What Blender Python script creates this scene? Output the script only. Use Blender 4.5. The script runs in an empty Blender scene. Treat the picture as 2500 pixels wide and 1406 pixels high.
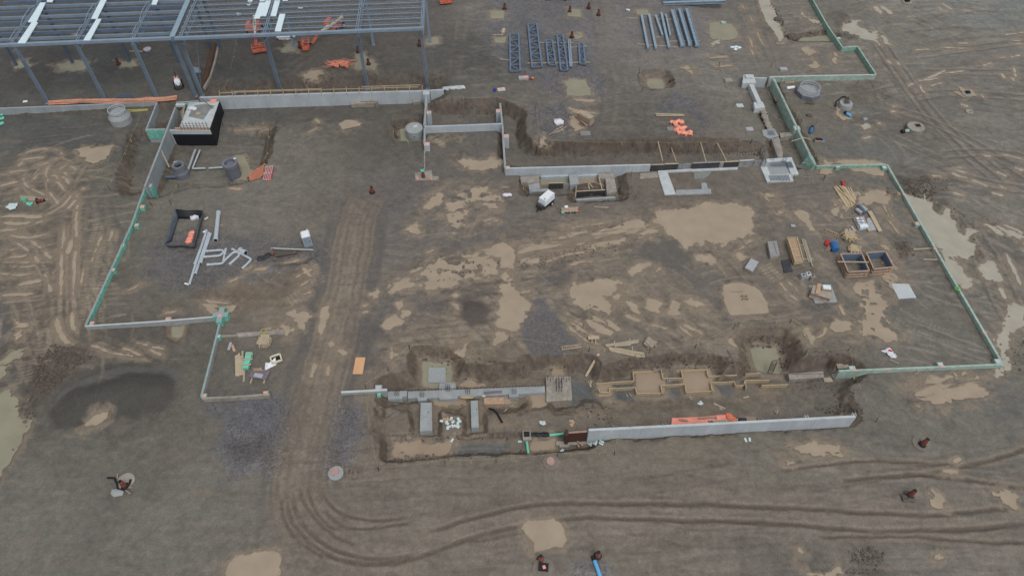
import bpy, bmesh, math, random
import numpy as np
from mathutils import Vector, Matrix
R_=math.radians
random.seed(7)
S=bpy.context.scene
# ---------------------------------------------------------------- camera, sky, sun, exposure
CAMH=76.0; FPX=1776.0; TH=R_(50.8)
cd=bpy.data.cameras.new('camera'); cam=bpy.data.objects.new('camera',cd); S.collection.objects.link(cam)
cam.location=(0,0,CAMH); cam.rotation_euler=(R_(90-50.8),0,0)
cd.sensor_width=36; cd.lens=FPX/2500*36; cd.clip_start=0.5; cd.clip_end=6000
S.camera=cam
wd=bpy.data.worlds.new('World'); S.world=wd; wd.use_nodes=True
nt=wd.node_tree; bg=nt.nodes['Background']
sky=nt.nodes.new('ShaderNodeTexSky'); sky.sky_type='NISHITA'; sky.sun_disc=False
SUN_EL,SUN_AZ=62,150
sky.sun_elevation=R_(SUN_EL); sky.sun_rotation=R_(SUN_AZ); sky.dust_density=4; sky.air_density=1.0; sky.ozone_density=1.0
hs=nt.nodes.new('ShaderNodeHueSaturation'); hs.inputs['Saturation'].default_value=0.22
nt.links.new(sky.outputs[0],hs.inputs['Color']); nt.links.new(hs.outputs[0],bg.inputs[0]); bg.inputs[1].default_value=0.15
sl_=bpy.data.lights.new('sun','SUN'); sl_.energy=0.75; sl_.angle=R_(22); sl_.color=(1.0,0.965,0.92)
sun=bpy.data.objects.new('sun',sl_); S.collection.objects.link(sun)
sun.rotation_euler=(R_(90-SUN_EL),0,R_(180-SUN_AZ)); sun.location=(0,0,120)
S.view_settings.view_transform='Standard'; S.view_settings.look='None'; S.view_settings.gamma=1
S.view_settings.exposure=-0.18
S.cycles.max_bounces=5; S.cycles.diffuse_bounces=3
# ---------------------------------------------------------------- helpers
COL=S.collection
def lin(c):
    c=np.asarray(c,float)/255.
    return np.where(c<=.04045,c/12.92,((c+.055)/1.055)**2.4)
def L3(c): return tuple(float(v) for v in lin(c))+(1.0,)
cF=np.array([0,math.cos(TH),-math.sin(TH)]); cU=np.array([0,math.sin(TH),math.cos(TH)])
def G(px,py,z=0.0):
    "point at height z seen at photo pixel (px,py)"
    d=cF*FPX+np.array([px-1250.,0,0])+cU*(703.-py)
    t=(z-CAMH)/d[2]; return np.array([d[0]*t,d[1]*t,z])
def zat(py,y):
    d=cF*FPX+cU*(703.-py); return CAMH+d[2]*y/d[1]
_tab={}
def vn(x,y,s):
    if s not in _tab: _tab[s]=np.random.default_rng(s).random((256,256)).astype(np.float32)
    T=_tab[s]; xi=np.floor(x); yi=np.floor(y); fx=(x-xi).astype(np.float32); fy=(y-yi).astype(np.float32)
    xi=xi.astype(np.int64)&255; yi=yi.astype(np.int64)&255; x1=(xi+1)&255; y1=(yi+1)&255
    fx=fx*fx*(3-2*fx); fy=fy*fy*(3-2*fy)
    a=T[yi,xi]; b=T[yi,x1]; c=T[y1,xi]; d=T[y1,x1]
    return (a+(b-a)*fx)+((c+(d-c)*fx)-(a+(b-a)*fx))*fy
def fbm(x,y,s,o=4,g=.5):
    r=0;a=1;n=0
    for i in range(o):
        r=r+a*vn(x*2**i+17.3*i,y*2**i+5.1*i,s+i); n+=a; a*=g
    return r/n*2-1
def ss(a,b,x):
    t=np.clip((x-a)/(b-a),0,1); return t*t*(3-2*t)
# ---------------------------------------------------------------- ground grid
D=0.125
core_x=np.arange(-113,113+D/2,D); core_y=np.arange(19,143+D/2,D)
g_=np.cumsum(0.3*1.38**np.arange(26))
xs=np.concatenate([core_x[0]-g_[::-1],core_x,core_x[-1]+g_]); ys=np.concatenate([core_y[0]-g_[::-1],core_y,core_y[-1]+g_])
X,Y=np.meshgrid(xs,ys); X=X.astype(np.float32);Y=Y.astype(np.float32)
NY,NX=X.shape
wx=fbm(X/3.1,Y/3.1,11,4,.6); wy=fbm(X/3.1,Y/3.1,31,4,.6)
nA=fbm(X/9,Y/9,51,4); nB=fbm(X/1.6,Y/1.6,61,4,.6); nC=fbm(X/.55,Y/.55,71,2)
nL=fbm(X/28,Y/28,81,3)
def Wp(poly,z=0.0): return np.array([G(a,b,z)[:2] for a,b in poly])
def slc(P,m):
    a=P.min(0)-m; b=P.max(0)+m
    return slice(max(0,np.searchsorted(ys,a[1])),min(NY,np.searchsorted(ys,b[1])+1)),slice(max(0,np.searchsorted(xs,a[0])),min(NX,np.searchsorted(xs,b[0])+1))
def sdp(P,m=3.0,warp=0.0):
    "signed distance (metres, negative inside) to world polygon P on a window of the grid"
    s=slc(P,m+warp); x=X[s]+wx[s]*warp; y=Y[s]+wy[s]*warp
    d2=np.full(x.shape,1e9,np.float32); ins=np.zeros(x.shape,bool)
    n=len(P)
    for i in range(n):
        ax,ay=P[i]; bx,by=P[(i+1)%n]; ex,ey=bx-ax,by-ay
        t=np.clip(((x-ax)*ex+(y-ay)*ey)/(ex*ex+ey*ey+1e-9),0,1)
        d2=np.minimum(d2,(x-ax-t*ex)**2+(y-ay-t*ey)**2)
        if ay!=by:
            c=((ay>y)!=(by>y))&(x<(bx-ax)*(y-ay)/(by-ay)+ax); ins^=c
    d=np.sqrt(d2); return s,np.where(ins,-d,d)
def dline(P,m=3.0,warp=0.0):
    s=slc(P,m+warp); x=X[s]+wx[s]*warp; y=Y[s]+wy[s]*warp
    d2=np.full(x.shape,1e9,np.float32); tt=np.zeros(x.shape,np.float32)
    Ls=np.hypot(*np.diff(P,axis=0).T); cum=np.concatenate([[0],np.cumsum(Ls)])
    for i in range(len(P)-1):
        ax,ay=P[i]; ex,ey=P[i+1]-P[i]
        t=np.clip(((x-ax)*ex+(y-ay)*ey)/(ex*ex+ey*ey+1e-9),0,1)
        d=(x-ax-t*ex)**2+(y-ay-t*ey)**2; k=d<d2
        d2=np.where(k,d,d2); tt=np.where(k,(cum[i]+t*Ls[i])/cum[-1],tt)
    return s,np.sqrt(d2),tt
def smooth(P,n=3):
    "Chaikin"
    P=np.array(P,float)
    for _ in range(n):
        q=.75*P[:-1]+.25*P[1:]; r=.25*P[:-1]+.75*P[1:]
        P=np.concatenate([P[:1],np.stack([q,r],1).reshape(-1,2),P[-1:]])
    return P
# ---- macro heights: (pixel polygon of the floor, floor z, slope width, warp)
Hm=np.zeros_like(X)
def level(poly,z,slope,warp=.3,zp=None):
    s,d=sdp(Wp(poly,z if zp is None else zp),slope+.8,warp); d=d+.22*nB[s]*min(1,slope)+.06*nC[s]; w=(1-np.clip(d/slope,0,1)) if slope<=2.2 else 1-ss(0,slope,d); Hm[s]=Hm[s]*(1-w)+z*w
PLAT=1.1
level([(-900,-500),(2600,-500),(2300,0),(2300,200),(2300,345),(1868,352),(1700,350),(1500,343),(1310,348),(1255,300),(1200,262),(1100,252),(1045,240),(1043,224),(485,239),(440,247),(-900,287)],PLAT,1.0,.25)
_a=G(1640,0,PLAT); _b=G(1745,345,PLAT); _n=np.array([_b[1]-_a[1],-(_b[0]-_a[0])]); _n=_n/np.hypot(*_n); _n=_n*np.sign(_n[0])
Hm*=1-ss(0,9,(X-_a[0])*_n[0]+(Y-_a[1])*_n[1])
level([(1440,1000),(1700,985),(2020,955),(2030,1019),(1760,1034),(1437,1052),(1250,1062),(940,1066),(945,985),(1250,992)],-.75,1.6,.5)
level([(1460,985),(1700,975),(2020,950),(2040,1015),(1760,1032),(1440,1048)],-1.2,2.6,.7)
level([(1282,430),(1505,423),(1512,488),(1402,492),(1398,474),(1286,474)],-.95,1.3,.3)
PITS=[
 ([(396,480),(415,440),(440,345),(545,290),(600,300),(640,345),(628,400),(612,440),(560,452),(470,458)],-2.2,3.2,.6),
 ([(545,288),(545,262),(900,244),(1030,238),(1030,246),(900,256),(720,268)],-1.1,6,.5),
 ([(330,430),(352,345),(372,335),(398,335),(372,420),(350,460),(330,470)],-1.3,3,.5),
 ([(968,312),(1035,308),(1034,340),(975,345)],-1.1,.7,.2),
 ([(1050,288),(1110,286),(1180,283),(1218,284),(1224,303),(1045,309)],-1.0,2.4,.6),
 ([(1236,285),(1262,300),(1262,360),(1300,384),(1590,376),(1850,374),(1860,396),(1600,405),(1236,407)],-.9,1.5,.5),
 ([(1838,212),(1875,212),(1935,330),(1962,380),(1975,405),(1930,412),(1880,398),(1892,345)],-.9,1.5,.5),
 ([(1312,434),(1390,430),(1390,455),(1318,457)],-1.1,.5,.1),([(1408,430),(1470,426),(1482,465),(1406,476)],-1.1,.5,.1),
 ([(950,952),(1026,947),(1031,888),(1100,888),(1106,932),(1288,928),(1290,908),(1345,905),(1440,910),(1452,940),(1530,915),(1620,905),(1742,903),(1748,935),(1832,915),(1910,916),(2055,908),(2060,922),(1960,946),(1900,962),(1745,968),(1400,990),(1290,1000),(1240,992),(1050,990),(950,975)],-1.5,1.7,.5),
 ([(1836,858),(1895,854),(1906,905),(1846,905)],-1.9,2.9,.5),
 ([(945,1082),(1285,1068),(1352,1072),(1440,1072),(1440,1090),(1356,1102),(1100,1112),(945,1122)],-1.2,.8,.3),
 ([(1010,985),(1068,985),(1070,1060),(1012,1066)],-1.2,.6,.2),([(1138,978),(1178,978),(1180,1055),(1140,1060)],-1.2,.6,.2),
 ([(1430,985),(1452,985),(1490,1065),(1450,1070)],-1.0,1.0,.4),([(1290,995),(1335,993),(1340,1040),(1300,1065)],-.6,1.2,.4),
 ([(1580,197),(1618,195),(1622,214),(1588,216)],.1,1.9,.4),
 ([(1848,-60),(1870,-20),(1897,40),(1914,95),(1903,102),(1868,50),(1840,-20)],0.0,1.0,.4),([(1940,101),(1970,93),(2025,89),(2036,93),(2030,103),(1985,102)],-.6,1.0,.3),
 ([(418,800),(452,797),(448,818),(433,828),(420,820)],-.5,.8,.2),
 ([(2055,918),(2080,905),(2000,925)],-1.0,1.5,.4),
 ([(690,612),(760,625),(740,640),(680,632)],-.4,1.,.3),
]
for p,z,sw,w in PITS: level(p,z,sw,w)
Hs=Hm.copy()                                              # slope source for bank soil
MOUNDS=[((195,985),2.6,.8),((262,965),3.0,1.1),((340,950),3.0,1.0),((398,950),2.4,.6),((1155,762),2.3,.55),((2243,466),2.2,.6),((2270,488),1.5,.4),((2300,512),1.0,.35),((2212,607),2.0,.35),((2380,620),1.8,.25),((1440,452),1.7,.9),((180,900),4,.4),((130,930),3.5,.4),((220,870),4,.35),((560,1060),3,.1),
 ((2170,470),1.6,.3),((2080,90),2.5,.5),((2050,40),2.2,.35),((1660,248),3.5,.3),((1900,830),2.2,.2),((2120,215),3.2,.2),((150,960),3,.3)]
for (a,b),r,h in MOUNDS:
    c=G(a,b,0)[:2]; s=slc(np.array([c,c]),r*2.2); d=np.hypot(X[s]+wx[s]*.5-c[0],Y[s]+wy[s]*.5-c[1]); Hm[s]+=h*np.exp(-(d/r)**2*1.3)
H=Hm+nL*.06+nA*.05+nB*.035+nC*.022
# ---------------------------------------------------------------- ground colour: regional tints
CP=[(60,180,72,70,69),(250,170,73,74,73),(620,200,78,78,78),(800,190,86,82,78),(1150,165,79,79,77),(1200,250,98,94,89),(1500,100,111,107,105),(1700,160,106,102,99),(2000,130,109,103,97),(2300,100,113,110,105),(2450,50,112,115,114),(2300,300,105,101,96),(2430,331,112,112,106),(100,330,84,84,82),(250,330,89,87,82),(60,450,96,91,84),(310,592,98,95,89),(560,500,108,103,98),(740,402,108,103,97),(930,340,88,84,79),(1100,350,97,92,87),(1400,240,102,98,95),(1560,320,89,85,81),(2000,290,103,98,90),(2110,331,100,100,98),(640,480,108,103,98),(930,546,110,104,99),(1000,450,99,94,91),(1350,560,107,100,95),(1600,450,104,96,89),(1950,480,106,99,93),(2100,600,106,101,96),(2300,800,100,98,92),(2450,400,109,105,99),(300,730,100,95,88),(600,715,116,108,98),(860,641,118,110,101),(950,780,99,94,92),(1100,820,117,106,96),(1350,700,106,99,93),(1640,692,116,108,98),(1900,800,106,98,90),(100,900,86,81,75),(300,850,86,82,77),(300,960,75,72,68),(450,900,94,90,84),(600,940,99,95,89),(780,950,113,104,94),(200,1150,99,96,90),(100,1300,105,103,97),(500,1250,106,102,96),(900,1000,112,103,93),(1000,1250,111,104,96),(1500,1200,113,105,97),(1900,1150,109,104,96),(2300,1050,105,102,96),(2000,1350,109,105,99),(2400,1300,109,106,100),(1700,980,109,100,90),(1150,900,112,102,90),(1250,30,105,101,98),(200,30,80,78,76)]
cx=np.array([G(a,b)[:2] for a,b,*_ in CP]); cc=lin(np.array([c[2:] for c in CP])*np.array([.995,1.0,.982]))
st=8
xc,yc=X[::st,::st],Y[::st,::st]
num=np.zeros(xc.shape+(3,));den=np.zeros(xc.shape)
for p,c in zip(cx,cc):
    w=1/(((xc-p[0])**2+(yc-p[1])**2)+9)**1.6; num+=w[...,None]*c; den+=w
coarse=num/den[...,None]
iy=np.arange(NY)/st; ix=np.arange(NX)/st
y0=np.minimum(iy.astype(int),coarse.shape[0]-2); x0=np.minimum(ix.astype(int),coarse.shape[1]-2)
fy=np.clip(iy-y0,0,1)[:,None,None]; fx=np.clip(ix-x0,0,1)[None,:,None]
C=((coarse[y0][:,x0]*(1-fx)+coarse[y0][:,x0+1]*fx)*(1-fy)+(coarse[y0+1][:,x0]*(1-fx)+coarse[y0+1][:,x0+1]*fx)*fy).astype(np.float32)
GR=np.zeros_like(X)                                       # gravel amount
WET=np.zeros_like(X)                                      # smooth wet silt
def paint(poly,col,amt=.8,soft=.8,warp=1.2,gr=0,wet=0,nz=.5):
    s,d=sdp(Wp(poly),soft+1,warp); m=(1-ss(-soft,soft,d+nB[s]*nz*soft))*amt
    if col is not None: C[s]=C[s]*(1-m[...,None])+lin(col).astype(np.float32)*m[...,None]
    if gr: GR[s]=np.maximum(GR[s],m/amt*gr)
    if wet: WET[s]=np.maximum(WET[s],m*wet)
def stroke(line,w,col,amt=.6,soft=.4,warp=.3,off=(0,),dep=0.0,nz=.4,z=0.0,wet=0,gr=0,tread=0,solid=0):
    P=smooth(Wp(line,z))
    for o in off:
        Q=P
        if o:
            t=np.gradient(P,axis=0); n=np.stack([-t[:,1],t[:,0]],1)/np.hypot(*t.T)[:,None]; Q=P+n*o
        s,d,t=dline(Q,w+soft+.5,warp); m=(1-ss(w/2-soft/2,w/2+soft,d+nB[s]*nz*soft))*amt*ss(0,.06,t)*ss(0,.06,1-t)
        m=m*(np.clip(.85+nB[s]*.7+nC[s]*.55,0.12,1) if solid else np.clip(.75+nA[s]*.9,0.15,1))
        if tread: m=m*(.25+.75*ss(-.3,.3,np.sin(t*np.hypot(*np.diff(Q,axis=0).T).sum()*2*math.pi/tread)))
        if col is not None: C[s]=C[s]*(1-m[...,None])+lin(col).astype(np.float32)*m[...,None]
        if dep: H[s]-=m*dep/amt
        if wet: WET[s]=np.maximum(WET[s],m*wet)
        if gr: GR[s]=np.maximum(GR[s],m*gr)
MUD,TAN,DK,GY,GV=(104,95,86),(134,121,104),(84,79,76),(94,92,92),(92,92,97)
# pale silt smeared by wheels
def smear(poly,amt,ang,su,sv,bias,col=(136,124,107)):
    s,d=sdp(Wp(poly),3,1.5); a=R_(ang); u=X[s]*math.cos(a)+Y[s]*math.sin(a)+wx[s]*.6; v=-X[s]*math.sin(a)+Y[s]*math.cos(a)+wy[s]*.5
    m=(1-ss(-2.5,1.5,d))*np.clip((fbm(u/su,v/sv,211,5,.65)+bias)*3.2,0,1)*amt
    C[s]=C[s]*(1-m[...,None])+lin(col).astype(np.float32)*m[...,None]
smear([(930,720),(1000,660),(1250,560),(1650,500),(1870,520),(1850,620),(1500,640),(1250,830),(950,880)],.85,12,4,.9,.05)
smear([(880,850),(960,760),(1400,680),(1700,700),(1860,780),(1750,860),(1400,850),(1000,930),(880,900)],.75,-25,3,1.0,.0)
smear([(980,560),(1000,440),(1240,440),(1240,600),(1000,620)],.7,50,3,1.0,.05)
smear([(1880,520),(2090,440),(2200,520),(2260,780),(2200,860),(2030,840),(1900,800)],.7,-60,3,1.0,.0)
smear([(2180,420),(2560,380),(2560,900),(2440,930),(2300,640)],.65,-40,4,.9,.0,(140,133,121))
smear([(1900,0),(2560,-20),(2560,420),(2100,330),(1900,150)],.55,8,5,.7,-.05,(138,132,122))
smear([(-40,380),(230,350),(240,540),(200,860),(60,850),(-40,900)],.75,25,4,.9,.0,(132,121,105))
smear([(-40,540),(230,560),(200,760),(-40,740)],.7,5,5,.6,.05,(132,121,105))
smear([(470,720),(620,690),(790,640),(770,800),(640,820),(480,770)],.7,18,3,1,.0,(128,115,99))
smear([(1000,940),(1500,900),(1900,910),(1900,980),(1400,1050),(1000,1060)],.6,2,2.5,1.2,-.05,(130,115,97))
smear([(2180,940),(2420,900),(2450,1010),(2200,1020)],.8,14,4,.7,.05)
smear([(1850,1060),(2100,1050),(2120,1150),(1880,1170)],.6,-12,4,.8,.0)
smear([(1100,20),(1900,0),(1850,340),(1250,340),(1100,200)],.35,5,4,1,-.08,(132,125,116))
smear([(500,1300),(2500,1300),(2500,1420),(500,1420)],.35,4,4,1,-.08,(130,123,111))
# gravel beds and dark or pale earth
paint([(480,978),(700,968),(712,990),(695,1060),(690,1150),(640,1185),(560,1160),(520,1110),(530,1060),(560,1010),(500,995)],GV,.9,1.6,2.5,gr=1)
paint([(795,985),(850,965),(885,985),(870,1080),(850,1130),(790,1165),(765,1150),(785,1060)],GV,.9,1.2,1.6,gr=1)
paint([(560,1085),(600,1070),(645,1080),(640,1115),(590,1125)],(79,77,76),.85,1.2,1)
paint([(370,600),(470,565),(640,580),(840,590),(825,640),(720,665),(600,690),(520,712),(420,715),(365,680)],(88,87,88),.8,1.5,2,gr=.7)
paint([(1285,738),(1325,722),(1345,760),(1402,835),(1380,868),(1290,862),(1275,800)],(92,91,95),.9,.6,.8,gr=.6)
paint([(1135,740),(1175,735),(1195,760),(1180,790),(1145,795),(1125,775)],(80,74,71),.95,.5,.5)
paint([(1180,-20),(1450,-20),(1455,190),(1330,200),(1230,185),(1190,80)],(97,97,101),.7,2,2,gr=.5)
paint([(1330,190),(1440,170),(1490,230),(1460,265),(1350,260),(1320,230)],(95,94,97),.8,1.5,1.5,gr=.9)
paint([(1290,275),(1400,270),(1410,330),(1310,345)],(90,89,92),.8,1.2,1.5,gr=.9)
paint([(1600,265),(1650,245),(1700,260),(1730,310),(1720,340),(1700,300),(1650,275),(1610,290)],(86,86,90),.85,1,1.2,gr=.6)
paint([(1480,20),(1740,10),(1760,120),(1660,160),(1560,130)],(102,100,101),.6,2,2,gr=.3)
paint([(1395,1372),(1430,1362),(1480,1368),(1500,1420),(1400,1420)],(104,104,106),.8,.8,1,gr=1)
paint([(1545,595),(1640,578),(1690,605),(1690,645),(1630,662),(1560,632)],(90,87,84),.85,1.2,1.5)
paint([(1590,650),(1680,640),(1770,690),(1775,760),(1720,730)],(93,90,86),.7,1.5,2)
paint([(1310,665),(1400,660),(1400,695),(1330,700)],(90,86,83),.8,1,1)
paint([(1740,700),(1770,680),(1860,690),(1890,760),(1880,785),(1770,785)],(88,84,79),.7,1,1)
paint([(2140,690),(2230,680),(2260,740),(2200,765),(2150,750)],(94,92,88),.75,1.2,1)
paint([(1960,720),(2070,740),(2080,775),(2000,790),(1950,760)],(92,89,85),.75,1.2,1)
paint([(1340,405),(1500,500),(1560,470),(1480,420)],(98,92,87),.4,2,2)
paint([(900,560),(960,440),(1010,420),(1060,470),(1000,560),(940,640)],(98,94,92),.6,2,2)
paint([(870,820),(940,760),(1080,720),(1200,700),(1200,730),(1040,770),(940,830),(880,900)],(92,88,86),.8,1.3,1.6)
paint([(900,640),(960,600),(1100,560),(1300,545),(1280,580),(1060,620),(960,660)],(98,93,90),.6,1.5,2)
paint([(40,840),(150,850),(230,880),(170,940),(90,1010),(60,960)],(80,74,67),.8,1.2,1.5)
paint([(120,1010),(180,940),(300,890),(420,900),(440,960),(380,1010),(300,1030),(140,1050)],(72,70,66),.95,.9,1.0); paint([(130,1000),(180,945),(290,905),(420,905),(440,925),(380,925),(300,925),(200,965),(150,1010)],(96,93,88),.6,.5,.6)
paint([(-50,640),(30,760),(20,840),(-60,860)],(82,84,86),.7,1,1.)
paint([(20,915),(60,880),(50,960),(0,960)],(92,92,90),.7,1,1)
paint([(470,710),(620,690),(760,650),(740,720),(620,760),(500,760)],(98,86,75),.7,1.2,1.6)
paint([(0,400),(180,370),(230,480),(210,860),(120,870),(0,760)],(98,91,82),.45,3,2,wet=.3)
paint([(2250,120),(2560,60),(2560,480),(2330,420)],(110,107,102),.5,4,3)
paint([(2180,425),(2290,430),(2330,520),(2280,520),(2240,490),(2195,470)],(82,77,71),.8,.7,1)
paint([(2055,25),(2110,90),(2060,110),(2020,40)],(84,79,73),.7,1,1)
paint([(2050,210),(2160,195),(2180,245),(2080,255)],(92,86,79),.7,1.2,1.3)
paint([(2080,270),(2240,290),(2320,400),(2200,370),(2080,300)],(94,89,82),.5,1.5,2)
paint([(2185,595),(2215,588),(2230,620),(2195,630)],(82,76,69),.85,.7,.8)
paint([(2300,935),(2440,930),(2560,980),(2480,1060),(2330,1010)],(92,92,90),.6,2,2)
paint([(1960,1040),(2150,1035),(2250,1080),(2080,1095)],(92,90,85),.6,1.5,1.5)
paint([(2200,960),(2260,940),(2290,1000),(2220,1010)],(90,87,82),.6,1,1)
paint([(1780,1330),(2140,1340),(2160,1420),(1780,1420)],(94,88,80),.5,2,2)
paint([(2080,1350),(2140,1340),(2150,1420),(2070,1420)],(80,75,68),.6,1,1.5)
paint([(1985,905),(2050,915),(2050,1000),(2010,1000)],(88,84,80),.6,.8,1)
paint([(50,330),(180,300),(280,330),(250,360),(40,400)],(73,73,72),.6,2,2)
paint([(0,290),(270,270),(330,360),(120,370)],(76,76,74),.5,2,2)
paint([(530,60),(620,100),(620,200),(500,215),(490,140)],(74,72,70),.5,1.5,1)
paint([(540,140),(500,210),(480,215),(520,130)],(80,70,66),.6,.6,.6,gr=.6)
# the excavation floors keep paler trampled clay, dark stone beds between them
for q in [[(1380,905),(1440,915),(1455,960),(1400,975)],[(1500,925),(1555,915),(1550,965),(1500,960)],[(1618,905),(1665,905),(1660,960),(1625,955)],[(1735,915),(1790,920),(1800,950),(1745,955)],[(1100,1078),(1180,1072),(1240,1070),(1240,1095),(1200,1110),(1110,1108)]]:
    paint(q,(86,90,92),.85,.35,.4,gr=.4)
# haul road and wheel tracks
RD=[(900,470),(872,530),(858,620),(835,750),(795,900),(755,1040),(722,1170),(735,1250),(790,1310),(880,1345),(1000,1345),(1200,1305),(1400,1265),(1700,1245),(2000,1262),(2250,1262),(2540,1220)]
stroke(RD,5.6,(116,108,98),.6,1.4,1.0)
stroke([(790,900),(755,1040),(722,1170)],6.5,(120,112,101),.6,1.4,.8)
stroke([(880,480),(850,560),(830,700)],4,(108,100,92),.5,1,.6)
for o,c,a in [(-2.3,(90,81,72),.7),(-1.6,(96,87,78),.6),(-.7,(95,86,77),.6),(.2,(118,107,95),.4),(.7,(97,88,79),.55),(1.6,(94,85,76),.6),(2.4,(90,81,72),.7)]:
    stroke(RD[5:10],.34,c,a*.8,.2,.2,(o,),.03)
    stroke(RD[0:7],.4,c,a*.65,.3,.2,(o*.9,),.03)
FG_T=[[(702,1185),(700,1254),(729,1297),(772,1338),(830,1367),(902,1378),(974,1373),(1047,1352),(1133,1315),(1249,1286),(1420,1260),(1484,1262),(1658,1269),(1880,1274)],[(714,1202),(720,1254),(752,1295),(801,1332),(873,1361),(945,1367),(1030,1350)],[(729,1185),(743,1237),(781,1277),(816,1306),(870,1330)],[(749,1185),(758,1231),(784,1266),(820,1295)],[(781,1199),(810,1240),(850,1257),(902,1269),(989,1266)],[(787,1240),(830,1280),(873,1289),(931,1286),(1000,1275)],[(1010,1310),(1075,1289),(1162,1260),(1249,1240),(1364,1225),(1509,1227),(1733,1229),(1880,1239),(1945,1240),(2098,1251),(2242,1257),(2358,1251),(2520,1230)],[(1780,1269),(1982,1286),(2155,1297),(2329,1292),(2520,1278)],[(2050,1175),(2155,1165),(2329,1147),(2520,1094)],[(2200,1152),(2257,1159),(2358,1170),(2520,1194)],[(1900,1150),(1982,1136),(2127,1123),(2271,1127),(2360,1140)],[(1100,1330),(1250,1300),(1420,1285)],[(1990,1310),(2200,1305),(2400,1320),(2520,1325)],[(690,1210),(688,1260),(720,1312),(790,1362)]]
for q,ln in enumerate(FG_T):
    w_=.5 if q in (0,6,7,8,9) else .34
    stroke(ln,w_,(92,84,75),.85,.25,.25,(0,),.05); stroke(ln,w_*.5,(80,72,64),.6,.2,.3,(0,),.03); stroke(ln,.35,(124,115,103),.5,.25,.3,(w_*.9,-w_*.9),-.02)
for ln in [[(150,500),(160,600),(145,740),(160,830),(230,850)],[(190,500),(178,640),(180,800),(210,850),(300,860)],[(230,480),(250,600),(215,760)],[(330,850),(400,860),(440,890)],[(220,860),(330,870),(420,900)],[(950,640),(1200,640),(1400,590),(1600,540)],[(1000,740),(1150,710),(1300,690)],[(900,900),(980,830),(1100,790)],[(2150,90),(2200,220),(2290,330),(2400,420)],[(2100,250),(2250,290),(2350,350),(2520,400)],[(2250,180),(2400,160),(2560,170)],[(2200,120),(2350,100),(2560,90)],[(2300,240),(2420,220),(2560,235)],[(2250,620),(2330,720),(2420,830),(2480,930)],[(2390,580),(2440,680),(2500,760)],[(1120,60),(1110,140),(1100,200)],[(1480,160),(1520,240),(1500,320)],[(1450,0),(1470,150),(1490,300),(1430,340)],[(1800,0),(1840,90),(1860,150)],[(700,200),(760,150),(860,110)]]:
    stroke(ln,.5,(92,85,78),.5,.4,.3,(-.95,.95),.04)
    stroke(ln,.35,(120,112,101),.35,.4,.4,(-.2,1.5),0)
rg=np.random.default_rng(5)
for i in range(230):                                       # random wheel marks all over the churned right-hand field
    a,b=rg.uniform(2150,2600),rg.uniform(-40,560); an=rg.uniform(-.35,.5); l=rg.uniform(60,220)
    stroke([(a,b),(a+l*.5,b+l*.5*an+rg.uniform(-8,8)),(a+l,b+l*an)],rg.uniform(.25,.6),(92,86,80) if i%3 else (126,121,112),rg.uniform(.3,.6),.35,.5)
for i in range(320):
    a,b=rg.uniform(0,2500),rg.uniform(300,1400); an=rg.uniform(-.25,.2); l=rg.uniform(50,170)
    stroke([(a,b),(a+l*.5,b+l*.5*an+rg.uniform(-6,6)),(a+l,b+l*an)],rg.uniform(.15,.4),[(94,88,81),(120,111,100),(88,84,80)][i%3],rg.uniform(.25,.5),.25,.5)
stroke(RD[:9],4.6,(121,112,100),.75,1.0,.6)
for o in (-1.9,-1.2,-.3,.5,1.3,2.0): stroke(RD[:9],.3,(104,95,86),.5,.25,.5,(o,),.02)
stroke(RD[2:8],.6,(127,118,105),.4,.4,.6,(-.75,.95),0)
# haul road shoulders
stroke(RD[:7],1.2,(88,85,83),.6,.6,.7,(-3.6,3.7),0)
stroke(RD[6:],.8,(94,88,80),.45,.5,.5,(-3.2,3.2),0)
TL=(140,128,111)
for ln in [[(275,560),(250,620),(232,680),(222,740)],[(240,540),(222,610),(205,690)],[(215,700),(208,740),(205,790)],[(240,700),(232,760),(228,800)],[(105,800),(100,860),(80,900)],[(128,790),(118,850),(95,900)],[(140,600),(138,680)],[(760,700),(700,735)],[(745,640),(775,700)],[(60,880),(50,940)],[(2205,520),(2230,580)],[(1860,650),(1900,690)]]:
    stroke(ln,.75,TL,.75,.2,.15,(-.2,.9),.02,tread=.55)
rq=np.random.default_rng(12)
def ruts(n,x0,x1,y0,y1,a0,a1,l0,l1,cols,amt=(.3,.6),w=(.16,.34),pair=True):
    for i in range(n):
        a,b=rq.uniform(x0,x1),rq.uniform(y0,y1); an=rq.uniform(a0,a1); l=rq.uniform(l0,l1); cv=rq.uniform(-.12,.12)*l
        dx,dy=math.cos(an)*l,math.sin(an)*l*.75
        stroke([(a,b),(a+dx*.5-cv*math.sin(an),b+dy*.5+cv*math.cos(an)*.7),(a+dx,b+dy)],rq.uniform(*w),cols[i%len(cols)],rq.uniform(*amt),.16,.25,(-.9,.9) if pair and i%3 else (0,),.02,tread=.5 if i%5==0 else 0)
DKL=[(88,80,72),(126,116,103),(84,77,70),(134,123,108),(94,86,78)]
ruts(120,900,2100,440,860,-.35,.15,60,260,DKL)
ruts(70,950,2200,560,860,.4,1.1,60,200,DKL)
ruts(160,2100,2600,-20,900,-.5,.6,60,280,[(90,84,78),(132,126,117),(86,81,75)])
ruts(90,-50,240,380,880,-.5,.3,60,180,[(90,83,75),(136,125,109)])
ruts(60,-20,330,480,880,1.2,1.9,60,220,[(90,83,75),(136,125,109)])
ruts(150,600,2560,1110,1420,-.25,.18,100,420,[(96,88,80),(124,115,104),(90,84,77)],(.25,.5))
ruts(60,450,1000,300,740,-.9,.9,60,200,[(96,90,84),(116,109,101)],(.25,.45))
ruts(70,1080,1850,10,340,-.6,1.6,50,180,[(92,88,84),(118,112,106)],(.25,.45))
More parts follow.
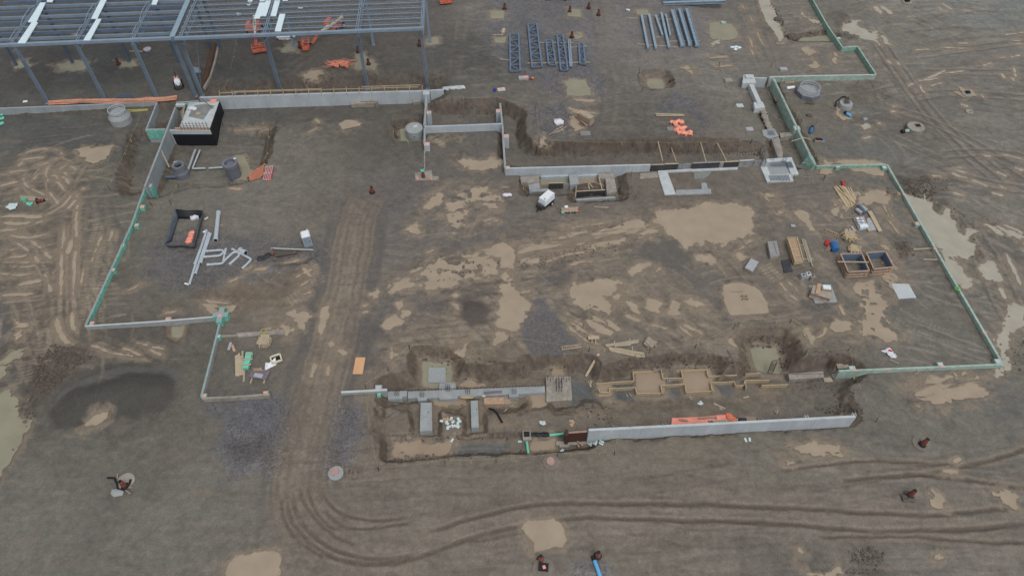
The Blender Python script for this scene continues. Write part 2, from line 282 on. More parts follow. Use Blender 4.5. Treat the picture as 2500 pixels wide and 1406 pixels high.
ruts(40,1850,2200,0,340,-.6,1.6,50,160,[(90,84,78),(128,121,110)],(.3,.5))
ruts(40,0,480,280,360,-.3,.2,60,200,[(82,81,79),(98,96,92)],(.25,.4))
# bank soil, its colour darkened further to stand for weak occlusion shade
gy,gx=np.gradient(Hs.astype(float),ys,xs); sl=np.hypot(gx,gy)
bk=np.clip(ss(.25,.6,sl)*(.85+.5*nB),0,1)[...,None].astype(np.float32)*.85
bank=lin((79,68,58)).astype(np.float32)*(1+.35*fbm(X/.5,Y/2.5,91,3)+.45*fbm(X/.7,Y/.6,97,4,.7))[...,None]
H=H+bk[...,0]*(.16*fbm(X/.9,Y/.7,99,4,.7)+.10*nC)
C=C*(1-bk)+bank*bk
nF=fbm(X/.42,Y/.36,171,2,.7); _k=ss(-.25,.25,nA+.4*nL); nS=fbm(X/4.5+wy*.5,Y/.5+wx*.6,181,4,.65)*_k+fbm((X*.75-Y*.66)/4.5+wy*.5,(X*.66+Y*.75)/.55+wx*.6,187,4,.65)*(1-_k); nS2=fbm(X/1.2,Y/6,191,3,.6)
C*=(1+.08*nL+.09*nA+.15*nB+.12*nC+.13*nF+.15*nS+.07*nS2)[...,None]
tn=np.clip(fbm(X/5,Y/2.2,95,5,.6)*1.8-.35,0,1)*.45
C=C*(1-tn[...,None])+lin((120,110,98)).astype(np.float32)*tn[...,None]

for q,c,am,so,wa in [([(555,1085),(600,1065),(650,1078),(645,1118),(590,1128)],(76,74,73),.8,1.0,1.0),([(1128,742),(1150,733),(1180,738),(1196,760),(1184,786),(1150,797),(1128,780)],(82,75,70),.92,.45,.5),([(128,1012),(155,982),(200,952),(262,932),(330,918),(400,914),(438,930),(432,970),(395,1000),(300,1022),(205,1048),(130,1050)],(67,65,61),.92,.5,.9),([(150,985),(205,935),(290,900),(410,895),(445,915),(440,928),(400,910),(330,912),(262,926),(200,946),(155,976)],(97,95,90),.6,.4,.5),([(1545,598),(1640,582),(1688,605),(1688,642),(1632,660),(1562,632)],(95,91,86),.7,1.0,1.5),([(1288,738),(1325,724),(1345,760),(1400,835),(1380,866),(1290,862),(1276,800)],(93,90,90),.75,.5,.7)]:
    paint(q,c,am,so,wa)

for q,ln in enumerate(FG_T):
    if q in (11,): continue
    w_=.42 if q in (0,1,6,7,8,9) else .3
    stroke(ln,w_,(84,76,67),.75,.15,.2,(0,),.03,solid=1); stroke(ln,.25,(122,113,101),.45,.15,.25,(w_*.95,),-.02,solid=1)
for o,c in ((-2.9,(88,82,76)),(-2.2,(100,91,82)),(-1.0,(99,90,81)),(1.2,(98,89,80)),(2.3,(98,90,81)),(3.0,(88,82,76))): stroke(RD[:8],.34,c,.6,.2,.35,(o,),.03,solid=1)
stroke(RD[1:8],.9,(84,81,79),.55,.5,.8,(-3.9,4.0),0,solid=1)
LT=(141,129,112)
for w_,ln in [(.42,[(213,398),(195,436),(177,463),(157,487),(125,510),(96,526),(60,546),(0,562)]),(.42,[(205,405),(188,440),(165,470),(140,498),(100,520)]),(.5,[(186,452),(184,500),(180,560),(179,640),(178,720),(182,790),(195,835)]),(.5,[(157,540),(153,600),(149,660),(145,730),(146,790),(160,828)]),(.35,[(168,540),(165,610),(162,700),(164,790)]),(.35,[(195,520),(193,600),(191,700)]),(.4,[(56,452),(60,425),(85,402),(120,390),(155,386),(185,402)]),(.4,[(56,452),(63,470),(90,485),(128,495)]),(.4,[(112,448),(114,420),(130,398),(158,382)]),(.35,[(80,440),(92,412),(120,400)]),(.35,[(130,500),(112,470),(112,440)]),(.35,[(40,380),(80,372),(120,366)]),(.35,[(0,430),(60,418),(120,400)]),(.4,[(40,564),(75,590),(110,650),(125,720)]),(.4,[(0,668),(60,668),(120,655)]),(.35,[(30,590),(70,615),(110,690)]),(.35,[(0,610),(70,606),(130,596)]),(.35,[(0,640),(70,640),(130,640)]),(.35,[(0,700),(60,702),(130,690)]),(.35,[(0,740),(70,735),(120,730)]),(.4,[(225,846),(265,862),(320,874),(375,884)]),(.3,[(240,838),(300,858),(350,872)])]:
    stroke(ln,w_,LT,.7,.12,.15,(0,),.03,solid=1); stroke(ln,.22,(88,81,73),.5,.12,.2,(w_*.85,-w_*.85),-.02,solid=1)
for ln in [[(2110,60),(2200,200),(2300,330),(2440,450)],[(2120,55),(2215,200),(2320,330),(2470,450)],[(2150,260),(2260,290),(2380,350),(2520,440)],[(2230,140),(2360,120),(2540,100)],[(2230,240),(2330,225),(2540,245)],[(2380,560),(2440,680),(2500,790)],[(2350,560),(2410,690),(2480,820)],[(2260,180),(2340,176),(2500,182)],[(2290,420),(2400,450),(2540,470)],[(2300,380),(2420,370),(2540,395)]]:
    stroke(ln,.35,(86,80,73),.65,.15,.3,(-.8,.8),.04,solid=1); stroke(ln,.3,(134,127,117),.5,.15,.4,(-.3,1.3),0,solid=1)
# ---------------------------------------------------------------- standing water
def field(poly,z=0.0,edge=.45,patch=None):
    s,d=sdp(Wp(poly,z),2.5,.8 if edge>.2 else .12); f=-d+edge*(nB[s]*1.5+nC[s]*.7)+(.35*fbm(X[s]/2.6,Y[s]/1.7,231,3,.6) if edge>.22 else 0)-(2.2*np.clip(fbm(X[s]/1.0,Y[s]/.6,241,3,.6)-.30,0,1) if edge>.24 else 0)+(.28*fbm(X[s]/.6,Y[s]/.5,221,3,.7)*min(1,edge*3) if edge>.11 else 0)
    if patch:
        amp,ang,su,sv,bias=patch; a=R_(ang); u=X[s]*math.cos(a)+Y[s]*math.sin(a); v=-X[s]*math.sin(a)+Y[s]*math.cos(a)
        f=np.minimum(f,amp*(fbm(u/su,v/sv,131,4,.6)+bias)*1.2)
    return s,f.astype(np.float32)
T1,T2,T3,T4=0,1,2,3     # tan, greenish, pale with sky reflection put into its colour, clay-brown water
PUD=[ # polygon, water tone, edge noise, patchiness, level (None: lie of the land)
([(1600,560),(1575,548),(1605,530),(1612,513),(1650,507),(1690,510),(1715,498),(1740,497),(1803,496),(1845,510),(1841,541),(1851,552),(1830,561),(1845,572),(1820,572),(1816,583),(1789,590),(1767,604),(1757,597),(1740,595),(1723,590),(1712,606),(1706,598),(1690,606),(1676,607),(1664,592),(1640,575)],T1,.35,None,None),
([(1180,668),(1300,640),(1400,612),(1500,596),(1600,575),(1620,560),(1570,535),(1440,560),(1300,590),(1200,630)],T1,.6,(1.0,14,5,.9,.08),None),
([(1172,612),(1225,583),(1252,605),(1258,640),(1252,668),(1200,660)],T1,.35,None,None),
([(1241,660),(1241,683),(1259,687),(1263,710),(1295,713),(1292,719),(1272,721),(1288,739),(1281,761),(1288,766),(1277,793),(1272,808),(1232,809),(1212,795),(1218,775),(1216,734),(1227,721),(1212,699),(1238,691),(1222,670)],T1,.3,None,None),
([(943,710),(950,699),(965,683),(1017,687),(1015,665),(1030,656),(1021,645),(1062,634),(1080,625),(1127,620),(1170,622),(1200,635),(1225,660),(1180,670),(1130,680),(1095,700),(1050,709),(1000,700),(960,720)],T1,.4,(1.1,16,3,.8,.38),None),
([(1403,685),(1414,696),(1452,692),(1454,682),(1486,681),(1506,692),(1501,723),(1515,726),(1519,735),(1481,723),(1492,746),(1488,768),(1465,761),(1447,757),(1427,773),(1423,752),(1405,737),(1394,723),(1394,705)],T1,.35,None,None),
([(1763,705),(1764,695),(1795,691),(1817,692),(1846,701),(1860,714),(1875,741),(1878,766),(1828,768),(1783,768),(1779,761),(1768,735)],T1,.12,None,None),
([(1533,663),(1562,645),(1586,640),(1589,647),(1555,665),(1542,675)],T1,.2,None,None),
([(1694,625),(1716,624),(1743,625),(1754,636),(1739,654),(1727,647),(1698,636)],T1,.3,None,None),
([(1571,737),(1586,726),(1604,732),(1618,739),(1598,746),(1604,761),(1586,757),(1573,750)],T1,.3,None,None),
([(1633,750),(1645,732),(1660,738),(1658,760),(1640,762)],T1,.4,None,None),
([(1530,740),(1545,738),(1560,762),(1545,760)],T1,.3,None,None),([(1672,735),(1690,730),(1715,750),(1700,755)],T1,.4,None,None),
([(1522,768),(1530,765),(1565,783),(1560,788),(1540,782)],T1,.2,None,None),([(1590,795),(1600,793),(1632,802),(1625,804)],T1,.2,None,None),
([(1117,397),(1131,383),(1162,392),(1175,392),(1207,387),(1229,397),(1229,404),(1207,413),(1180,414),(1153,415),(1128,406)],T1,.4,None,None),
([(1103,472),(1139,461),(1157,457),(1190,456),(1215,474),(1228,483),(1210,490),(1170,491),(1155,496),(1134,492),(1148,505),(1125,499),(1139,519),(1128,543),(1143,559),(1107,566),(1096,552),(1092,532),(1085,523),(1090,501),(1110,496)],T1,.5,(1.3,60,3,1.0,.45),None),
([(1060,482),(1072,470),(1083,480),(1070,500),(1040,520),(1015,532),(1035,510)],T1,.5,None,None),
([(985,560),(1015,545),(1025,570),(1000,572)],T1,.5,None,None),
([(1185,500),(1210,494),(1215,508),(1190,508)],T1,.4,None,None),
([(2206,474),(2254,481),(2258,465),(2263,478),(2267,487),(2283,499),(2283,514),(2296,523),(2307,519),(2307,508),(2319,517),(2330,539),(2343,569),(2354,572),(2366,554),(2401,569),(2379,574),(2361,583),(2381,596),(2366,632),(2334,625),(2327,634),(2348,648),(2354,670),(2368,684),(2370,706),(2350,710),(2338,693),(2285,600),(2245,540)],T3,.35,None,None),
([(2386,652),(2395,646),(2422,641),(2435,663),(2446,684),(2435,686),(2406,684)],T3,.3,None,None),
([(2455,746),(2482,740),(2510,760),(2510,795),(2484,802),(2462,820),(2475,853),(2464,875),(2471,904),(2440,925),(2426,922),(2418,905),(2452,893),(2436,820),(2455,795)],T3,.4,None,None),
([(2410,555),(2440,548),(2500,560),(2510,585),(2470,580),(2440,572)],T3,.7,(1,-40,2.5,.7,.2),None),
([(2079,697),(2090,688),(2126,688),(2137,708),(2157,742),(2164,773),(2190,790),(2178,806),(2190,818),(2186,834),(2158,838),(2130,825),(2100,822),(2095,790),(2110,770),(2100,740),(2083,715)],T1,.45,(1.5,-62,3.2,.8,.5),None),
([(2096,480),(2121,463),(2159,465),(2166,474),(2179,480),(2163,494),(2130,496),(2096,498)],T1,.25,None,None),
([(2040,505),(2045,478),(2090,470),(2092,496),(2060,530),(2035,525)],T1,.6,(1,70,2,.8,.1),None),
([(1938,520),(1955,512),(1972,518),(1980,545),(1990,562),(1976,564),(1965,545)],T1,.2,None,None),([(1880,522),(1905,514),(1920,518),(1900,525)],T1,.3,None,None),
([(1805,610),(1830,582),(1836,588),(1815,604)],T1,.2,None,None),([(1790,622),(1815,620),(1832,632),(1810,640),(1795,632)],T1,.3,None,None),
([(2038,399),(2060,388),(2090,392),(2140,393),(2160,400),(2168,412),(2160,430),(2120,428),(2085,420),(2060,405)],T1,.25,None,None),
([(2054,74),(2074,40),(2068,56),(2079,56),(2083,51),(2095,52),(2097,67),(2124,81),(2144,76),(2142,90),(2155,114),(2135,105),(2097,96),(2074,81)],T3,.4,None,None),
([(2123,15),(2140,15),(2157,36),(2147,37)],T3,.4,None,None),([(2146,13),(2158,15),(2180,32),(2170,35)],T3,.4,None,None),([(2151,86),(2160,87),(2174,110),(2168,112)],T3,.3,None,None),
([(1735,46),(1760,42),(1790,48),(1805,68),(1802,82),(1780,86),(1745,86),(1735,78)],T2,.2,None,None),
([(1578,197),(1583,193),(1618,195),(1622,212),(1618,218),(1588,217),(1581,208)],T2,.12,None,.32),
([(1376,200),(1400,193),(1430,198),(1440,215),(1443,234),(1385,236),(1383,215)],T2,.15,None,None),
([(1198,28),(1231,28),(1233,47),(1200,46)],T2,.15,None,None),([(1386,24),(1416,24),(1418,44),(1385,42)],T2,.15,None,None),([(1206,93),(1236,92),(1239,106),(1210,106)],T2,.2,None,None),([(1399,84),(1415,83),(1418,97),(1402,97)],T2,.3,None,None),
([(1550,25),(1582,25),(1583,38),(1555,37)],T2,.15,None,None),
([(1846,-60),(1868,-20),(1897,40),(1913,95),(1904,102),(1868,50),(1842,-20)],T3,.15,None,.25),
([(1940,101),(1970,92),(2020,88),(2036,92),(2030,103),(1985,102)],T2,.15,None,-.35),
([(1955,28),(1968,40),(1998,52),(2000,60),(1985,60),(1970,48)],T3,.4,None,None),
([(1960,121),(1975,116),(1988,127),(1976,132),(1972,137)],T1,.3,None,None),([(1975,163),(1985,160),(1978,145),(1992,150),(2005,165),(1990,170)],T1,.3,None,None),([(2032,131),(2042,132),(2050,160),(2042,162)],T1,.25,None,None),
([(1728,131),(1775,128),(1778,134),(1730,137)],T1,.2,None,None),([(1742,153),(1790,148),(1793,154),(1750,156)],T1,.2,None,None),([(1735,100),(1757,90),(1760,96),(1738,106)],T3,.3,None,None),
([(1665,170),(1682,166),(1690,172),(1704,173),(1690,177)],T1,.3,None,None),
([(-20,960),(22,958),(46,985),(55,1022),(78,1032),(66,1062),(55,1084),(43,1101),(29,1130),(0,1175),(-60,1230),(-80,1000)],T2,.35,None,None),
([(-30,905),(30,862),(62,850),(50,870),(20,900),(-30,950)],T2,.6,(1,35,3,.7,.15),None),
([(28,785),(40,783),(64,787),(62,797),(32,804)],T1,.3,None,None),([(35,815),(48,808),(52,820),(40,835)],T1,.4,None,None),
([(190,369),(215,362),(237,360),(267,359),(264,373),(255,391),(226,401),(208,396),(202,376)],T1,.4,None,None),
([(497,748),(520,741),(580,743),(578,752),(555,768),(528,772),(515,762)],T1,.25,None,None),
([(707,769),(745,763),(752,774),(740,803),(709,807),(716,790)],T1,.35,None,None),([(655,803),(690,795),(712,800),(700,812),(670,812)],T1,.5,None,None),
([(790,746),(804,747),(803,778),(785,818),(777,810),(781,771)],T1,.15,None,None),
([(765,888),(775,890),(765,920),(756,920)],T1,.12,None,None),([(800,895),(806,890),(803,915),(797,915)],T1,.12,None,None),([(826,857),(838,853),(850,860),(838,866)],T1,.15,None,None),([(801,838),(810,835),(814,842),(806,848)],T1,.15,None,None),
([(885,745),(897,744),(898,752),(886,754)],T1,.15,None,None),([(884,758),(900,756),(903,764),(886,766)],T1,.15,None,None),
([(963,738),(978,736),(985,758),(975,765)],T1,.2,None,None),([(942,794),(965,775),(990,772),(993,785),(965,805),(955,808)],T1,.4,None,None),([(905,716),(925,706),(932,716),(915,726)],T1,.4,None,None),
([(980,812),(995,810),(993,830),(970,840)],T1,.5,None,None),([(955,850),(970,848),(965,870),(952,880)],T1,.5,None,None),([(1112,850),(1140,820),(1145,840),(1120,870)],T1,.6,(.9,50,2,1.2,.1),None),([(1210,815),(1230,812),(1230,840),(1215,848)],T1,.4,None,None),
([(1430,790),(1460,780),(1500,790),(1512,805),(1490,818),(1455,812)],T1,.4,(1,-35,3,.5,.25),None),([(1385,770),(1400,770),(1470,850),(1440,840),(1400,800)],T1,.5,(1,-38,3,.4,.1),None),
([(1670,790),(1690,795),(1722,818),(1712,818)],T1,.2,None,None),([(1700,825),(1715,822),(1735,835),(1725,840)],T1,.4,None,None),([(1775,820),(1788,818),(1802,838),(1795,840)],T1,.25,None,None),
([(557,1378),(578,1358),(615,1349),(670,1349),(692,1358),(681,1398),(673,1412),(549,1412)],T1,.2,None,None),
([(1275,1289),(1283,1277),(1321,1269),(1350,1269),(1370,1280),(1384,1318),(1373,1332),(1306,1347),(1306,1326),(1289,1306)],T1,.15,None,None),
([(208,1043),(215,1030),(240,1015),(264,1010),(262,1025),(235,1040)],T1,.2,None,None),
([(418,797),(450,795),(447,817),(435,826),(422,820)],T2,.15,None,-.25),
([(1031,885),(1101,885),(1103,935),(1080,950),(1031,944)],T2,.12,None,-1.3),
([(1833,853),(1850,848),(1895,850),(1902,880),(1908,905),(1900,913),(1850,907),(1838,877)],T2,.12,None,-1.6),
([(952,1080),(1000,1077),(1095,1075),(1107,1083),(1098,1108),(985,1113),(957,1105)],T4,.3,None,-1.12),
([(1297,1073),(1354,1073),(1356,1098),(1300,1103)],T4,.2,None,-1.1),
([(1292,960),(1333,958),(1337,990),(1299,997)],T4,.15,None,-1.25),
([(1551,912),(1620,908),(1622,962),(1552,964)],T4,.12,None,-1.38),([(1664,908),(1737,903),(1745,958),(1670,960)],T4,.12,None,-1.38),([(1455,935),(1492,932),(1498,966),(1460,970)],T4,.15,None,-1.38),
([(1345,905),(1372,902),(1380,918),(1350,922)],T4,.2,None,-1.42),([(1650,903),(1730,898),(1740,906),(1655,912)],T4,.15,None,-1.38),
([(1055,972),(1138,968),(1138,988),(1058,990)],T4,.2,None,-1.38),([(1115,940),(1140,932),(1180,935),(1240,944),(1150,950)],T4,.3,None,-1.4),([(1180,965),(1245,962),(1245,985),(1182,985)],T4,.2,None,-1.4),
([(1815,1022),(1830,1005),(1850,1003),(1870,1018),(1865,1030)],T4,.2,None,None),([(2045,1022),(2060,1008),(2085,1018),(2070,1028)],T2,.2,None,None),
([(1318,437),(1388,434),(1388,450),(1320,453)],T2,.05,None,-.85),([(1411,434),(1468,430),(1478,462),(1409,470)],T4,.05,None,-.85),
([(978,316),(1000,314),(1003,338),(1034,340),(1034,346),(978,346)],T2,.1,None,-.85),
([(576,385),(600,380),(612,420),(600,440),(580,440)],T2,.3,None,-1.9),
([(1936,1092),(1965,1075),(1991,1087),(2011,1092),(2046,1092),(2057,1115),(2040,1115),(2011,1104),(1970,1100)],T1,.3,None,None),([(1914,1130),(1932,1122),(1940,1126),(1920,1134)],T1,.3,None,None),
([(2215,945),(2260,925),(2330,915),(2385,920),(2405,945),(2400,972),(2330,992),(2300,998),(2240,988)],T1,.7,(1.1,14,5,.75,.12),None),
([(2258,1195),(2275,1193),(2300,1215),(2300,1238),(2268,1232),(2262,1215)],T1,.4,None,None),([(2415,1205),(2440,1195),(2480,1210),(2475,1230)],T1,.5,None,None),
([(1955,1380),(1970,1375),(1990,1395),(2050,1380),(2050,1410),(1960,1410)],T1,.7,(1,0,3,1.5,.1),None),([(2280,1365),(2300,1350),(2310,1358),(2290,1372)],T1,.4,None,None),
([(2020,782),(2060,780),(2072,800),(2040,808),(2030,800)],T1,.4,None,None),([(1955,820),(1968,800),(1985,825),(1975,830)],T1,.4,None,None),
([(2015,395),(2030,400),(2020,420),(2000,425)],T1,.4,None,None),([(1888,500),(1860,470),(1875,465),(1900,495)],T1,.6,(.8,0,2,1,.0),None),
([(2035,250),(2048,245),(2055,275),(2080,290),(2060,296),(2042,280)],T1,.3,None,None),([(2325,228),(2345,218),(2375,222),(2385,235),(2350,238)],T1,.4,None,None),
([(2100,305),(2118,300),(2128,308),(2110,315)],T3,.4,None,None),([(2150,600),(2175,605),(2200,680),(2185,730),(2165,720)],T1,.6,(.9,-50,2.5,.9,.0),None),
([(828,305),(850,297),(890,300),(870,315),(835,320)],T1,.5,None,None),([(1050,345),(1080,335),(1120,340),(1100,350)],T1,1.0,(.6,0,3,1,-.3),None),
([(740,178),(775,170),(795,178),(770,195),(745,193)],T1,.4,None,None),([(860,135),(885,130),(918,155),(915,172),(870,170)],T2,.4,None,None),([(682,115),(715,100),(728,128),(690,130)],T2,.4,None,None),
([(130,155),(170,148),(215,152),(212,168),(150,170)],T2,.4,None,None),([(25,158),(55,150),(75,160),(40,172)],T2,.4,None,None),([(290,152),(320,150),(330,160),(300,162)],T2,.4,None,None),([(1036,95),(1070,90),(1072,108),(1040,112)],T2,.2,None,None),
([(1388,265),(1450,270),(1455,275),(1410,280)],T1,.3,None,None),([(1395,285),(1415,278),(1420,310),(1398,325)],T1,.5,None,None),([(1312,350),(1330,345),(1335,365),(1318,368)],T1,.4,None,None),
([(1400,243),(1455,244),(1450,249),(1410,248)],T1,.15,None,None),([(985,760),(1000,755),(1003,768),(990,772)],T1,.3,None,None),
([(1100,722),(1115,714),(1127,720),(1112,728)],T1,.2,None,None),([(1105,742),(1118,745),(1122,757),(1112,757)],T1,.2,None,None),
]
STK=[] # thin water lying in wheel ruts: (line, width m, tone)
def sk(w,t,*l): STK.extend([(q,w,t) for q in l])
sk(.75,T1,[(157,555),(152,620),(148,690),(146,725)],[(185,470),(188,560),(182,640),(178,725)],[(187,470),(186,510)])
sk(1.0,T1,[(138,775),(142,805),(160,832),(178,842)],[(175,765),(176,790),(184,805)])
sk(.6,T1,[(45,565),(60,575),(75,592)],[(48,567),(75,588),(100,605)],[(25,573),(55,580),(90,577),(118,570)],[(0,563),(50,557),(95,545),(118,535)],[(110,670),(118,690),(124,715)],[(36,590),(58,605),(72,615)],[(85,625),(97,640)],[(110,615),(125,632)])
sk(.55,T1,[(58,375),(85,366),(120,365)],[(123,365),(140,368),(153,378)],[(50,393),(80,386),(105,386)],[(110,425),(118,405),(130,392),(145,388)],[(118,445),(113,425),(120,400)],[(57,430),(60,450),(75,462),(110,478),(128,492)],[(145,415),(158,405),(168,400)],[(158,420),(165,430),(172,445)],[(125,430),(140,428),(145,445)],[(130,450),(142,445),(152,455),(160,470)],[(115,468),(130,480),(140,500)],[(150,430),(165,440),(170,452)],[(20,422),(45,420),(72,415)],[(90,405),(110,400),(120,397)],[(45,407),(52,400),(58,398)],[(0,455),(20,450),(45,445)],[(35,466),(48,460)],[(85,440),(90,430),(94,428)],[(178,470),(165,490),(145,510),(115,525)],[(185,490),(175,500),(162,512)],[(168,405),(180,410),(187,418)],[(202,465),(206,458)])
sk(1.2,T1,[(0,530),(40,528),(90,530),(110,533)],[(5,543),(50,548),(80,543)],[(48,480),(80,485),(120,490)],[(40,695),(75,690),(105,685)],[(0,720),(40,722),(80,718)],[(175,585),(170,605),(167,622)])
sk(.4,T1,[(250,575),(235,610),(222,640)],[(205,650),(200,680),(195,700)],[(278,560),(266,590)],[(52,642),(70,640)],[(30,650),(60,652),(85,648)],[(10,610),(40,612)],[(0,668),(50,672),(90,668)],[(20,630),(50,628),(75,622)])
sk(.45,T1,[(225,848),(260,860),(300,870),(345,877)],[(300,850),(330,862),(345,870)],[(365,855),(385,863),(395,868)],[(370,848),(400,853)],[(330,838),(360,845)])
sk(.5,T1,[(1845,57),(1860,85),(1868,100)],[(1833,80),(1842,105)],[(1815,0),(1822,12)],[(1835,105),(1842,122)],[(1700,172),(1690,165)],[(1835,28),(1840,40)])
sk(.5,T3,[(2245,198),(2275,190),(2310,172)],[(2310,180),(2360,175)],[(2240,200),(2290,192)],[(2272,212),(2298,203)],[(2245,210),(2250,222),(2258,230)],[(2295,118),(2330,119),(2372,120)],[(2235,125),(2270,121)],[(2340,107),(2362,106)],[(2450,88),(2500,80)],[(2465,104),(2500,98)],[(2480,108),(2500,108)],[(2213,42),(2235,40)],[(2290,15),(2300,28),(2315,28)],[(2300,8),(2325,25)],[(2345,25),(2370,28)],[(2400,160),(2420,155)],[(2440,142),(2455,140)],[(2470,140),(2490,135)],[(2168,148),(2178,158)],[(2190,152),(2198,160)],[(2230,205),(2215,212)],[(2345,255),(2365,262)],[(2395,230),(2400,238)],[(2320,420),(2340,430),(2362,436)],[(2400,380),(2420,382)],[(2450,378),(2500,390)],[(2275,430),(2300,432)],[(2310,412),(2350,410)],[(2370,440),(2410,455)],[(2325,470),(2355,480)],[(2430,420),(2460,432)],[(2420,470),(2450,478)],[(2440,455),(2460,462)],[(2330,415),(2365,425)],[(2470,190),(2478,200)],[(2475,165),(2480,190)],[(2445,180),(2455,195)],[(2105,340),(2125,335)],[(2145,300),(2150,302)],[(2175,275),(2185,272)],[(2180,262),(2195,258)])
sk(.9,T3,[(2440,555),(2465,572),(2490,585)],[(2450,550),(2480,560)],[(2475,410),(2500,418)],[(2455,620),(2475,660),(2490,700)],[(2438,700),(2455,730)])
sk(.5,T1,[(1385,800),(1420,822),(1440,840)],[(1395,790),(1430,812),(1460,830)],[(1440,770),(1475,790)],[(1670,793),(1700,808),(1720,818)],[(1655,795),(1690,820)],[(1860,470),(1878,490)],[(1885,355),(1910,352)],[(1395,560),(1430,552),(1480,545)],[(1330,640),(1380,625),(1440,615)],[(1000,668),(1030,655)],[(1040,620),(1060,610)],[(1180,540),(1210,535)],[(1190,548),(1215,540)],[(1390,650),(1420,640),(1450,640)],[(1600,668),(1612,655)],[(1905,690),(1920,712)],[(1925,690),(1950,715)],[(1930,720),(1945,735)],[(2050,745),(2060,770)],[(2200,690),(2215,700)],[(1960,805),(1965,825),(1985,832)],[(1990,828),(2010,815),(2015,795)],[(2195,480),(2190,470)],[(2165,505),(2175,520),(2180,530)],[(2155,500),(2170,530)],[(2170,540),(2195,572)],[(2155,620),(2180,640)],[(330,700),(350,693)],[(310,712),(335,700)],[(560,690),(580,680)],[(720,680),(760,660)],[(730,700),(750,688)],[(735,655),(760,680)],[(740,720),(760,715)],[(600,658),(620,650)],[(500,735),(560,740)],[(620,660),(660,655)],[(690,640),(735,628)],[(430,760),(400,765)],[(770,290),(780,300)],[(750,325),(775,310)],[(560,300),(620,295),(665,298)],[(630,305),(660,302)],[(555,460),(590,462)],[(180,80),(190,90)],[(1000,300),(990,310)],[(2330,1130),(2345,1120)],[(2300,1150),(2345,1155)],[(1950,1340),(1965,1352)])
NOW=[];WF={}
FG=np.full_like(X,-9.0); 
def lvl(s,f,L):
    if L is None:
        k=f>0
        L=float(np.median(Hm[s][k]))+.005 if k.any() else 0.0
    return L
def settle(s,f,L):
    w=ss(-.9,-.1,f); tgt=L-np.clip(f,-.6,.5)*.13+np.minimum(0,0)
    H[s]=H[s]*(1-w)+tgt*w; FG[s]=np.maximum(FG[s],f)
for poly,tone,edge,patch,L in PUD:
    zg=L if L is not None else (PLAT if (poly[0][1]<345 and 1045<poly[0][0]<1830) or (poly[0][1]<200 and poly[0][0]<1800) else 0.0)
    s,f=field(poly,zg,edge,patch)
    if f.size==0: continue
    # clods break the wide churned pools into islands
    if patch and patch[4]>0.3: f=np.minimum(f,(1.1-2.6*np.clip(fbm(X[s]/1.1,Y[s]/.8,151,3)-.12,0,1)*4))
    L=lvl(s,f,L); settle(s,f,L); L+=.0013*(len(NOW)%60); NOW.append((s,f,L,tone))
skf=[]
for line,w,t in STK:
    stroke(line,w*1.5,(126,116,102) if t==0 else (132,126,116),.7,.35,.3,z=PLAT if (line[0][1]<200 and line[0][0]<1850) else 0.0)
    z=PLAT if (line[0][1]<200 and line[0][0]<1850) else 0.0
    P=smooth(Wp(line,z),2); w=w*.66; s,d,tt=dline(P,1.6,.25); wv=w/2*np.clip(np.minimum(tt,1-tt)*7,0,1)*(.75+.5*nB[s])
    f=(wv-d+.18*nC[s]).astype(np.float32)
    if (f>0).any(): L=lvl(s,f,None); settle(s,f,L); L+=.09*0+.0011*(len(skf)%70); skf.append((s,f,L,t))
ring=(ss(-1.1,.0,FG+.6*nB+.3*nC)*.72)[...,None]
C=C*(1-ring)+lin((128,115,99)).astype(np.float32)*ring
WET=np.maximum(WET,ss(-1.2,0,FG))
# ---------------------------------------------------------------- materials
def newmat(name):
    m=bpy.data.materials.new(name); m.use_nodes=True; t=m.node_tree; return m,t,t.nodes['Principled BSDF']
def N(t,ty,**k):
    n=t.nodes.new('ShaderNode'+ty)
    for a,b in k.items():
        if a in n.inputs: n.inputs[a].default_value=b
        else: setattr(n,a,b)
    return n
def objco(t): return N(t,'TexCoord').outputs['Object']
def noise(t,scale,detail=4,rough=.55,vec=None):
    n=N(t,'TexNoise'); n.inputs['Scale'].default_value=scale; n.inputs['Detail'].default_value=detail; n.inputs['Roughness'].default_value=rough
    t.links.new(vec or objco(t),n.inputs['Vector']); return n.outputs['Fac']
def maprange(t,v,a,b,c,d):
    n=N(t,'MapRange'); t.links.new(v,n.inputs['Value'])
    for i,q in zip(('From Min','From Max','To Min','To Max'),(a,b,c,d)): n.inputs[i].default_value=q
    return n.outputs['Result']
def mixc(t,f,a,b,bt='MIX'):
    n=N(t,'Mix',data_type='RGBA',blend_type=bt)
    for v,i in ((f,0),(a,6),(b,7)):
        if hasattr(v,'is_linked') or hasattr(v,'links'): t.links.new(v,n.inputs[i])
        else: n.inputs[i].default_value=v
    return n.outputs[2]
def math_(t,op,a,b):
    n=N(t,'Math',operation=op)
    for v,i in ((a,0),(b,1)):
        if isinstance(v,(int,float)): n.inputs[i].default_value=v
        else: t.links.new(v,n.inputs[i])
    return n.outputs[0]
def bump(t,h,st,dist,bsdf):
    n=N(t,'Bump'); n.inputs['Strength'].default_value=st; n.inputs['Distance'].default_value=dist; t.links.new(h,n.inputs['Height']); t.links.new(n.outputs[0],bsdf.inputs['Normal'])
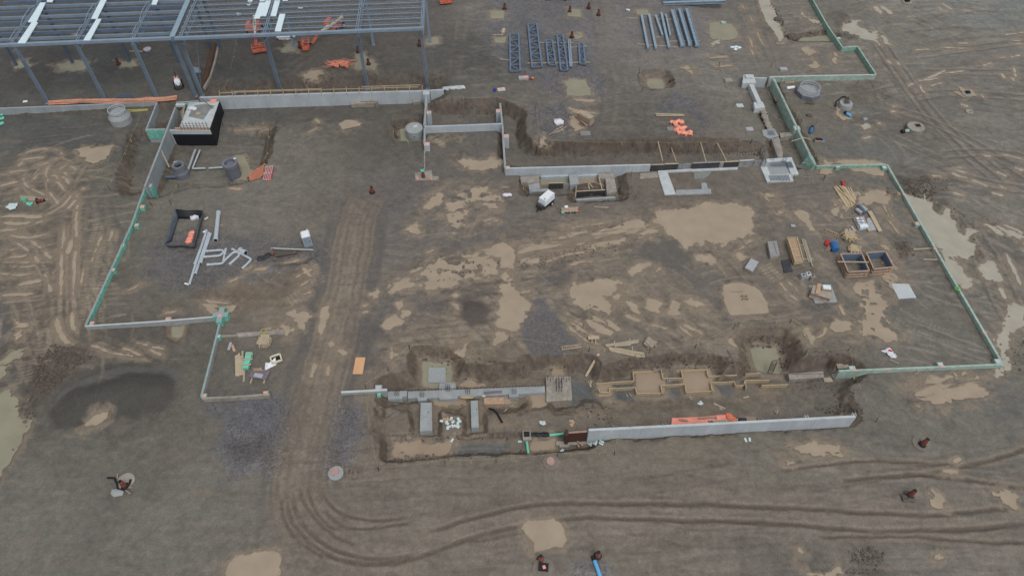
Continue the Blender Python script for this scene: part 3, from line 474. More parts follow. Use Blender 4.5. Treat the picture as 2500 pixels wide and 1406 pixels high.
def ground_material():
    m,t,b=newmat('wet_mud'); oc=objco(t)
    ca=N(t,'Attribute',attribute_name='tint'); ga=N(t,'Attribute',attribute_name='gravel'); wa=N(t,'Attribute',attribute_name='wet')
    n1=noise(t,1.1,6,.65,oc); n2=noise(t,6.5,4,.7,oc); 
    n4=noise(t,2.6,5,.75,oc); k=math_(t,'MULTIPLY',math_(t,'MULTIPLY',maprange(t,n1,.25,.75,.88,1.12),maprange(t,n2,.2,.8,.66,1.36)),maprange(t,n4,.25,.75,.84,1.17))
    base=mixc(t,1.0,ca.outputs['Color'],k,'MULTIPLY')
    v=N(t,'TexVoronoi'); v.inputs['Scale'].default_value=5.5; t.links.new(oc,v.inputs['Vector'])
    sp=maprange(t,v.outputs['Color'],.0,1.0,.6,1.5)
    st=mixc(t,ga.outputs['Fac'],(1,1,1,1),sp); base=mixc(t,1.0,base,st,'MULTIPLY')
    v2=N(t,'TexVoronoi'); v2.inputs['Scale'].default_value=1.6; t.links.new(oc,v2.inputs['Vector'])
    fl=maprange(t,v2.outputs['Distance'],.03,.05,1,0)
    n3=noise(t,.35,2,.5,oc); fl=math_(t,'MULTIPLY',fl,maprange(t,n3,.5,.62,0,.5)); base=mixc(t,fl,base,(.3,.29,.27,1))
    t.links.new(base,b.inputs['Base Color'])
    rr=maprange(t,wa.outputs['Fac'],0,1,.72,.42); t.links.new(rr,b.inputs['Roughness']); b.inputs['Specular IOR Level'].default_value=.4
    hh=math_(t,'ADD',noise(t,4,5,.7,oc),math_(t,'MULTIPLY',v.outputs['Distance'],ga.outputs['Fac'])); bump(t,hh,.6,.05,b)
    return m
def water_material(name,c,rough=.12):
    m,t,b=newmat(name); oc=objco(t)
    n=noise(t,.5,3,.5,oc); a=L3(c); k=maprange(t,n,.3,.7,.92,1.08); da=N(t,'Attribute',attribute_name='depth')
    dp=math_(t,'ADD',da.outputs['Fac'],maprange(t,noise(t,2.2,5,.7,oc),.3,.7,-.16,.16)); f=maprange(t,dp,-.05,.16,.6,0)
    t.links.new(mixc(t,f,mixc(t,1.0,a,k,'MULTIPLY'),L3((118,109,97))),b.inputs['Base Color']); b.inputs['Roughness'].default_value=rough; b.inputs['IOR'].default_value=1.33
    return m
WATER=[water_material('muddy_water',(157,144,126)),water_material('green_water',(140,137,119)),water_material('sky_tinted_water',(163,158,145)),water_material('clay_water',(152,136,118))]
def mesh_obj(name,v,f,mat,attrs=None,smooth=False):
    me=bpy.data.meshes.new(name); v=np.asarray(v,np.float32); f=np.asarray(f,np.int32)
    me.vertices.add(len(v)); me.vertices.foreach_set('co',v.ravel()); n=f.shape[1]
    me.loops.add(f.size); me.loops.foreach_set('vertex_index',f.ravel()); me.polygons.add(len(f)); me.polygons.foreach_set('loop_start',np.arange(0,f.size,n,dtype=np.int32))
    me.update(calc_edges=True); me.materials.append(mat)
    if smooth: me.polygons.foreach_set('use_smooth',np.ones(len(f),bool))
    o=bpy.data.objects.new(name,me); COL.objects.link(o); return o
idx=np.arange(NX*NY).reshape(NY,NX)
Q=np.stack([idx[:-1,:-1],idx[:-1,1:],idx[1:,1:],idx[1:,:-1]],-1).reshape(-1,4)
go=mesh_obj('ground',np.stack([X,Y,H],-1).reshape(-1,3),Q,ground_material(),smooth=True); go['kind']='structure'
me=go.data
a=me.attributes.new('tint','FLOAT_COLOR','POINT'); a.data.foreach_set('color',np.concatenate([np.clip(C,0.01,1),np.ones((NY,NX,1),np.float32)],-1).astype(np.float32).ravel())
a=me.attributes.new('gravel','FLOAT','POINT'); a.data.foreach_set('value',GR.astype(np.float32).ravel())
a=me.attributes.new('wet','FLOAT','POINT'); a.data.foreach_set('value',WET.astype(np.float32).ravel())
def contour(s,f,L,V,Fc,DP):
    "marching squares: faces where f>-0.04"
    f=f+.04; x=X[s];y=Y[s]; ny,nx=f.shape; key={}
    def vid(k,p):
        if k not in key: key[k]=len(V); V.append((p[0],p[1],L)); DP.append(p[2])
        return key[k]
    p=f>0; anyc=p[:-1,:-1]|p[:-1,1:]|p[1:,1:]|p[1:,:-1]
    for i,j in zip(*np.nonzero(anyc)):
        c=[(i,j),(i,j+1),(i+1,j+1),(i+1,j)]; out=[]
        for q in range(4):
            A=c[q];B=c[(q+1)%4]; fa=f[A];fb=f[B]
            if fa>0: out.append(vid(A,(x[A],y[A],f[A])))
            if (fa>0)!=(fb>0):
                u=fa/(fa-fb); k=(A,B) if A<B else (B,A); out.append(vid(k,(x[A]+u*(x[B]-x[A]),y[A]+u*(y[B]-y[A]),0.0)))
        if len(out)>2: Fc.append(out)
def water_obj(name,V,Fc,mat):
    me=bpy.data.meshes.new(name); me.from_pydata(V,[],Fc); me.materials.append(mat); a=me.attributes.new('depth','FLOAT','POINT'); a.data.foreach_set('value',np.array(DP,np.float32)); o=bpy.data.objects.new(name,me); COL.objects.link(o); o['kind']='structure'; return o
for s,f,L,t in NOW:
    V=[];Fc=[];DP=[]; contour(s,f,L,V,Fc,DP)
    if Fc: water_obj('puddle',V,Fc,WATER[t])
for t in range(4):
    V=[];Fc=[];DP=[]
    for s,f,L,tt in skf:
        if tt==t: contour(s,f,L,V,Fc,DP)
    DP=[d*3+.05 for d in DP]
    if Fc: water_obj('rut_water',V,Fc,WATER[t])
def hgt(x,y):
    j=np.clip(np.searchsorted(xs,x)-1,0,NX-2); i=np.clip(np.searchsorted(ys,y)-1,0,NY-2)
    u=(x-xs[j])/(xs[j+1]-xs[j]); v=(y-ys[i])/(ys[i+1]-ys[i])
    return float((H[i,j]*(1-u)+H[i,j+1]*u)*(1-v)+(H[i+1,j]*(1-u)+H[i+1,j+1]*u)*v)
def gp(px,py):
    "point on the terrain seen at photo pixel"
    z=0.0
    for _ in range(9):
        p=G(px,py,z); z=z+.7*(hgt(p[0],p[1])-z)
    p=G(px,py,z); return Vector((p[0],p[1],hgt(p[0],p[1])))
# ---------------------------------------------------------------- object materials
MT={}
def mk(name,c,rough=.7,var=.12,scale=1.5,bmp=0.0,metal=0.0,dirt=0.0,spec=.4,stretch=None,fine=.08):
    m,t,b=newmat(name); oc=objco(t); v=oc
    if stretch:
        mp=N(t,'Mapping'); mp.inputs['Scale'].default_value=stretch; t.links.new(oc,mp.inputs['Vector']); v=mp.outputs[0]
    n=noise(t,scale,5,.6,v); n2=noise(t,scale*9,3,.6,v)
    k=math_(t,'MULTIPLY',maprange(t,n,.28,.72,1-var,1+var),maprange(t,n2,.25,.75,1-fine,1+fine))
    base=mixc(t,1.0,L3(c),k,'MULTIPLY')
    if dirt:
        d=maprange(t,noise(t,.7,6,.7,oc),.45,.7,0,dirt); base=mixc(t,d,base,L3((104,92,80)))
    t.links.new(base,b.inputs['Base Color']); b.inputs['Roughness'].default_value=rough; b.inputs['Metallic'].default_value=metal; b.inputs['Specular IOR Level'].default_value=spec
    if bmp: bump(t,n2,bmp,.02,b)
    MT[name]=m; return m
mk('concrete',(148,154,156),.85,.13,.9,.2,dirt=.25); mk('pale_concrete',(182,189,191),.8,.1,1.2,.2,dirt=.2); mk('wet_concrete',(128,132,131),.6,.22,1.6,.2,dirt=.45)
mk('dirty_concrete',(148,143,135),.85,.25,1.8,.3,dirt=.55); mk('wall_concrete',(170,179,185),.85,.14,.6,.15,stretch=(1,1,.25),dirt=.12); mk('dark_wall_concrete',(146,155,160),.85,.16,.6,.15,stretch=(1,1,.25),dirt=.12)
mk('green_board',(128,166,153),.75,.3,2.2,dirt=.35); mk('teal_board',(112,180,166),.75,.3,2.2,dirt=.3); mk('faded_green_board',(154,176,167),.8,.22,1.8,dirt=.35); mk('muddy_disc',(120,113,105),.85,.2,2,.2,dirt=.4); mk('drum_orange',(170,92,72),.6,.15,2,dirt=.15)
mk('pink_paint',(218,156,142),.7,.15,2); mk('wood',(174,160,137),.75,.16,2,dirt=.12); mk('grey_wood',(160,150,134),.8,.18,2,dirt=.2); mk('fresh_wood',(176,160,132),.75,.14,2); mk('orange_wood',(176,148,124),.75,.2,2.5)
mk('red_wood',(156,130,116),.75,.2,2); mk('dark_ply',(58,60,64),.55,.2,1.5,dirt=.15); mk('brown_ply',(74,50,42),.6,.2,1.5); mk('grey_ply',(140,142,144),.6,.25,1.8,dirt=.3); mk('purple_ply',(112,104,112),.6,.2,2,dirt=.2)
mk('steel',(130,147,164),.5,.12,.8,metal=.1); mk('pale_steel',(138,158,172),.5,.12,.8,metal=.1); mk('blue_steel',(100,118,140),.5,.14,.8,metal=.1); mk('deck',(206,224,232),.5,.05,.5); mk('dark_steel',(84,98,114),.5,.12,.8)
mk('plastic_pipe',(172,182,190),.4,.08,1,dirt=.08); mk('black',(26,28,33),.6,.2,2); mk('membrane',(24,27,33),.55,.2,1,bmp=.2); mk('white',(222,226,230),.5,.05,1,dirt=.06); mk('cream',(208,204,180),.5,.06,1); mk('orange',(216,120,92),.55,.14,2); mk('bright_orange',(232,150,130),.6,.14,1.5,bmp=.3)
mk('machine_orange',(206,112,88),.45,.12,1.5,dirt=.06); mk('red',(172,52,46),.55,.15,2); mk('blue',(52,106,166),.45,.12,1.5,dirt=.08); mk('sky_blue',(100,172,222),.4,.06,1); mk('turquoise',(112,196,172),.45,.08,1,dirt=.08)
mk('rebar',(64,50,44),.8,.2,3); mk('yellow',(170,162,104),.6,.1,2); mk('ribbon',(160,154,118),.6,.1,2); mk('fabric',(82,90,102),.6,.3,1.2,bmp=.5); mk('rubble',(92,86,80),.9,.3,2,bmp=.4); mk('soil_clod',(88,79,71),.9,.25,2,bmp=.4); mk('stone',(112,111,112),.8,.35,.9)
mk('styrofoam',(188,206,206),.6,.05,1); mk('bag_white',(206,206,214),.6,.1,3); mk('rust',(108,84,70),.8,.25,2); mk('mesh_orange',(200,132,110),.7,.3,4); mk('glass',(24,30,36),.1,.05,1); mk('bronze_lid',(168,140,132),.6,.2,3); mk('tarp_blue',(60,66,150),.6,.2,2); mk('lime',(120,205,110),.6,.1,2); mk('silver',(176,180,186),.35,.1,2,metal=.3); mk('purple_steel',(108,112,122),.6,.15,2)
# ---------------------------------------------------------------- mesh builder
class MB:
    def __init__(s): s.v=[];s.f=[]
    def add(s,v,f):
        n=len(s.v); s.v+= [Vector(p) for p in v]; s.f+=[tuple(i+n for i in q) for q in f]; return s
    def hexa(s,b,t): return s.add(list(b)+list(t),[(3,2,1,0),(4,5,6,7),(0,1,5,4),(1,2,6,5),(2,3,7,6),(3,0,4,7)])
    def box(s,c,sx,sy,sz,rz=0,tilt=None):
        "box standing on c"
        M=Matrix.Rotation(rz,3,'Z')
        if tilt: M=M@tilt
        q=[(-1,-1),(1,-1),(1,1),(-1,1)]; c=Vector(c)
        return s.hexa([c+M@Vector((a*sx/2,b*sy/2,0)) for a,b in q],[c+M@Vector((a*sx/2,b*sy/2,sz)) for a,b in q])
    def beam(s,p,q,w,h,up=(0,0,1)):
        "bar from p to q, centred on the line"
        p,q=Vector(p),Vector(q); d=(q-p).normalized(); u=Vector(up)
        r=d.cross(u)
        if r.length<1e-4: r=d.cross(Vector((1,0,0)))
        r.normalize(); u=r.cross(d); k=[(-1,-1),(1,-1),(1,1),(-1,1)]
        return s.hexa([p+r*a*w/2+u*b*h/2 for a,b in k][::-1],[q+r*a*w/2+u*b*h/2 for a,b in k][::-1])
    def tube(s,pts,r,seg=8,cap=True):
        pts=[Vector(p) for p in pts]; rings=[]; n=len(pts); pu=None
        for i,p in enumerate(pts):
            d=(pts[min(i+1,n-1)]-pts[max(i-1,0)]).normalized()
            u=Vector((0,0,1)) if abs(d.z)<.95 else Vector((1,0,0))
            a=d.cross(u).normalized(); b=a.cross(d); rr=r[i] if isinstance(r,(list,tuple)) else r
            rings.append([p+(a*math.cos(k*2*math.pi/seg)+b*math.sin(k*2*math.pi/seg))*rr for k in range(seg)])
        v=[q for g in rings for q in g]; f=[(i*seg+k,i*seg+(k+1)%seg,(i+1)*seg+(k+1)%seg,(i+1)*seg+k) for i in range(n-1) for k in range(seg)]
        if cap: f+=[tuple(range(seg))[::-1],tuple((n-1)*seg+k for k in range(seg))]
        return s.add(v,f)
    def lathe(s,c,prof,seg=24,M=None):
        c=Vector(c); M=M or Matrix.Identity(3); v=[];f=[]
        for r,z in prof:
            for k in range(seg): a=k*2*math.pi/seg; v.append(c+M@Vector((r*math.cos(a),r*math.sin(a),z)))
        for i in range(len(prof)-1):
            for k in range(seg): f.append((i*seg+k,i*seg+(k+1)%seg,(i+1)*seg+(k+1)%seg,(i+1)*seg+k))
        if prof[0][0]>1e-6 and prof[0]!=prof[-1]: f.append(tuple(range(seg))[::-1])
        if prof[-1][0]>1e-6 and prof[0]!=prof[-1]: f.append(tuple((len(prof)-1)*seg+k for k in range(seg)))
        return s.add(v,f)
    def prism(s,P,z0,z1):
        n=len(P); ar=sum(P[i][0]*P[(i+1)%n][1]-P[(i+1)%n][0]*P[i][1] for i in range(n))
        if ar<0: P=P[::-1]
        z0=z0 if isinstance(z0,(list,tuple)) else [z0]*n
        v=[(p[0],p[1],z) for p,z in zip(P,z0)]+[(p[0],p[1],z1) for p in P]
        return s.add(v,[tuple(range(n))[::-1],tuple(range(n,2*n))]+[(i,(i+1)%n,n+(i+1)%n,n+i) for i in range(n)])
    def strip(s,L,th,z0,z1):
        "wall following polyline L (world xy) with mitred corners"
        L=[Vector((p[0],p[1])) for p in L]; n=len(L); a=[];b=[]
        for i in range(n):
            t=[]; 
            if i>0: t.append((L[i]-L[i-1]).normalized())
            if i<n-1: t.append((L[i+1]-L[i]).normalized())
            m=sum((Vector((-q.y,q.x)) for q in t),Vector((0,0))).normalized(); k=th/2/max(.3,m.dot(Vector((-t[0].y,t[0].x))))
            a.append(L[i]+m*k); b.append(L[i]-m*k)
        for i in range(n-1):
            s.hexa([(b[i].x,b[i].y,z0),(b[i+1].x,b[i+1].y,z0),(a[i+1].x,a[i+1].y,z0),(a[i].x,a[i].y,z0)],[(b[i].x,b[i].y,z1),(b[i+1].x,b[i+1].y,z1),(a[i+1].x,a[i+1].y,z1),(a[i].x,a[i].y,z1)])
        if n>2: s.merge=True
        return s
    def blob(s,c,r,sd=0,flat=.7,sub=1,jit=.3):
        bm=bmesh.new(); bmesh.ops.create_icosphere(bm,subdivisions=sub,radius=1); rn=random.Random(sd); c=Vector(c)
        for w in bm.verts: w.co*=1+rn.uniform(-jit,jit)
        n=len(s.v); r=r if isinstance(r,(tuple,list)) else (r,r,r*flat)
        s.v+=[c+Vector((w.co.x*r[0],w.co.y*r[1],w.co.z*r[2])) for w in bm.verts]; bm.verts.index_update(); s.f+=[tuple(w.index+n for w in q.verts) for q in bm.faces]; bm.free(); return s
    def build(s,name,mat,parent=None,kind=None,bev=0,smooth=False):
        o_=Vector((0,0,0))
        q=parent
        while q is not None: o_+=q.location; q=q.parent
        if parent is None:
            lo=Vector((min(p.x for p in s.v),min(p.y for p in s.v),min(p.z for p in s.v))); hi=Vector((max(p.x for p in s.v),max(p.y for p in s.v),0)); o_=Vector(((lo.x+hi.x)/2,(lo.y+hi.y)/2,lo.z))
        me=bpy.data.meshes.new(name); me.from_pydata([p-o_ for p in s.v],[],s.f); me.materials.append(MT[mat] if isinstance(mat,str) else mat)
        if getattr(s,'merge',False):
            bm=bmesh.new(); bm.from_mesh(me); bmesh.ops.remove_doubles(bm,verts=bm.verts,dist=.0005)
            seen={}; dele=[]
            for fc in bm.faces:
                k=tuple(sorted(w.index for w in fc.verts))
                if k in seen: dele+= [fc,seen[k]]
                seen[k]=fc
            bmesh.ops.delete(bm,geom=list(set(dele)),context='FACES'); bm.to_mesh(me); bm.free()
        if smooth: me.shade_smooth() if hasattr(me,'shade_smooth') else None
        o=bpy.data.objects.new(name,me); COL.objects.link(o)
        if parent is None: o.location=o_
        else: o.parent=parent
        if kind: o['kind']=kind
        return o
def thing(name,label,cat,loc=(0,0,0),group=None):
    o=bpy.data.objects.new(name,None); COL.objects.link(o); o.location=loc; o['label']=label; o['category']=cat
    if group: o['group']=group
    return o
def tag(o,label,cat,group=None):
    o['label']=label; o['category']=cat
    if group: o['group']=group
    return o
def dup(root,loc,rz=0,label=None):
    r=root.copy(); COL.objects.link(r); r.location=loc; r.rotation_euler=(0,0,rz)
    if label: r['label']=label
    for ch in list(root.children):
        c=ch.copy(); COL.objects.link(c); c.parent=r
        for g in list(ch.children): d=g.copy(); COL.objects.link(d); d.parent=c
    return r
GX=Vector((math.cos(R_(2.9)),math.sin(R_(2.9)),0)); GYv=Vector((-GX.y,GX.x,0)); GA=R_(2.9)
_wz=[0]
def uz():
    _wz[0]+=1; return (_wz[0]%23)*.004
def wl(pts,z): return [G(a,b,z)[:2] for a,b in pts]
def v3(p,z): q=G(p[0],p[1],z); return Vector(q)
# ---------------------------------------------------------------- foundation walls
def wall(name,label,pts,top,bot,th=.3,mat='wall_concrete',cap=None,board=None,side=1,pil=(),pilmat='pale_concrete',edge=None,marks=(),bmat='green_board',btop=-.02,bbot=None):
    top+=uz(); L=[Vector(p) for p in wl(pts,top)]; mid=L[len(L)//2]
    r=thing(name,label,'wall',(L[0].x,L[0].y,0)); b=MB().strip(L,th,bot,top); b.build('wall_body',mat,r)
    if 'concrete' in mat and top-bot>2 and (L[-1]-L[0]).length>5:
        m=MB(); acc=0
        for a,b in zip(L,L[1:]):
            t=(b-a).normalized(); n=Vector((t.y,-t.x)); l=(b-a).length; k=1.2
            while k<l-.3:
                c=a+t*k+n*(th/2); m.beam((c.x,c.y,bot+.1),(c.x,c.y,top-.01),.03,.012,(n.x,n.y,0)); k+=2.44
        m.build('joint_lines','dark_wall_concrete' if mat!='dark_wall_concrete' else 'dark_steel',r)
    if cap: MB().strip(L,th*.8,top,top+.02).build('wall_cap',cap,r)
    if board:   # insulation board fixed to one face
        Q=[]
        for i,p in enumerate(L):
            t=(L[min(i+1,len(L)-1)]-L[max(i-1,0)]).normalized(); Q.append(p+Vector((-t.y,t.x))*side*(th/2+.035))
        MB().strip(Q,.066,bbot if bbot is not None else bot,top+btop).build('insulation_board',bmat,r)
    for px,py,off,sz in pil:
        c=v3((px,py),top); m=MB(); t=top-.03-uz()*.3; m.box((c.x,c.y,bot),sz,sz,t-bot,GA); p=m.build('pilaster',bmat if board else mat,r)
        MB().box((c.x,c.y,t),sz*.72,sz*.72,.012,GA).build('paint_mark' if off else 'bearing_pad','pink_paint' if off else pilmat,p)
    for px,py in marks:
        c=v3((px,py),top); MB().box((c.x,c.y,top+.001),.5,th*.7,.025,GA).build('paint_mark','pink_paint',r)
    return r
wall('foundation_wall','low grey concrete wall with orange fencing along it, running in from the left edge',[(-60,267),(200,257),(381,248)],1.3,-1,.32,'dark_wall_concrete')
w=wall('retaining_wall','long tall concrete retaining wall below the steel frame with timber rails on top',[(487,238),(760,229),(1036,222)],1.35,-3,.35,'wall_concrete')
for px in (575,737,858,895): 
    p=v3((px,232.5-(px-487)*.0225),1.0); MB().beam((p.x,p.y-.16,-2.5),(p.x,p.y-.16,1.25),.35 if px==575 else .08,.12,(0,1,0)).build('wall_rib','dark_wall_concrete',w)
p=v3((1041,227),1.1); MB().box((p.x,p.y-.1,-2),1.1,1.3,3.3,GA).build('column_base','wall_concrete',w)
w=wall('foundation_wall','short concrete stub wall right of the steel frame corner, broken at its end',[(1050,221),(1083,219)],1.3,-1,.35)
m=MB()
for i in range(7):
    p=gp(1088+i*6.5,218-i*.6); m.blob((p.x,p.y,p.z+.1),(.75,.5,.3-.02*i),i,sub=1)
m.build('broken_end','pale_concrete',w)
w=wall('foundation_wall','tall concrete wall running down into the left excavation, green boards start at its lower end',[(428,262),(390,362),(353,456)],1.3,-3,.3,'dark_wall_concrete',cap='concrete')
p=v3((391,362),1.3); MB().beam(v3((391,363),1.2),gp(415,412)+Vector((0,0,.3)),.25,.1).build('brace','grey_wood',w)
wall('foundation_wall','green boarded wall along the left edge of the site with pink marked pilasters',[(353,457),(322,545),(272,655),(207,796)],.62,-2,.22,'concrete',board=1,side=1,cap='concrete',pil=[(364,453,1,.8),(347,504,1,.7),(333,549,1,.6),(299,599,1,.55),(275,658,1,.55)],bmat='teal_board',bbot=-1.5)
wall('foundation_wall','low concrete wall with two teal pilasters along the front of the left yard',[(209,796),(380,785),(538,772)],.7,-1.5,.26,'concrete',cap='pale_concrete',pil=[(224,788,1,.6),(410,779,1,.75)],bmat='teal_board')
w=wall('foundation_wall','teal boarded wall stepping down from the cross shaped pier beside the lumber yard',[(540,775),(515,878),(492,967)],.6,-1,.22,'concrete',board=1,side=-1,cap='concrete',pil=[(498,965,1,.6),(533,820,0,.55)],bmat='teal_board')
wall('foundation_wall','muddy low curb wall in front of the lumber yard, pilaster at its right end',[(494,972),(580,968),(658,962)],.55,-1,.3,'dirty_concrete',pil=[(648,959,1,.65)],bmat='teal_board')
t=.95; c=v3((538,768),t); r=thing('concrete_pier','cross shaped concrete pier edged in teal board beside a puddle','pier',(c.x,c.y,0))
m=MB(); a,b=.35,1.25
P=[(-a,-b),(a,-b),(a,-a),(.95,-a),(.95,a),(a,a),(a,b),(-a,b),(-a,a),(-.95,a),(-.95,-a),(-a,-a)]
rot=lambda p:(c.x+p[0]*GX.x-p[1]*GX.y,c.y+p[0]*GX.y+p[1]*GX.x)
MB().prism([rot(p) for p in P],-1,t).build('insulation_board','teal_board',r); MB().prism([rot((p[0]*.84,p[1]*.9)) for p in P],t-.1,t+.03).build('pier_core','concrete',r); MB().box((c.x,c.y-.2,t+.03),.4,.4,.01,GA).build('paint_mark','pink_paint',r)
m=MB()
for i in range(3): q=v3((522+i*4,751+i*2.6),.7); m.beam(q,q+Vector((1.3,.08,0)),.05,.05)
m.build('rebar','rebar',r)
wall('foundation_wall','narrow concrete wall in line with the camera behind the round manhole',[(1041,234),(1036,305)],1.3,-2,.3,cap='concrete',pil=[(1047,274,1,.75)],bmat='wall_concrete')
wall('foundation_wall','short muddy wall end in front of the round closed manhole',[(1036,313),(1036,350)],1.1,-1.5,.25,cap='concrete',pil=[(1042,351,1,.85)],bmat='dirty_concrete')
wall('foundation_wall','concrete cross wall between the manhole and the deep soil bank',[(1037,309),(1130,306),(1226,302)],1.28,-2.2,.28,pil=())
wall('foundation_wall','concrete wall with three pink marked pilasters, forming the side of the raised bay',[(1221,252),(1227,310),(1233,408)],1.3,-2,.28,cap='concrete',pil=[(1217,270,1,.85),(1236,332,1,.85),(1239,409,1,.7)],bmat='wall_concrete')
wall('foundation_wall','long straight concrete wall in the centre in front of the brown soil bank',[(1235,411),(1400,407),(1588,402)],1.3,-1.5,.28,cap='pale_concrete')
wall('foundation_wall','pale green concrete wall beside the octagonal formwork at upper right',[(1888,188),(2000,185),(2138,183)],1.0,-1.5,.3,'faded_green_board',cap='pale_concrete')
w=wall('foundation_wall','faded green wall running down the right trench to a tall open end',[(1889,192),(1940,298),(1990,402)],1.2,-2,.28,'concrete',board=1,side=-1,cap='faded_green_board',pil=[(1946,312,0,1.0)],bmat='faded_green_board',bbot=-1.6)
q=[]
a=v3((1991,403),1.2); d=(v3((1990,402),1.2)-v3((1940,298),1.2)).normalized()
m=MB(); p0=a-d*2.2; m.add([p0+Vector((.2,0,0)),a+Vector((.2,0,.02)),Vector((a.x-.2,a.y,-1.6)),Vector((p0.x-1.0,p0.y,-1.2)),p0+Vector((-.35,0,0)),a+Vector((-.25,0,0.02)),Vector((a.x-.6,a.y+.1,-1.6)),Vector((p0.x-1.4,p0.y,-1.2))],[(0,1,2,3),(7,6,5,4),(0,4,5,1),(1,5,6,2),(2,6,7,3),(3,7,4,0)]); m.build('open_end','green_board',w)
wall('foundation_wall','green wall behind the pool on the near side of the right trench',[(1993,405),(2080,403),(2163,401)],.5,-1,.24,'faded_green_board',board=1,side=-1,cap='faded_green_board',pil=[(2045,406,0,.65),(2160,408,0,.75)],bmat='green_board')
w=wall('foundation_wall','long pale green wall down the right side of the site beside the big pond',[(2166,402),(2306,645),(2449,888)],.5,-1,.3,'faded_green_board',cap=None,pil=[(2240,545,1,.65)],bmat='faded_green_board',marks=[(2208,475),(2283,607),(2404,811)])
c=v3((2336,706),.62); m=MB()
for i in range(5):
    an=i*1.3; m.tube([c+Vector((.35*math.cos(an+k*.9)*(1-.05*i),.3*math.sin(an+k*.9),.06+.03*i+.02*k)) for k in range(7)],.035,5)
tag(m.build('rope_coil','lime'),'bright green strap coiled over the long right hand wall','rope')
wall('foundation_wall','pale green wall along the near right corner with three pilasters',[(2048,905),(2250,897),(2449,889)],.55,-1,.28,'faded_green_board',cap='faded_green_board',pil=[(2082,899,0,.8),(2297,889,0,.7),(2437,881,0,.7)],bmat='faded_green_board',marks=[(2088,904),(2167,900),(2302,895)])
wall('foundation_wall','zigzag green wall crossing the churned mud at top right',[(1960,-60),(1984,-2),(2020,62),(2057,116),(2094,113.5),(2139,182)],.8,-1.2,.26,'green_board',cap='faded_green_board',pil=[(2048,93,0,.7)],bmat='green_board')
w=wall('foundation_wall','tall pale concrete wall across the near right, steel clamps along its top',[(1437,1049),(1760,1033),(2088,1016)],1.95,-2,.32,'wall_concrete',cap='pale_concrete')
for px,py in [(1500,1041),(1534,1040),(1620,1036),(1735,1029),(1853,1022),(1968,1017),(2084,1011)]:
    p=v3((px,py+2),1.8); m=MB(); m.box((p.x,p.y,1.74),.5,.5,.06,GA); m.box((p.x-.16,p.y,1.8),.06,.4,.28,GA); m.box((p.x+.16,p.y,1.8),.06,.4,.28,GA); m.box((p.x,p.y-.23,1.0),.5,.06,.8,GA); m.build('wall_clamp','pale_concrete' if px>1900 else 'wet_concrete',w)
for px in (1560,1680,1738,1800,1890,1990):
    p=v3((px,1049-(px-1437)*.0507),1.75); m=MB(); m.beam((p.x,p.y-.168,-1.2),(p.x,p.y-.168,1.7),.035,.012,(0,1,0)); m.build('form_joint','dark_wall_concrete',w)
wall('foundation_wall','low chipped concrete wall beside the haul road with a teal capped block',[(833,957),(893,954),(945,951)],.35,-1,.35,'concrete',cap='pale_concrete',pil=[(924,946,0,.85)],bmat='teal_board')
p=gp(926,967); tag(MB().box(p,.42,.42,.4,.2).build('foam_block','teal_board'),'small teal foam block in front of the low chipped wall','block')
# ---------------------------------------------------------------- sunken chamber with the black membrane
zt=1.25
c0=v3((437,311),zt); r=thing('concrete_chamber','sunken concrete chamber with black waterproofed sides and a wet roof slab','chamber',(c0.x,c0.y,-2))
slab=[(440,311),(513,311),(535,248),(464,251)]
P=wl(slab,zt); MB().prism(P,zt-.35,zt).build('roof_slab','pale_concrete',r)
cen=np.mean(P,0); big=[tuple(cen+(np.array(q)-cen)*1.0) for q in P]
fl,fr,br,bl=[Vector((q[0],q[1],0)) for q in P]
fx=(fr-fl).normalized(); fyv=(bl-fl).normalized(); lo=fl-fx*1.8; 
m=MB(); m.hexa([Vector((a.x,a.y,-3)) for a in (lo+Vector((0,-.35,0)),fr+Vector((.05,-.35,0)),fr+Vector((.05,0,0)),lo)],[Vector((a.x,a.y,zt-.42)) for a in (lo+Vector((0,-.35,0)),fr+Vector((.05,-.35,0)),fr+Vector((.05,0,0)),lo)]); m.build('front_wall','wall_concrete',r)
m=MB(); m.hexa([Vector((a.x,a.y,-3)) for a in (lo+Vector((.25,-.42,0)),fr+Vector((.12,-.42,0)),fr+Vector((.12,-.36,0)),lo+Vector((.25,-.36,0)))],[Vector((a.x,a.y,zt-1.15)) for a in (lo+Vector((.25,-.42,0)),fr+Vector((.12,-.42,0)),fr+Vector((.12,-.36,0)),lo+Vector((.25,-.36,0)))]); m.build('front_membrane','membrane',r)
br2=Vector(G(541,252,1.0)); br2.z=0
m=MB(); q=[fr+Vector((.02,-.36,0)),fr+Vector((.14,-.36,0)),br+Vector((.14,0,0)),br+Vector((.02,0,0))]; m.hexa([Vector((a.x,a.y,-3)) for a in q],[Vector((a.x,a.y,zt-.03)) for a in q]); m.build('side_membrane','membrane',r)
m=MB(); q=[fl+fx*.1,fr,fr+fyv*.18,fl+fx*.1+fyv*.18]; m=MB(); m.beam(Vector((fl.x-.9,fl.y-.12,zt-.2)),Vector((fr.x,fr.y-.12,zt-.2)),.12,.4); m.build('form_strip','orange_wood',r)
for i in range(9):
    a=fl.lerp(fr,(i+.3)/9)+Vector((0,-.22,0)); MB().beam(Vector((a.x,a.y,zt-.9)),Vector((a.x+.06,a.y,zt+1.25)),.055,.055).build('rebar','rebar',r)
m=MB(); m.beam(Vector((fl.x,fl.y-.2,zt+.45)),Vector((fr.x,fr.y-.2,zt+.5)),.03,.03); m.beam(Vector((fl.x,fl.y-.2,zt+.85)),Vector((fr.x,fr.y-.2,zt+.9)),.03,.03); m.build('rebar','rebar',r)
MB().strip([tuple(bl.xy),tuple(fl.xy)],.25,-3,zt+.05).build('left_wall','wall_concrete',r)
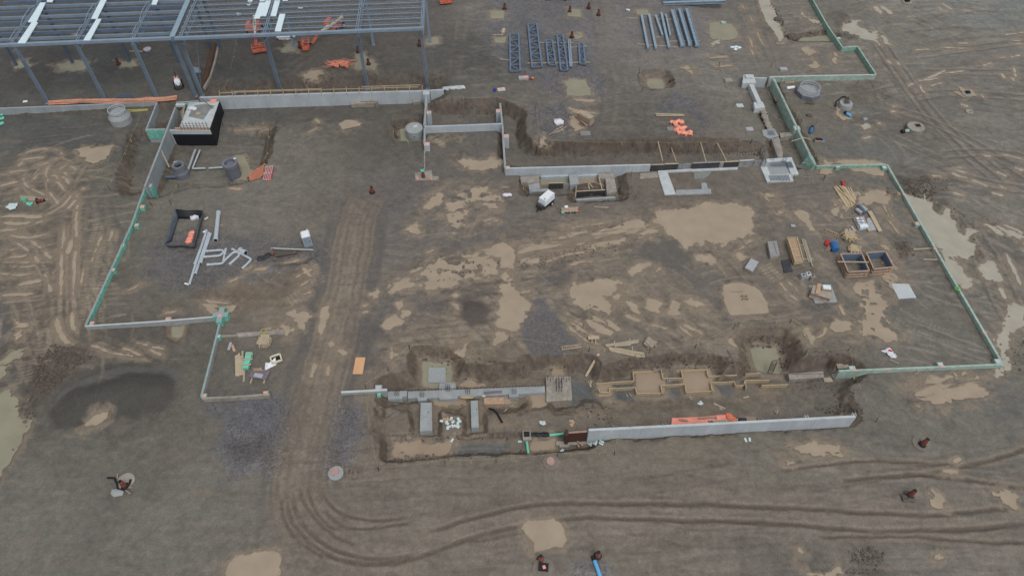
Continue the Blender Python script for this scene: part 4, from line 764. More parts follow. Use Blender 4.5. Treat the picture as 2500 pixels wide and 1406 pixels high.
MB().beam(v3((430,257.5),zt),v3((452,257),zt),.5,.35).build('lintel','pale_concrete',r)
cw=[(383,250),(357,316),(404,315)]; L=wl(cw,1.28); MB().strip(L,.24,-3,1.27).build('left_bay_wall','dark_wall_concrete',r)
a,b=Vector(L[1]),Vector(L[2]); MB().strip([(a.x-.1,a.y-.16),(b.x,b.y-.16)],.07,-.55,1.2).build('insulation_board','teal_board',r)
MB().strip(wl([(430,251),(485,247)],1.3),.3,-3,1.31).build('back_wall','dark_wall_concrete',r)
m=MB(); p=wl([(460,285),(497,293),(512,270),(526,259),(500,254),(475,258),(466,270)],zt); m.prism(p,zt+.002,zt+.008); m.build('water_film','wet_concrete',r)
for i,(a,b) in enumerate([((487,238),(520,264)),((493,241),(521,266))]): tag(MB().beam(v3(a,1.75),v3(b,1.3),.07,.07).build('scaffold_tube','purple_steel'),'thin grey tubes leaning across the wet chamber roof','tube','thin tubes on the chamber roof')
p=v3((521,247),zt+.05); tag(MB().box((p.x,p.y,zt+.01),1.0,.8,.12,.1).build('plywood_sheet','bright_orange'),'small orange board on the back corner of the chamber roof','board')
p=v3((484,278),zt+.02); tag(MB().box((p.x,p.y,zt+.012),.7,.45,.1,.05).build('plywood_sheet','fresh_wood'),'small yellow wooden board in the water on the chamber roof','board')
p=v3((471,268),zt); m=MB(); 
for i in range(5): m.blob((p.x+.15*i-.3,p.y+.1*(i%2),zt+.2),(.45,.4,.25),40+i,jit=.25)
tag(m.build('white_bag','bag_white'),'crumpled white bag on the chamber roof slab','bag')
m=MB()
for i in range(6): a=v3((452+i*1.2,262-i*1.5),zt); b=v3((446-i,297-i*4),zt); m.beam(Vector((a.x,a.y,zt+.2+.05*i)),Vector((b.x,b.y,zt+.12)),.05,.06)
tag(m.build('scaffold_pile','grey_wood'),'messy bundle of bars lying along the left side of the chamber roof','pile')
p=v3((464,255),zt); tag(MB().box((p.x,p.y,zt+.01),1.2,.25,.05,.1).build('foam_strip','teal_board'),'thin green foam strip at the back of the chamber roof','strip')
# ---------------------------------------------------------------- steel building frame
ZR=12.0
r=thing('steel_building','unfinished grey steel building frame with open roof beams at top left','building frame',(-40,110,PLAT))
eL,eM,eR=v3((-40,113),ZR),v3((421,94),ZR),v3((1034,70),ZR)
depth=GYv
def roofp(p,k): return p+depth*k
def girder_pt(px,py): return v3((px,py),ZR)
for a,b in [((118,252),25),((258,246),185),((386,243),320),((478,235),421),((494,234),436),((685,222),645),((898,218),870),((1044,216),1031)]:
    p=gp(*a); q=Vector((p.x,p.y,0)); m=MB(); w_=.48 if a[0]>600 else .44
    m.beam((q.x,q.y,p.z),(q.x,q.y,ZR-.3),w_*.18,w_,(0,1,0)); 
    for s_ in (-1,1): m.beam((q.x+s_*w_*.45,q.y,p.z),(q.x+s_*w_*.45,q.y,ZR-.3),.06,w_,(0,1,0))
    m.box((q.x,q.y,p.z),.7,.7,.05,GA); m.build('column','steel',r)
rear=[(40,160),(178,155),(316,150),(437,152),(515,119),(537,118),(718,115),(912,110),(1050,105)]
for a in rear:
    p=gp(*a); m=MB(); m.beam((p.x,p.y,p.z),(p.x,p.y,ZR-.6),.42,.4,(0,1,0)); m.box((p.x,p.y,p.z),.6,.6,.05,GA); m.build('column','steel' if a[0]>600 else 'dark_steel',r)
MB().beam(eL,eM+Vector((-.1,0,0)),.5,.45).build('eave_beam','steel',r); MB().beam(eM+Vector((.3,0,-.05)),eR,.5,.42).build('eave_beam','steel',r)
for k in range(1,15):
    d=k*1.62
    MB().beam(roofp(eL,d)+Vector((-2,0,-.15)),roofp(eM,d)+Vector((-.3,0,-.15)),.16,.5).build('purlin','steel' if k%2 else 'blue_steel',r)
    a,b=roofp(eM,d)+Vector((.6,0,-.06)),roofp(eR,d)+Vector((-.1,0,-.06))
    m=MB(); m.beam(a,b,.16,.12); lo=Vector((0,0,-.62)); m.beam(a+lo+GX,b+lo-GX,.07,.07); n=36
    for i in range(n):
        u,v=a.lerp(b,i/n),a.lerp(b,(i+.5)/n); w_=a.lerp(b,(i+1)/n); m.beam(u,v+lo,.025,.025); m.beam(v+lo,w_,.025,.025)
    m.build('joist','steel',r)
def truss_girder(px,py,L=30,w_=.3,h=1.1,mat='steel'):
    p=girder_pt(px,py); q=p+depth*L; m=MB()
    for s_ in (-1,1):
        m.beam(p+GX*s_*w_/2+Vector((0,0,.12)),q+GX*s_*w_/2+Vector((0,0,.12)),.11,.12); m.beam(p+GX*s_*w_/2+Vector((0,0,-h)),q+GX*s_*w_/2+Vector((0,0,-h)),.1,.1)
    n=int(L/1.6)
    for i in range(n):
        a=p.lerp(q,i/n); b=p.lerp(q,(i+1)/n); c=a.lerp(b,.5)+Vector((0,0,-h)); m.beam(a,c,.06,.06); m.beam(c,b,.06,.06)
        m.beam(a-GX*w_/2+Vector((0,0,.12)),a+GX*w_/2+Vector((0,0,.12)),.05,.05)
    m.build('girder',mat,r)
for px,py in [(26,111),(187,104),(324,98),(440,93.5),(645,85),(871,76),(1030,70)]: truss_girder(px,py)
p=girder_pt(421,94); m=MB(); m.beam(p+Vector((0,0,.25)),p+depth*30+Vector((0,0,.25)),.8,.1); m.beam(p+Vector((0,0,-.2)),p+depth*30+Vector((0,0,-.2)),.14,.8); m.build('main_beam','pale_steel',r)
for q in [[(43,107),(62,107),(93,56),(78,56)],[(68,55.5),(89,55.5),(112,8),(99,8)],[(114,6.5),(128,6.5),(137,-12),(121,-12)],[(204,100),(220,100),(248,48),(236,48)],[(223,47.5),(238,47.5),(264,-6),(250,-6)],[(370,13),(382,13),(392,-12),(379,-12)],[(620,47),(634,47),(648,8),(634,8)],[(636,41),(650,41),(662,3),(649,3)],[(661,41),(674,41),(684,3),(671,3)],[(671,78),(686,78),(697,36),(683,36)],[(634,5),(646,5),(652,-14),(640,-14)],[(690,3.5),(702,3.5),(708,-14),(696,-14)]]:
    P=wl(q,ZR+.2); MB().prism([tuple(p) for p in P],ZR+.16+uz()*.4,ZR+.27+uz()*.5).build('deck_sheet','deck',r)
for (a,b) in [((20,80),(100,40)),((120,55),(160,10)),((645,95),(720,40)),((880,80),(930,30)),((700,80),(640,30)),((520,88),(600,20))]:
    p,q=v3(a,ZR-1.0),v3(b,ZR-1.0); MB().beam(p,q,.06,.06).build('brace','dark_steel',r)
for a,b in [((478,235),(437,152)),((494,234),(515,119))]:
    p,q=gp(*a),gp(*b); MB().beam(p+Vector((0,0,.5)),q+Vector((0,0,9.5)),.1,.1).build('brace','dark_steel',r)
a,b=v3((885,82),ZR-1.5),v3((1025,75),ZR-1.5); MB().beam(a,b,.07,.07).build('brace','dark_steel',r); a,b=v3((440,104),ZR-1.3),v3((860,86),ZR-1.3); MB().beam(a,b,.07,.07).build('brace','dark_steel',r)
# loose bent safety cable and posts on the roof edge belong to the frame
for px,py in [(26,105),(187,97),(324,92)]:
    p=girder_pt(px,py); m=MB(); pts=[p+depth*i*2.2+GX*(.25*math.sin(i*1.7))+Vector((0,0,.5+.35*math.sin(i*2.1))) for i in range(12)]; m.tube(pts,.05,5); m.build('safety_cable','pale_steel',r)
# ---------------------------------------------------------------- boom lifts
def boom_lift(label,base,rz,tail,tip,jib,bask,brz,z=PLAT,group='orange boom lifts'):
    b=gp(*base); r=thing('boom_lift',label,'boom lift',b,group); M=Matrix.Rotation(rz,3,'Z'); T=lambda x,y,zz:b+M@Vector((x,y,zz))
    m=MB(); m.box(T(0,0,.45),3.0,2.0,.5,rz); m.box(T(0,0,.95),1.5,1.5,.25,rz); m.build('chassis','machine_orange',r)
    for sx in (-1,1):
        for sy in (-1,1):
            w=MB(); c=T(sx*1.2,sy*1.15,.48); w.lathe(c,[(.18,-.19),(.42,-.19),(.48,-.1),(.48,.1),(.42,.19),(.18,.19)],18,M@Matrix.Rotation(math.pi/2,3,'X')); wo=w.build('wheel','black',r)
            MB().lathe(c,[(.02,-.2),(.24,-.2),(.24,.2),(.02,.2)],14,M@Matrix.Rotation(math.pi/2,3,'X')).build('rim','cream',wo)
    for sy in (-1,1):
        m=MB(); c=T(-.5,sy*.78,1.2); m.hexa([c+M@Vector(q) for q in ((-1.3,-.42,0),(1.2,-.42,0),(1.2,.42,0),(-1.3,.42,0))],[c+M@Vector(q) for q in ((-1.05,-.36,.95),(.7,-.36,.95),(.7,.36,.95),(-1.05,.36,.95))]); m.build('hood','machine_orange',r)
    MB().box(T(-1.55,0,1.1),.6,1.5,.9,rz).build('counterweight','machine_orange',r)
    t0,t1,j1=Vector(G(tail[0],tail[1],tail[2])),Vector(G(tip[0],tip[1],tip[2])),Vector(G(jib[0],jib[1],jib[2]))
    MB().beam(t0,t0.lerp(t1,.72),.42,.5).build('boom','cream',r); MB().beam(t0.lerp(t1,.7),t1,.3,.36).build('inner_boom','cream',r)
    d=t1-t0; o=Vector((0,0,.3)); MB().beam(t0.lerp(t1,.1)+o,t0.lerp(t1,.55)+o,.1,.1).build('hose_track','black',r)
    MB().blob(t1,.32,3,1,1,.1).build('boom_head','red',r); m=MB(); 
    for s_ in (-.14,.14): m.beam(t1+Vector((s_,0,0)),j1+Vector((s_,0,0)),.12,.22)
    m.build('jib','machine_orange',r)
    k=Vector(G(bask[0],bask[1],bask[2])); m=MB(); B=Matrix.Rotation(brz,3,'Z'); K=lambda x,y,zz:k+B@Vector((x,y,zz)); hx,hy=1.2,.55
    m.box(K(0,0,0),2*hx,2*hy,.08,brz); 
    for zz in (.35,.7,1.1):
        for q in (((-hx,-hy),(hx,-hy)),((hx,-hy),(hx,hy)),((hx,hy),(-hx,hy)),((-hx,hy),(-hx,-hy))): m.beam(K(*q[0],zz),K(*q[1],zz),.07,.07)
    for sx in (-1,-.33,.33,1):
        for sy in (-1,1): m.beam(K(sx*hx,sy*hy,.05),K(sx*hx,sy*hy,1.1),.07,.07)
    m.box(K(.2,hy-.15,.5),.6,.25,.5,brz); m.build('basket','machine_orange',r); MB().beam(j1,K(0,hy,.5),.16,.2).build('basket_mount','black',r)
    return r
boom_lift('orange boom lift parked under the roof panels, boom pointing straight at the camera',(625,78),R_(92),(621,40,3.6),(623,92,3.0),(626,112,1.9),(634,124,PLAT+.4),R_(15))
boom_lift('orange boom lift with its cream boom angled down to the left, basket near the ground',(818,72),R_(70),(836,40,3.8),(776,84,2.9),(762,107,1.8),(748,115,PLAT+.1),R_(97))
boom_lift('red boom lift cut off by the top edge of the photo',(1092,-14),R_(80),(1092,-45,3.5),(1090,-12,3.),(1091,-2,2.0),(1089,6,PLAT+.3),R_(10))
# parked truck cut by the top edge
p=gp(1360,2); r=thing('flatbed_truck','dark truck with black wheels cut off by the top edge of the photo','truck',p); q=p+Vector((0,1.2,0))
MB().box(q+Vector((0,0,.8)),5.0,2.2,.5,.0).build('body','glass',r); MB().box(q+Vector((1.5,0,1.3)),1.7,2.0,.9,.0).build('cab','dark_ply',r)
for sx in (-1.6,1.6):
    for sy in (-1.1,1.1): MB().lathe(q+Vector((sx,sy,.42)),[(.1,-.14),(.42,-.14),(.42,.14),(.1,.14)],16,Matrix.Rotation(math.pi/2,3,'X')).build('wheel','black',r)
m=MB(); m.beam(q+Vector((-2.5,-1.12,1.15)),q+Vector((2.5,-1.12,1.15)),.04,.1); m.build('trim','silver',r)
# small site machine under the frame
p=gp(437,210); r=thing('compact_loader','small white and orange site machine with black arms under the steel frame','machine',p)
a=R_(-65); M=Matrix.Rotation(a,3,'Z'); T=lambda x,y,zz:p+M@Vector((x,y,zz))
m=MB(); m.hexa([T(-.7,-.5,.35),T(.7,-.5,.35),T(.7,.5,.35),T(-.7,.5,.35)],[T(-.55,-.45,1.25),T(.5,-.45,1.1),T(.5,.45,1.1),T(-.55,.45,1.25)]); m.build('body','white',r)
MB().box(T(-.75,0,.4),.5,.9,.9,a).build('hood','bright_orange',r)
for sy in (-1,1): MB().beam(T(-.9,sy*.6,.28),T(.9,sy*.6,.28),.3,.5).build('track','black',r); MB().beam(T(-.7,sy*.35,1.35),T(1.0,sy*.35,.6),.12,.16).build('arm','black',r)
MB().box(T(1.15,0,.15),.5,1.1,.5,a).build('bucket','dark_ply',r); MB().tube([T(-.5,0,1.2),T(-.8,.1,1.9),T(-1.3,.1,2.0)],.07,6).build('guard_rail','black',r)
# ---------------------------------------------------------------- traffic drums
def drum_proto():
    r=thing('traffic_drum','x','barrel',(0,0,0),'orange and black traffic drums')
    MB().lathe((0,0,0),[(.0,0),(.44,0),(.44,.1),(.3,.13),(.0,.13)],20).build('rubber_base','black',r)
    prof=[(.285,.13),(.285,.32),(.265,.33),(.265,.52),(.245,.53),(.245,.72),(.225,.73),(.225,.92),(.2,.93),(.2,1.02),(.0,1.05)]
    b=MB().lathe((0,0,0),prof,20).build('body','drum_orange',r)
    for z0,z1,rr in ((.17,.31,.289),(.37,.51,.269),(.57,.71,.249),(.77,.915,.229)): MB().lathe((0,0,0),[(rr,z0),(rr,z1)],20).build('stripe','black',b)
    MB().lathe((0,0,0),[(.0,1.0),(.205,1.0),(.205,1.12),(.1,1.16),(.0,1.16)],16).build('cap','black',r)
    return r
dp=drum_proto(); first=True
DR=[(290,158,0,'under the steel frame on the far left bay'),(733,116,0,'beside the right boom lift basket'),(900,158,0,'right of the heap of orange fencing under the frame'),(875,128,0,'half hidden behind the second column from the right'),(1025,112,0,'left of the frame corner column'),(1232,23,0,'behind the farthest rectangular puddle'),(1391,30,0,'standing in the top puddle with brown water'),(1437,21,0,'upper one right of the top puddle'),(1461,38,0,'lower one right of the top puddle'),(1396,92,0,'behind the upright blue steel trusses'),(909,470,0,'alone on bare mud left of the haul road'),(1034,434,0,'under a teal bag on the broken slab'),(307,1188,12,'leaning on the round concrete cover at lower left'),(1320,1366,0,'behind the square hatch at the bottom edge'),(1459,1357,0,'behind the blue pipe at the bottom edge'),(2250,1086,16,'leaning right on the round cover at lower right'),(2220,1210,10,'muddy and grey, leaning among debris at lower right')]
for px,py,tl,lb in DR:
    p=gp(px,py); lab='orange and black traffic drum '+lb
    if first: o=dp; o.location=p; o['label']=lab; first=False
    else: o=dup(dp,p,0,lab)
    if tl: o.rotation_euler=(R_(-tl*.5),R_(tl if px>1000 else -tl),0); o.location.z+=.12
o=dup(dp,gp(92,494)+Vector((0,0,.28)),0,'orange and black traffic drum lying on its side at the far left'); o.rotation_euler=(0,R_(88),R_(8))
m=MB(); p=gp(1034,434); 
for i in range(4): m.blob((p.x-.05,p.y,p.z+1.35+.12*i),(.34,.32,.25),60+i,jit=.2)
r=m.build('plastic_bag','turquoise'); tag(r,'teal plastic bag hung over the drum on the broken slab','bag'); m=MB(); m.blob((p.x,p.y,p.z+1.85),.22,3,.8); m.build('bag_opening','black',r)
# ---------------------------------------------------------------- concrete rings, manholes, covers
def ring(name,label,px,py,ro,ri,h,mat,parts=(),tilt=0,z=None,seg=28):
    p=gp(px,py); 
    if z is not None: p=v3((px,py),z)
    r=thing(name,label,'manhole',p); MB().lathe(p,[(ri,h-.35 if ri>.3 else h-.02),(ri,h),(ro,h),(ro,-.2)],seg).build('concrete_ring',mat,r)
    if ri>.05: MB().lathe(p,[(0.001,h-.5),(ri+.01,h-.5)],seg).build('inner_floor','black' if 'open' in label else mat,r)
    return r,p
# big caisson with a rebar crown
p=gp(298,296); r=thing('concrete_caisson','grey concrete drum with a ring of rebar on its sloping top, left of the chamber','concrete base',p)
MB().lathe(p,[(1.75,-.2),(1.75,1.1),(1.35,1.75),(0.01,1.8)],32).build('body','concrete',r); m=MB(); m.lathe(p+Vector((0,0,2.35)),[(1.38,-.05),(1.38,.05),(1.3,.05),(1.3,-.05),(1.38,-.05)],30); m.lathe(p+Vector((0,0,2.0)),[(1.37,-.03),(1.37,.03),(1.32,.03),(1.32,-.03),(1.37,-.03)],30); m.build('rebar_hoop','pale_concrete',r)
for i in range(30): a=i*math.tau/30; MB().beam(p+Vector((1.34*math.cos(a),1.34*math.sin(a),1.5)),p+Vector((1.34*math.cos(a),1.34*math.sin(a),2.4)),.035,.035).build('rebar','wet_concrete',r)
p=gp(1972,230); r=thing('octagonal_caisson','octagonal galvanized formwork around a rebar ring beside the pale green wall','formwork',p)
MB().lathe(p,[(2.15,-.2),(2.15,.75),(1.95,.75),(1.95,.1)],8).build('formwork','purple_steel',r); MB().lathe(p,[(.01,.68),(1.95,.7)],8).build('concrete_fill','concrete',r); m=MB(); m.lathe(p+Vector((0,0,1.5)),[(1.7,-.05),(1.7,.05),(1.6,.05),(1.6,-.05),(1.7,-.05)],34); m.lathe(p+Vector((0,0,1.1)),[(1.68,-.03),(1.68,.03),(1.62,.03),(1.62,-.03),(1.68,-.03)],34); m.build('rebar_hoop','silver',r)
for i in range(34): a=i*math.tau/34; MB().beam(p+Vector((1.65*math.cos(a),1.65*math.sin(a),.6)),p+Vector((1.65*math.cos(a),1.65*math.sin(a),1.55)),.035,.035).build('rebar','silver',r)
p=v3((1014,336),-1.0); p.z=-1.1; r=thing('closed_manhole','round closed concrete manhole in its water filled pit behind the drum','manhole',p); MB().lathe(p,[(1.4,-.5),(1.4,1.0),(1.405,1.0),(1.405,2.1),(1.2,2.16),(.01,2.18)],36).build('barrel','concrete',r); q=p+Vector((.2,.25,2.18)); MB().box(q,.7,.5,.06,.6).build('hatch','pale_concrete',r); MB().box(p+Vector((.1,-1.38,1.25)),.14,.12,.14).build('pipe_hole','black',r)
p=v3((574,432),-2.1); p.z=-2.15; r=thing('open_manhole','tall open grey concrete manhole pipe in the muddy pit beside the orange fencing','manhole',p); MB().lathe(p,[(.85,2.5),(.85,.1),(1.0,.1)][:1]+[(.82,2.1),(.82,3.0),(1.22,3.0),(1.22,2.4),(1.05,2.35),(1.05,-.4)],32).build('barrel','purple_steel',r); MB().lathe(p,[(.01,1.6),(.82,1.6),(.82,2.2)],24).build('inner_shaft','black',r); MB().blob(p+Vector((.55,1.0,2.9)),(.22,.2,.2),1).build('lifting_plug','white',r)
p=v3((446,428),-2.1); p.z=-2.15; r=thing('open_manhole','short open grey manhole pipe below the tall wall in the left pit','manhole',p); MB().lathe(p,[(.6,1.6),(.6,2.2),(.95,2.2),(1.0,1.2),(1.15,.8),(1.15,-.4)],28).build('barrel','purple_steel',r); MB().lathe(p,[(.01,1.1),(.6,1.1),(.6,1.7)],20).build('inner_shaft','black',r); MB().box(p+Vector((-.7,.9,1.7)),.6,.4,.3,.5).build('lifting_plug','pale_concrete',r)
for a,b,rr,lab in [((477,366),(456,424),.2,'wider grey pipe sloping out of the black membrane to the short manhole'),((488,367),(470,411),.13,'narrower grey pipe from the black membrane to the elbow'),((470,412),(502,411),.13,'short grey pipe laid right of the elbow in the left pit'),((510,411),(556,408),.13,'grey pipe running into the tall open manhole'),((405,433),(440,431),.28,'dark ribbed pipe through the tall wall into the short manhole')]:
    p,q=v3(a,-1.75),v3(b,-1.75); tag(MB().tube([p,q],rr,10).build('drain_pipe','dark_steel' if rr>.25 else 'plastic_pipe' if rr<.2 else 'silver'),lab,'pipe')
p=gp(2062,262); r=thing('manhole','concrete manhole ring with black hoses and wood on top, in a puddle','manhole',p); MB().lathe(p,[(.5,.85),(1.05,.85),(1.15,.3),(1.15,-.2)],28).build('concrete_ring','concrete',r); MB().lathe(p,[(.01,.8),(.52,.84)],16).build('opening','black',r)
m=MB(); m.tube([p+Vector(q) for q in ((-1.6,-.1,.2),(-1.4,.7,.6),(-.4,1.3,1.1),(.1,1.0,1.3))],.14,7); m.build('hose','black',r); m=MB(); [m.beam(p+Vector((.2*i-.4,-.3,.95)),p+Vector((.1*i-.1,.7,1.4+.05*i)),.1,.08) for i in range(5)]; m.build('wood_scrap','brown_ply',r)
p=gp(2232,318); r=thing('manhole','wide pale concrete manhole with a square black hatch and a pipe stub at its left','manhole',p); MB().lathe(p,[(1.3,-.2),(1.3,.5),(1.35,.55),(1.35,.75),(.01,.78)],32).build('concrete_ring','dirty_concrete',r); MB().box(p+Vector((.35,.2,.78)),.8,.7,.03,.05).build('hatch','black',r); MB().tube([p+Vector((-1.2,-.5,.3)),p+Vector((-2.0,-.6,.25))],.28,12).build('pipe_stub','faded_green_board',r); MB().tube([p+Vector((-1.9,-.6,.25)),p+Vector((-2.4,-.65,.22))],.33,12).build('pipe_cap','black',r)
p=gp(2360,232); r=thing('manhole','low muddy manhole with a black cover standing in a small pool','manhole',p); MB().lathe(p,[(.9,-.2),(.9,.25),(.01,.3)],24).build('concrete_ring','dirty_concrete',r); MB().box(p+Vector((.1,.2,.3)),.7,.6,.25,.1).build('cover','black',r)
p=gp(2366,275); r=thing('manhole','small open concrete ring flush with the mud at far right','manhole',p); MB().lathe(p,[(.25,.05),(.3,.18),(.6,.18),(.65,-.1)],24).build('concrete_ring','dirty_concrete',r); MB().lathe(p,[(.01,.02),(.26,.03)],16).build('opening','soil_clod',r)
p=gp(2214,7); r=thing('manhole','black capped concrete stub at the top edge in the mud','manhole',p); MB().lathe(p,[(.9,-.2),(.9,.15),(.01,.2)],20).build('concrete_ring','dirty_concrete',r); MB().box(p+Vector((0,.1,.2)),.8,.6,.5,.1).build('cover','black',r)
def cover(px,py,ro,label,lid='bronze_lid',mat='pale_concrete',hatch=False):
    p=gp(px,py); r=thing('manhole_cover',label,'manhole cover',p); MB().lathe(p,[(ro,-.1),(ro,.1),(.01,.12)],32).build('concrete_disc',mat,r)
    if lid: MB().lathe(p+Vector((-.1 if ro<1.1 else .25,.1,0)),[(.46,.1),(.46,.28),(.42,.3),(.01,.3)],24).build('iron_lid',lid,r)
    if hatch:
        b=MB().box(p+Vector((0,.15,.12)),1.0,.8,.25,-.1).build('hatch_frame','black',r); MB().box(p+Vector((.05,.1,.37)),.3,.35,.04,.3).build('paint_mark','bright_orange',b)
    return r,p
cover(820,1155,.85,'pale concrete manhole collar with a bronze lid beside the gravel of the haul road',mat='concrete')
cover(1346,1129,.95,'muddy round manhole collar with a pinkish lid in front of the trench rope',mat='muddy_disc')
cover(2250,1082,1.05,'round concrete disc under a leaning drum at lower right',lid=None,mat='muddy_disc')
r,p=cover(308,1174,.95,'pale round concrete cover with timbers and a black hose around it at lower left',lid=None,mat='dirty_concrete'); MB().tube([p+Vector(q) for q in ((-2.1,.3,.2),(-1.3,.25,.25),(-.8,-.4,.2),(-.5,-1.0,.15),(.2,-1.1,.2),(.6,-.5,.25),(.55,.1,.22))],.12,7).build('hose','black',r)
for k,(a,b) in enumerate([((288,1155),(287,1169)),((295,1191),(324,1190)),((302,1193),(319,1205))]): tag(MB().beam(gp(*a)+Vector((0,0,.06)),gp(*b)+Vector((0,0,.06)),.12,.08).build('timber','red_wood'),['short upright timber','level timber','slanted timber'][k]+' lying beside the round cover at lower left','timber')
p=gp(287,1203); tag(MB().blob(p+Vector((0,0,.1)),(.75,.5,.22),5,jit=.2).build('rock','concrete'),'grey flat rock next to the timbers at lower left','rock')
cover(1327,1389,1.15,'round concrete cover with a square black hatch at the bottom edge',lid=None,mat='muddy_disc',hatch=True)
p=gp(2220,1210); m=MB(); [m.blob(p+Vector((random.uniform(-.7,.7),random.uniform(-.6,.4),.1)),(.4,.3,.2),80+i,jit=.35) for i in range(8)]; tag(m.build('debris_heap','rubble'),'grey heap of debris around the leaning drum at lower right','debris')
# ---------------------------------------------------------------- steel stock
def yard_truss(label,a0,a1,b0,b1,n,mat='blue_steel'):
    "two chords (a,b given as pixel ends) and webs, resting on skids"
    z=PLAT+.35; r=thing('steel_truss',label,'truss',v3(a1,z),'blue steel trusses on skids')
    A=[v3(a0,z),v3(a1,z)];B=[v3(b0,z),v3(b1,z)]
    for q in (A,B): MB().beam(q[0],q[1],.3,.32).build('chord',mat,r)
    m=MB()
    for i in range(n+1):
        t=i/n; p,q=A[0].lerp(A[1],t),B[0].lerp(B[1],t); m.beam(p,q,.16,.16)
        if i<n: u=(i+1)/n; m.beam((p if i%2 else q),(B[0].lerp(B[1],u) if i%2 else A[0].lerp(A[1],u)),.14,.14)
    m.build('web',mat,r); return r
yard_truss('wide dark blue steel truss lying left of the others',(1245,84),(1246,175),(1266,83),(1270,174),6)
yard_truss('longest dark blue steel truss second from the left',(1289,60),(1299,165),(1310,58),(1323,163),7)
yard_truss('short slim blue steel truss third from the left',(1333,99),(1339,158),(1348,99),(1357,160),5)
yard_truss('slender blue steel truss just left of the upright pair',(1360,86),(1369,172),(1374,85),(1386,172),6)
yard_truss('pair of close blue chords standing edge up among the trusses',(1388,97),(1392,163),(1391,97),(1396,163),5,'steel')
yard_truss('smallest blue steel truss on the right end of the row',(1413,107),(1416,156),(1424,106),(1429,158),5)
for k,(a,b) in enumerate([((1317,105),(1400,105)),((1288,155),(1440,153)),((1385,118),(1432,113)),((1220,77),(1232,77)),((1203,86),(1228,86)),((1220,145),(1245,148))]):
    tag(MB().beam(v3(a,PLAT+.12),v3(b,PLAT+.12),.18,.18).build('timber_skid','grey_wood'),'pale timber skid '+['crossing under the three middle trusses near their top','running under the lower ends of the trusses','short under the smallest truss','small piece above the left pool','lying just above the left pool','sticking out left of the widest truss'][k],'timber')
p=gp(1229,79); tag(MB().box(p,.55,1.5,.35,-.15).build('timber_bundle','wood'),'small bundle of timber blocks above the left pool behind the trusses','timber')
p=gp(1278,193); r=thing('tool_crate','pale open crate with orange and yellow tools in front of the trusses','crate',p); MB().box(p,1.7,.8,.35,.12).build('crate_body','silver',r); MB().box(p+Vector((.3,.05,.35)),.8,.4,.08,.2).build('orange_cloth','bright_orange',r); MB().box(p+Vector((1.45,-.2,0)),.5,.5,.3,.4).build('red_tool','red',r); MB().blob(p+Vector((1.6,-.2,.3)),.25,2).build('yellow_can','yellow',r)
p=gp(1208,223); tag(MB().lathe(p,[(.22,0),(.25,.35),(.18,.6),(.01,.62)],14).build('jerry_can','tarp_blue'),'small dark blue can on the mud behind the raised bay','can'); p=gp(1224,219); r=thing('marker_slab','small pale slab with an orange mark behind the raised bay','slab',p); MB().box(p,1.3,.9,.06,.2).build('slab_body','pale_concrete',r); MB().box(p+Vector((0,-.05,.06)),.5,.5,.05,.3).build('paint_mark','bright_orange',r)
def ibeam(label,a0,a1,w,h,mat='pale_steel',rib=0):
    z=PLAT+.2+h/2; p,q=v3(a0,z),v3(a1,z); r=thing('steel_beam',label,'beam',p,'pale steel beams on skids'); d=(q-p).normalized(); s=d.cross(Vector((0,0,1)))
    MB().beam(p,q,.08,h).build('beam_web',mat,r)
    for k in (-1,1): MB().beam(p+Vector((0,0,k*(h/2+.03))),q+Vector((0,0,k*(h/2+.03))),w,.06).build('flange',mat,r)
    if w>.6:
        for k in (-1,1): MB().beam(p+s*k*w*.42+Vector((0,0,h/2+.15)),q+s*k*w*.42+Vector((0,0,h/2+.15)),.08,.18).build('lip',mat,r)
    for i in range(rib): t=(i+.5)/rib; c=p.lerp(q,t); MB().beam(c-s*w*.4+Vector((0,0,h/2+.08)),c+s*w*.4+Vector((0,0,h/2+.08)),.06,.08).build('stiffener','steel',r)
    MB().box(q+Vector((0,0,-h/2)),w*1.1,.12,h,math.atan2(s.y,s.x)).build('end_plate','steel',r)
for a,b,w_,lab,rb in [((1566,39),(1582,119),.42,'leftmost pale steel beam of the row',0),((1584,36),(1601,119),.42,'second pale steel beam from the left',0),((1600,39),(1617,88),.36,'shorter pale beam with a dark end, third from the left',0),((1614,33),(1633,117),.42,'fourth pale steel beam, longest of the narrow ones',0),((1625,37),(1636,88),.3,'thinnest and shortest pale beam with a cross plate',0),((1641,27),(1666,113),.8,'wide twin pale beam left of the last two',0),((1658,24),(1684,112),.7,'smooth wide pale beam second from the right',0),((1676,24),(1702,113),.75,'ribbed wide pale beam at the right end of the row',10)]: ibeam(lab,a,b,w_,.35,rib=rb)
for k,(a,b) in enumerate([((1530,44),(1560,46)),((1585,46),(1625,48)),((1625,48),(1670,48)),((1555,108),(1655,116)),((1600,91),(1620,91)),((1625,102),(1710,100))]): tag(MB().beam(v3(a,PLAT+.09),v3(b,PLAT+.09),.16,.16).build('timber_skid','grey_wood'),'pale timber skid '+['sticking out left of the steel beam row','under the middle of the narrow beams near the top','under the wide beams near the top','under the lower ends of the narrow beams','under the short third beam','under the lower ends of the wide beams'][k],'timber')
for k,(a,b,w_) in enumerate([((1617,2),(1770,-2),.5),((1619,9),(1770,4),.6)]):
    ibeam(['far pale blue beam cut by the top edge','near pale blue beam along the top edge'][k],a,b,w_,.4,mat='pale_steel')
p=gp(1532,27); tag(MB().blob(p+Vector((0,0,.15)),(.45,.3,.25),2,jit=.3).build('debris_bag','bag_white'),'small cream and orange bundle left of the steel beams','bundle')
p=gp(1728,11); tag(MB().box(p,1.0,.3,.15,.0).build('timber','fresh_wood'),'short yellow timber under the top edge beams','timber')
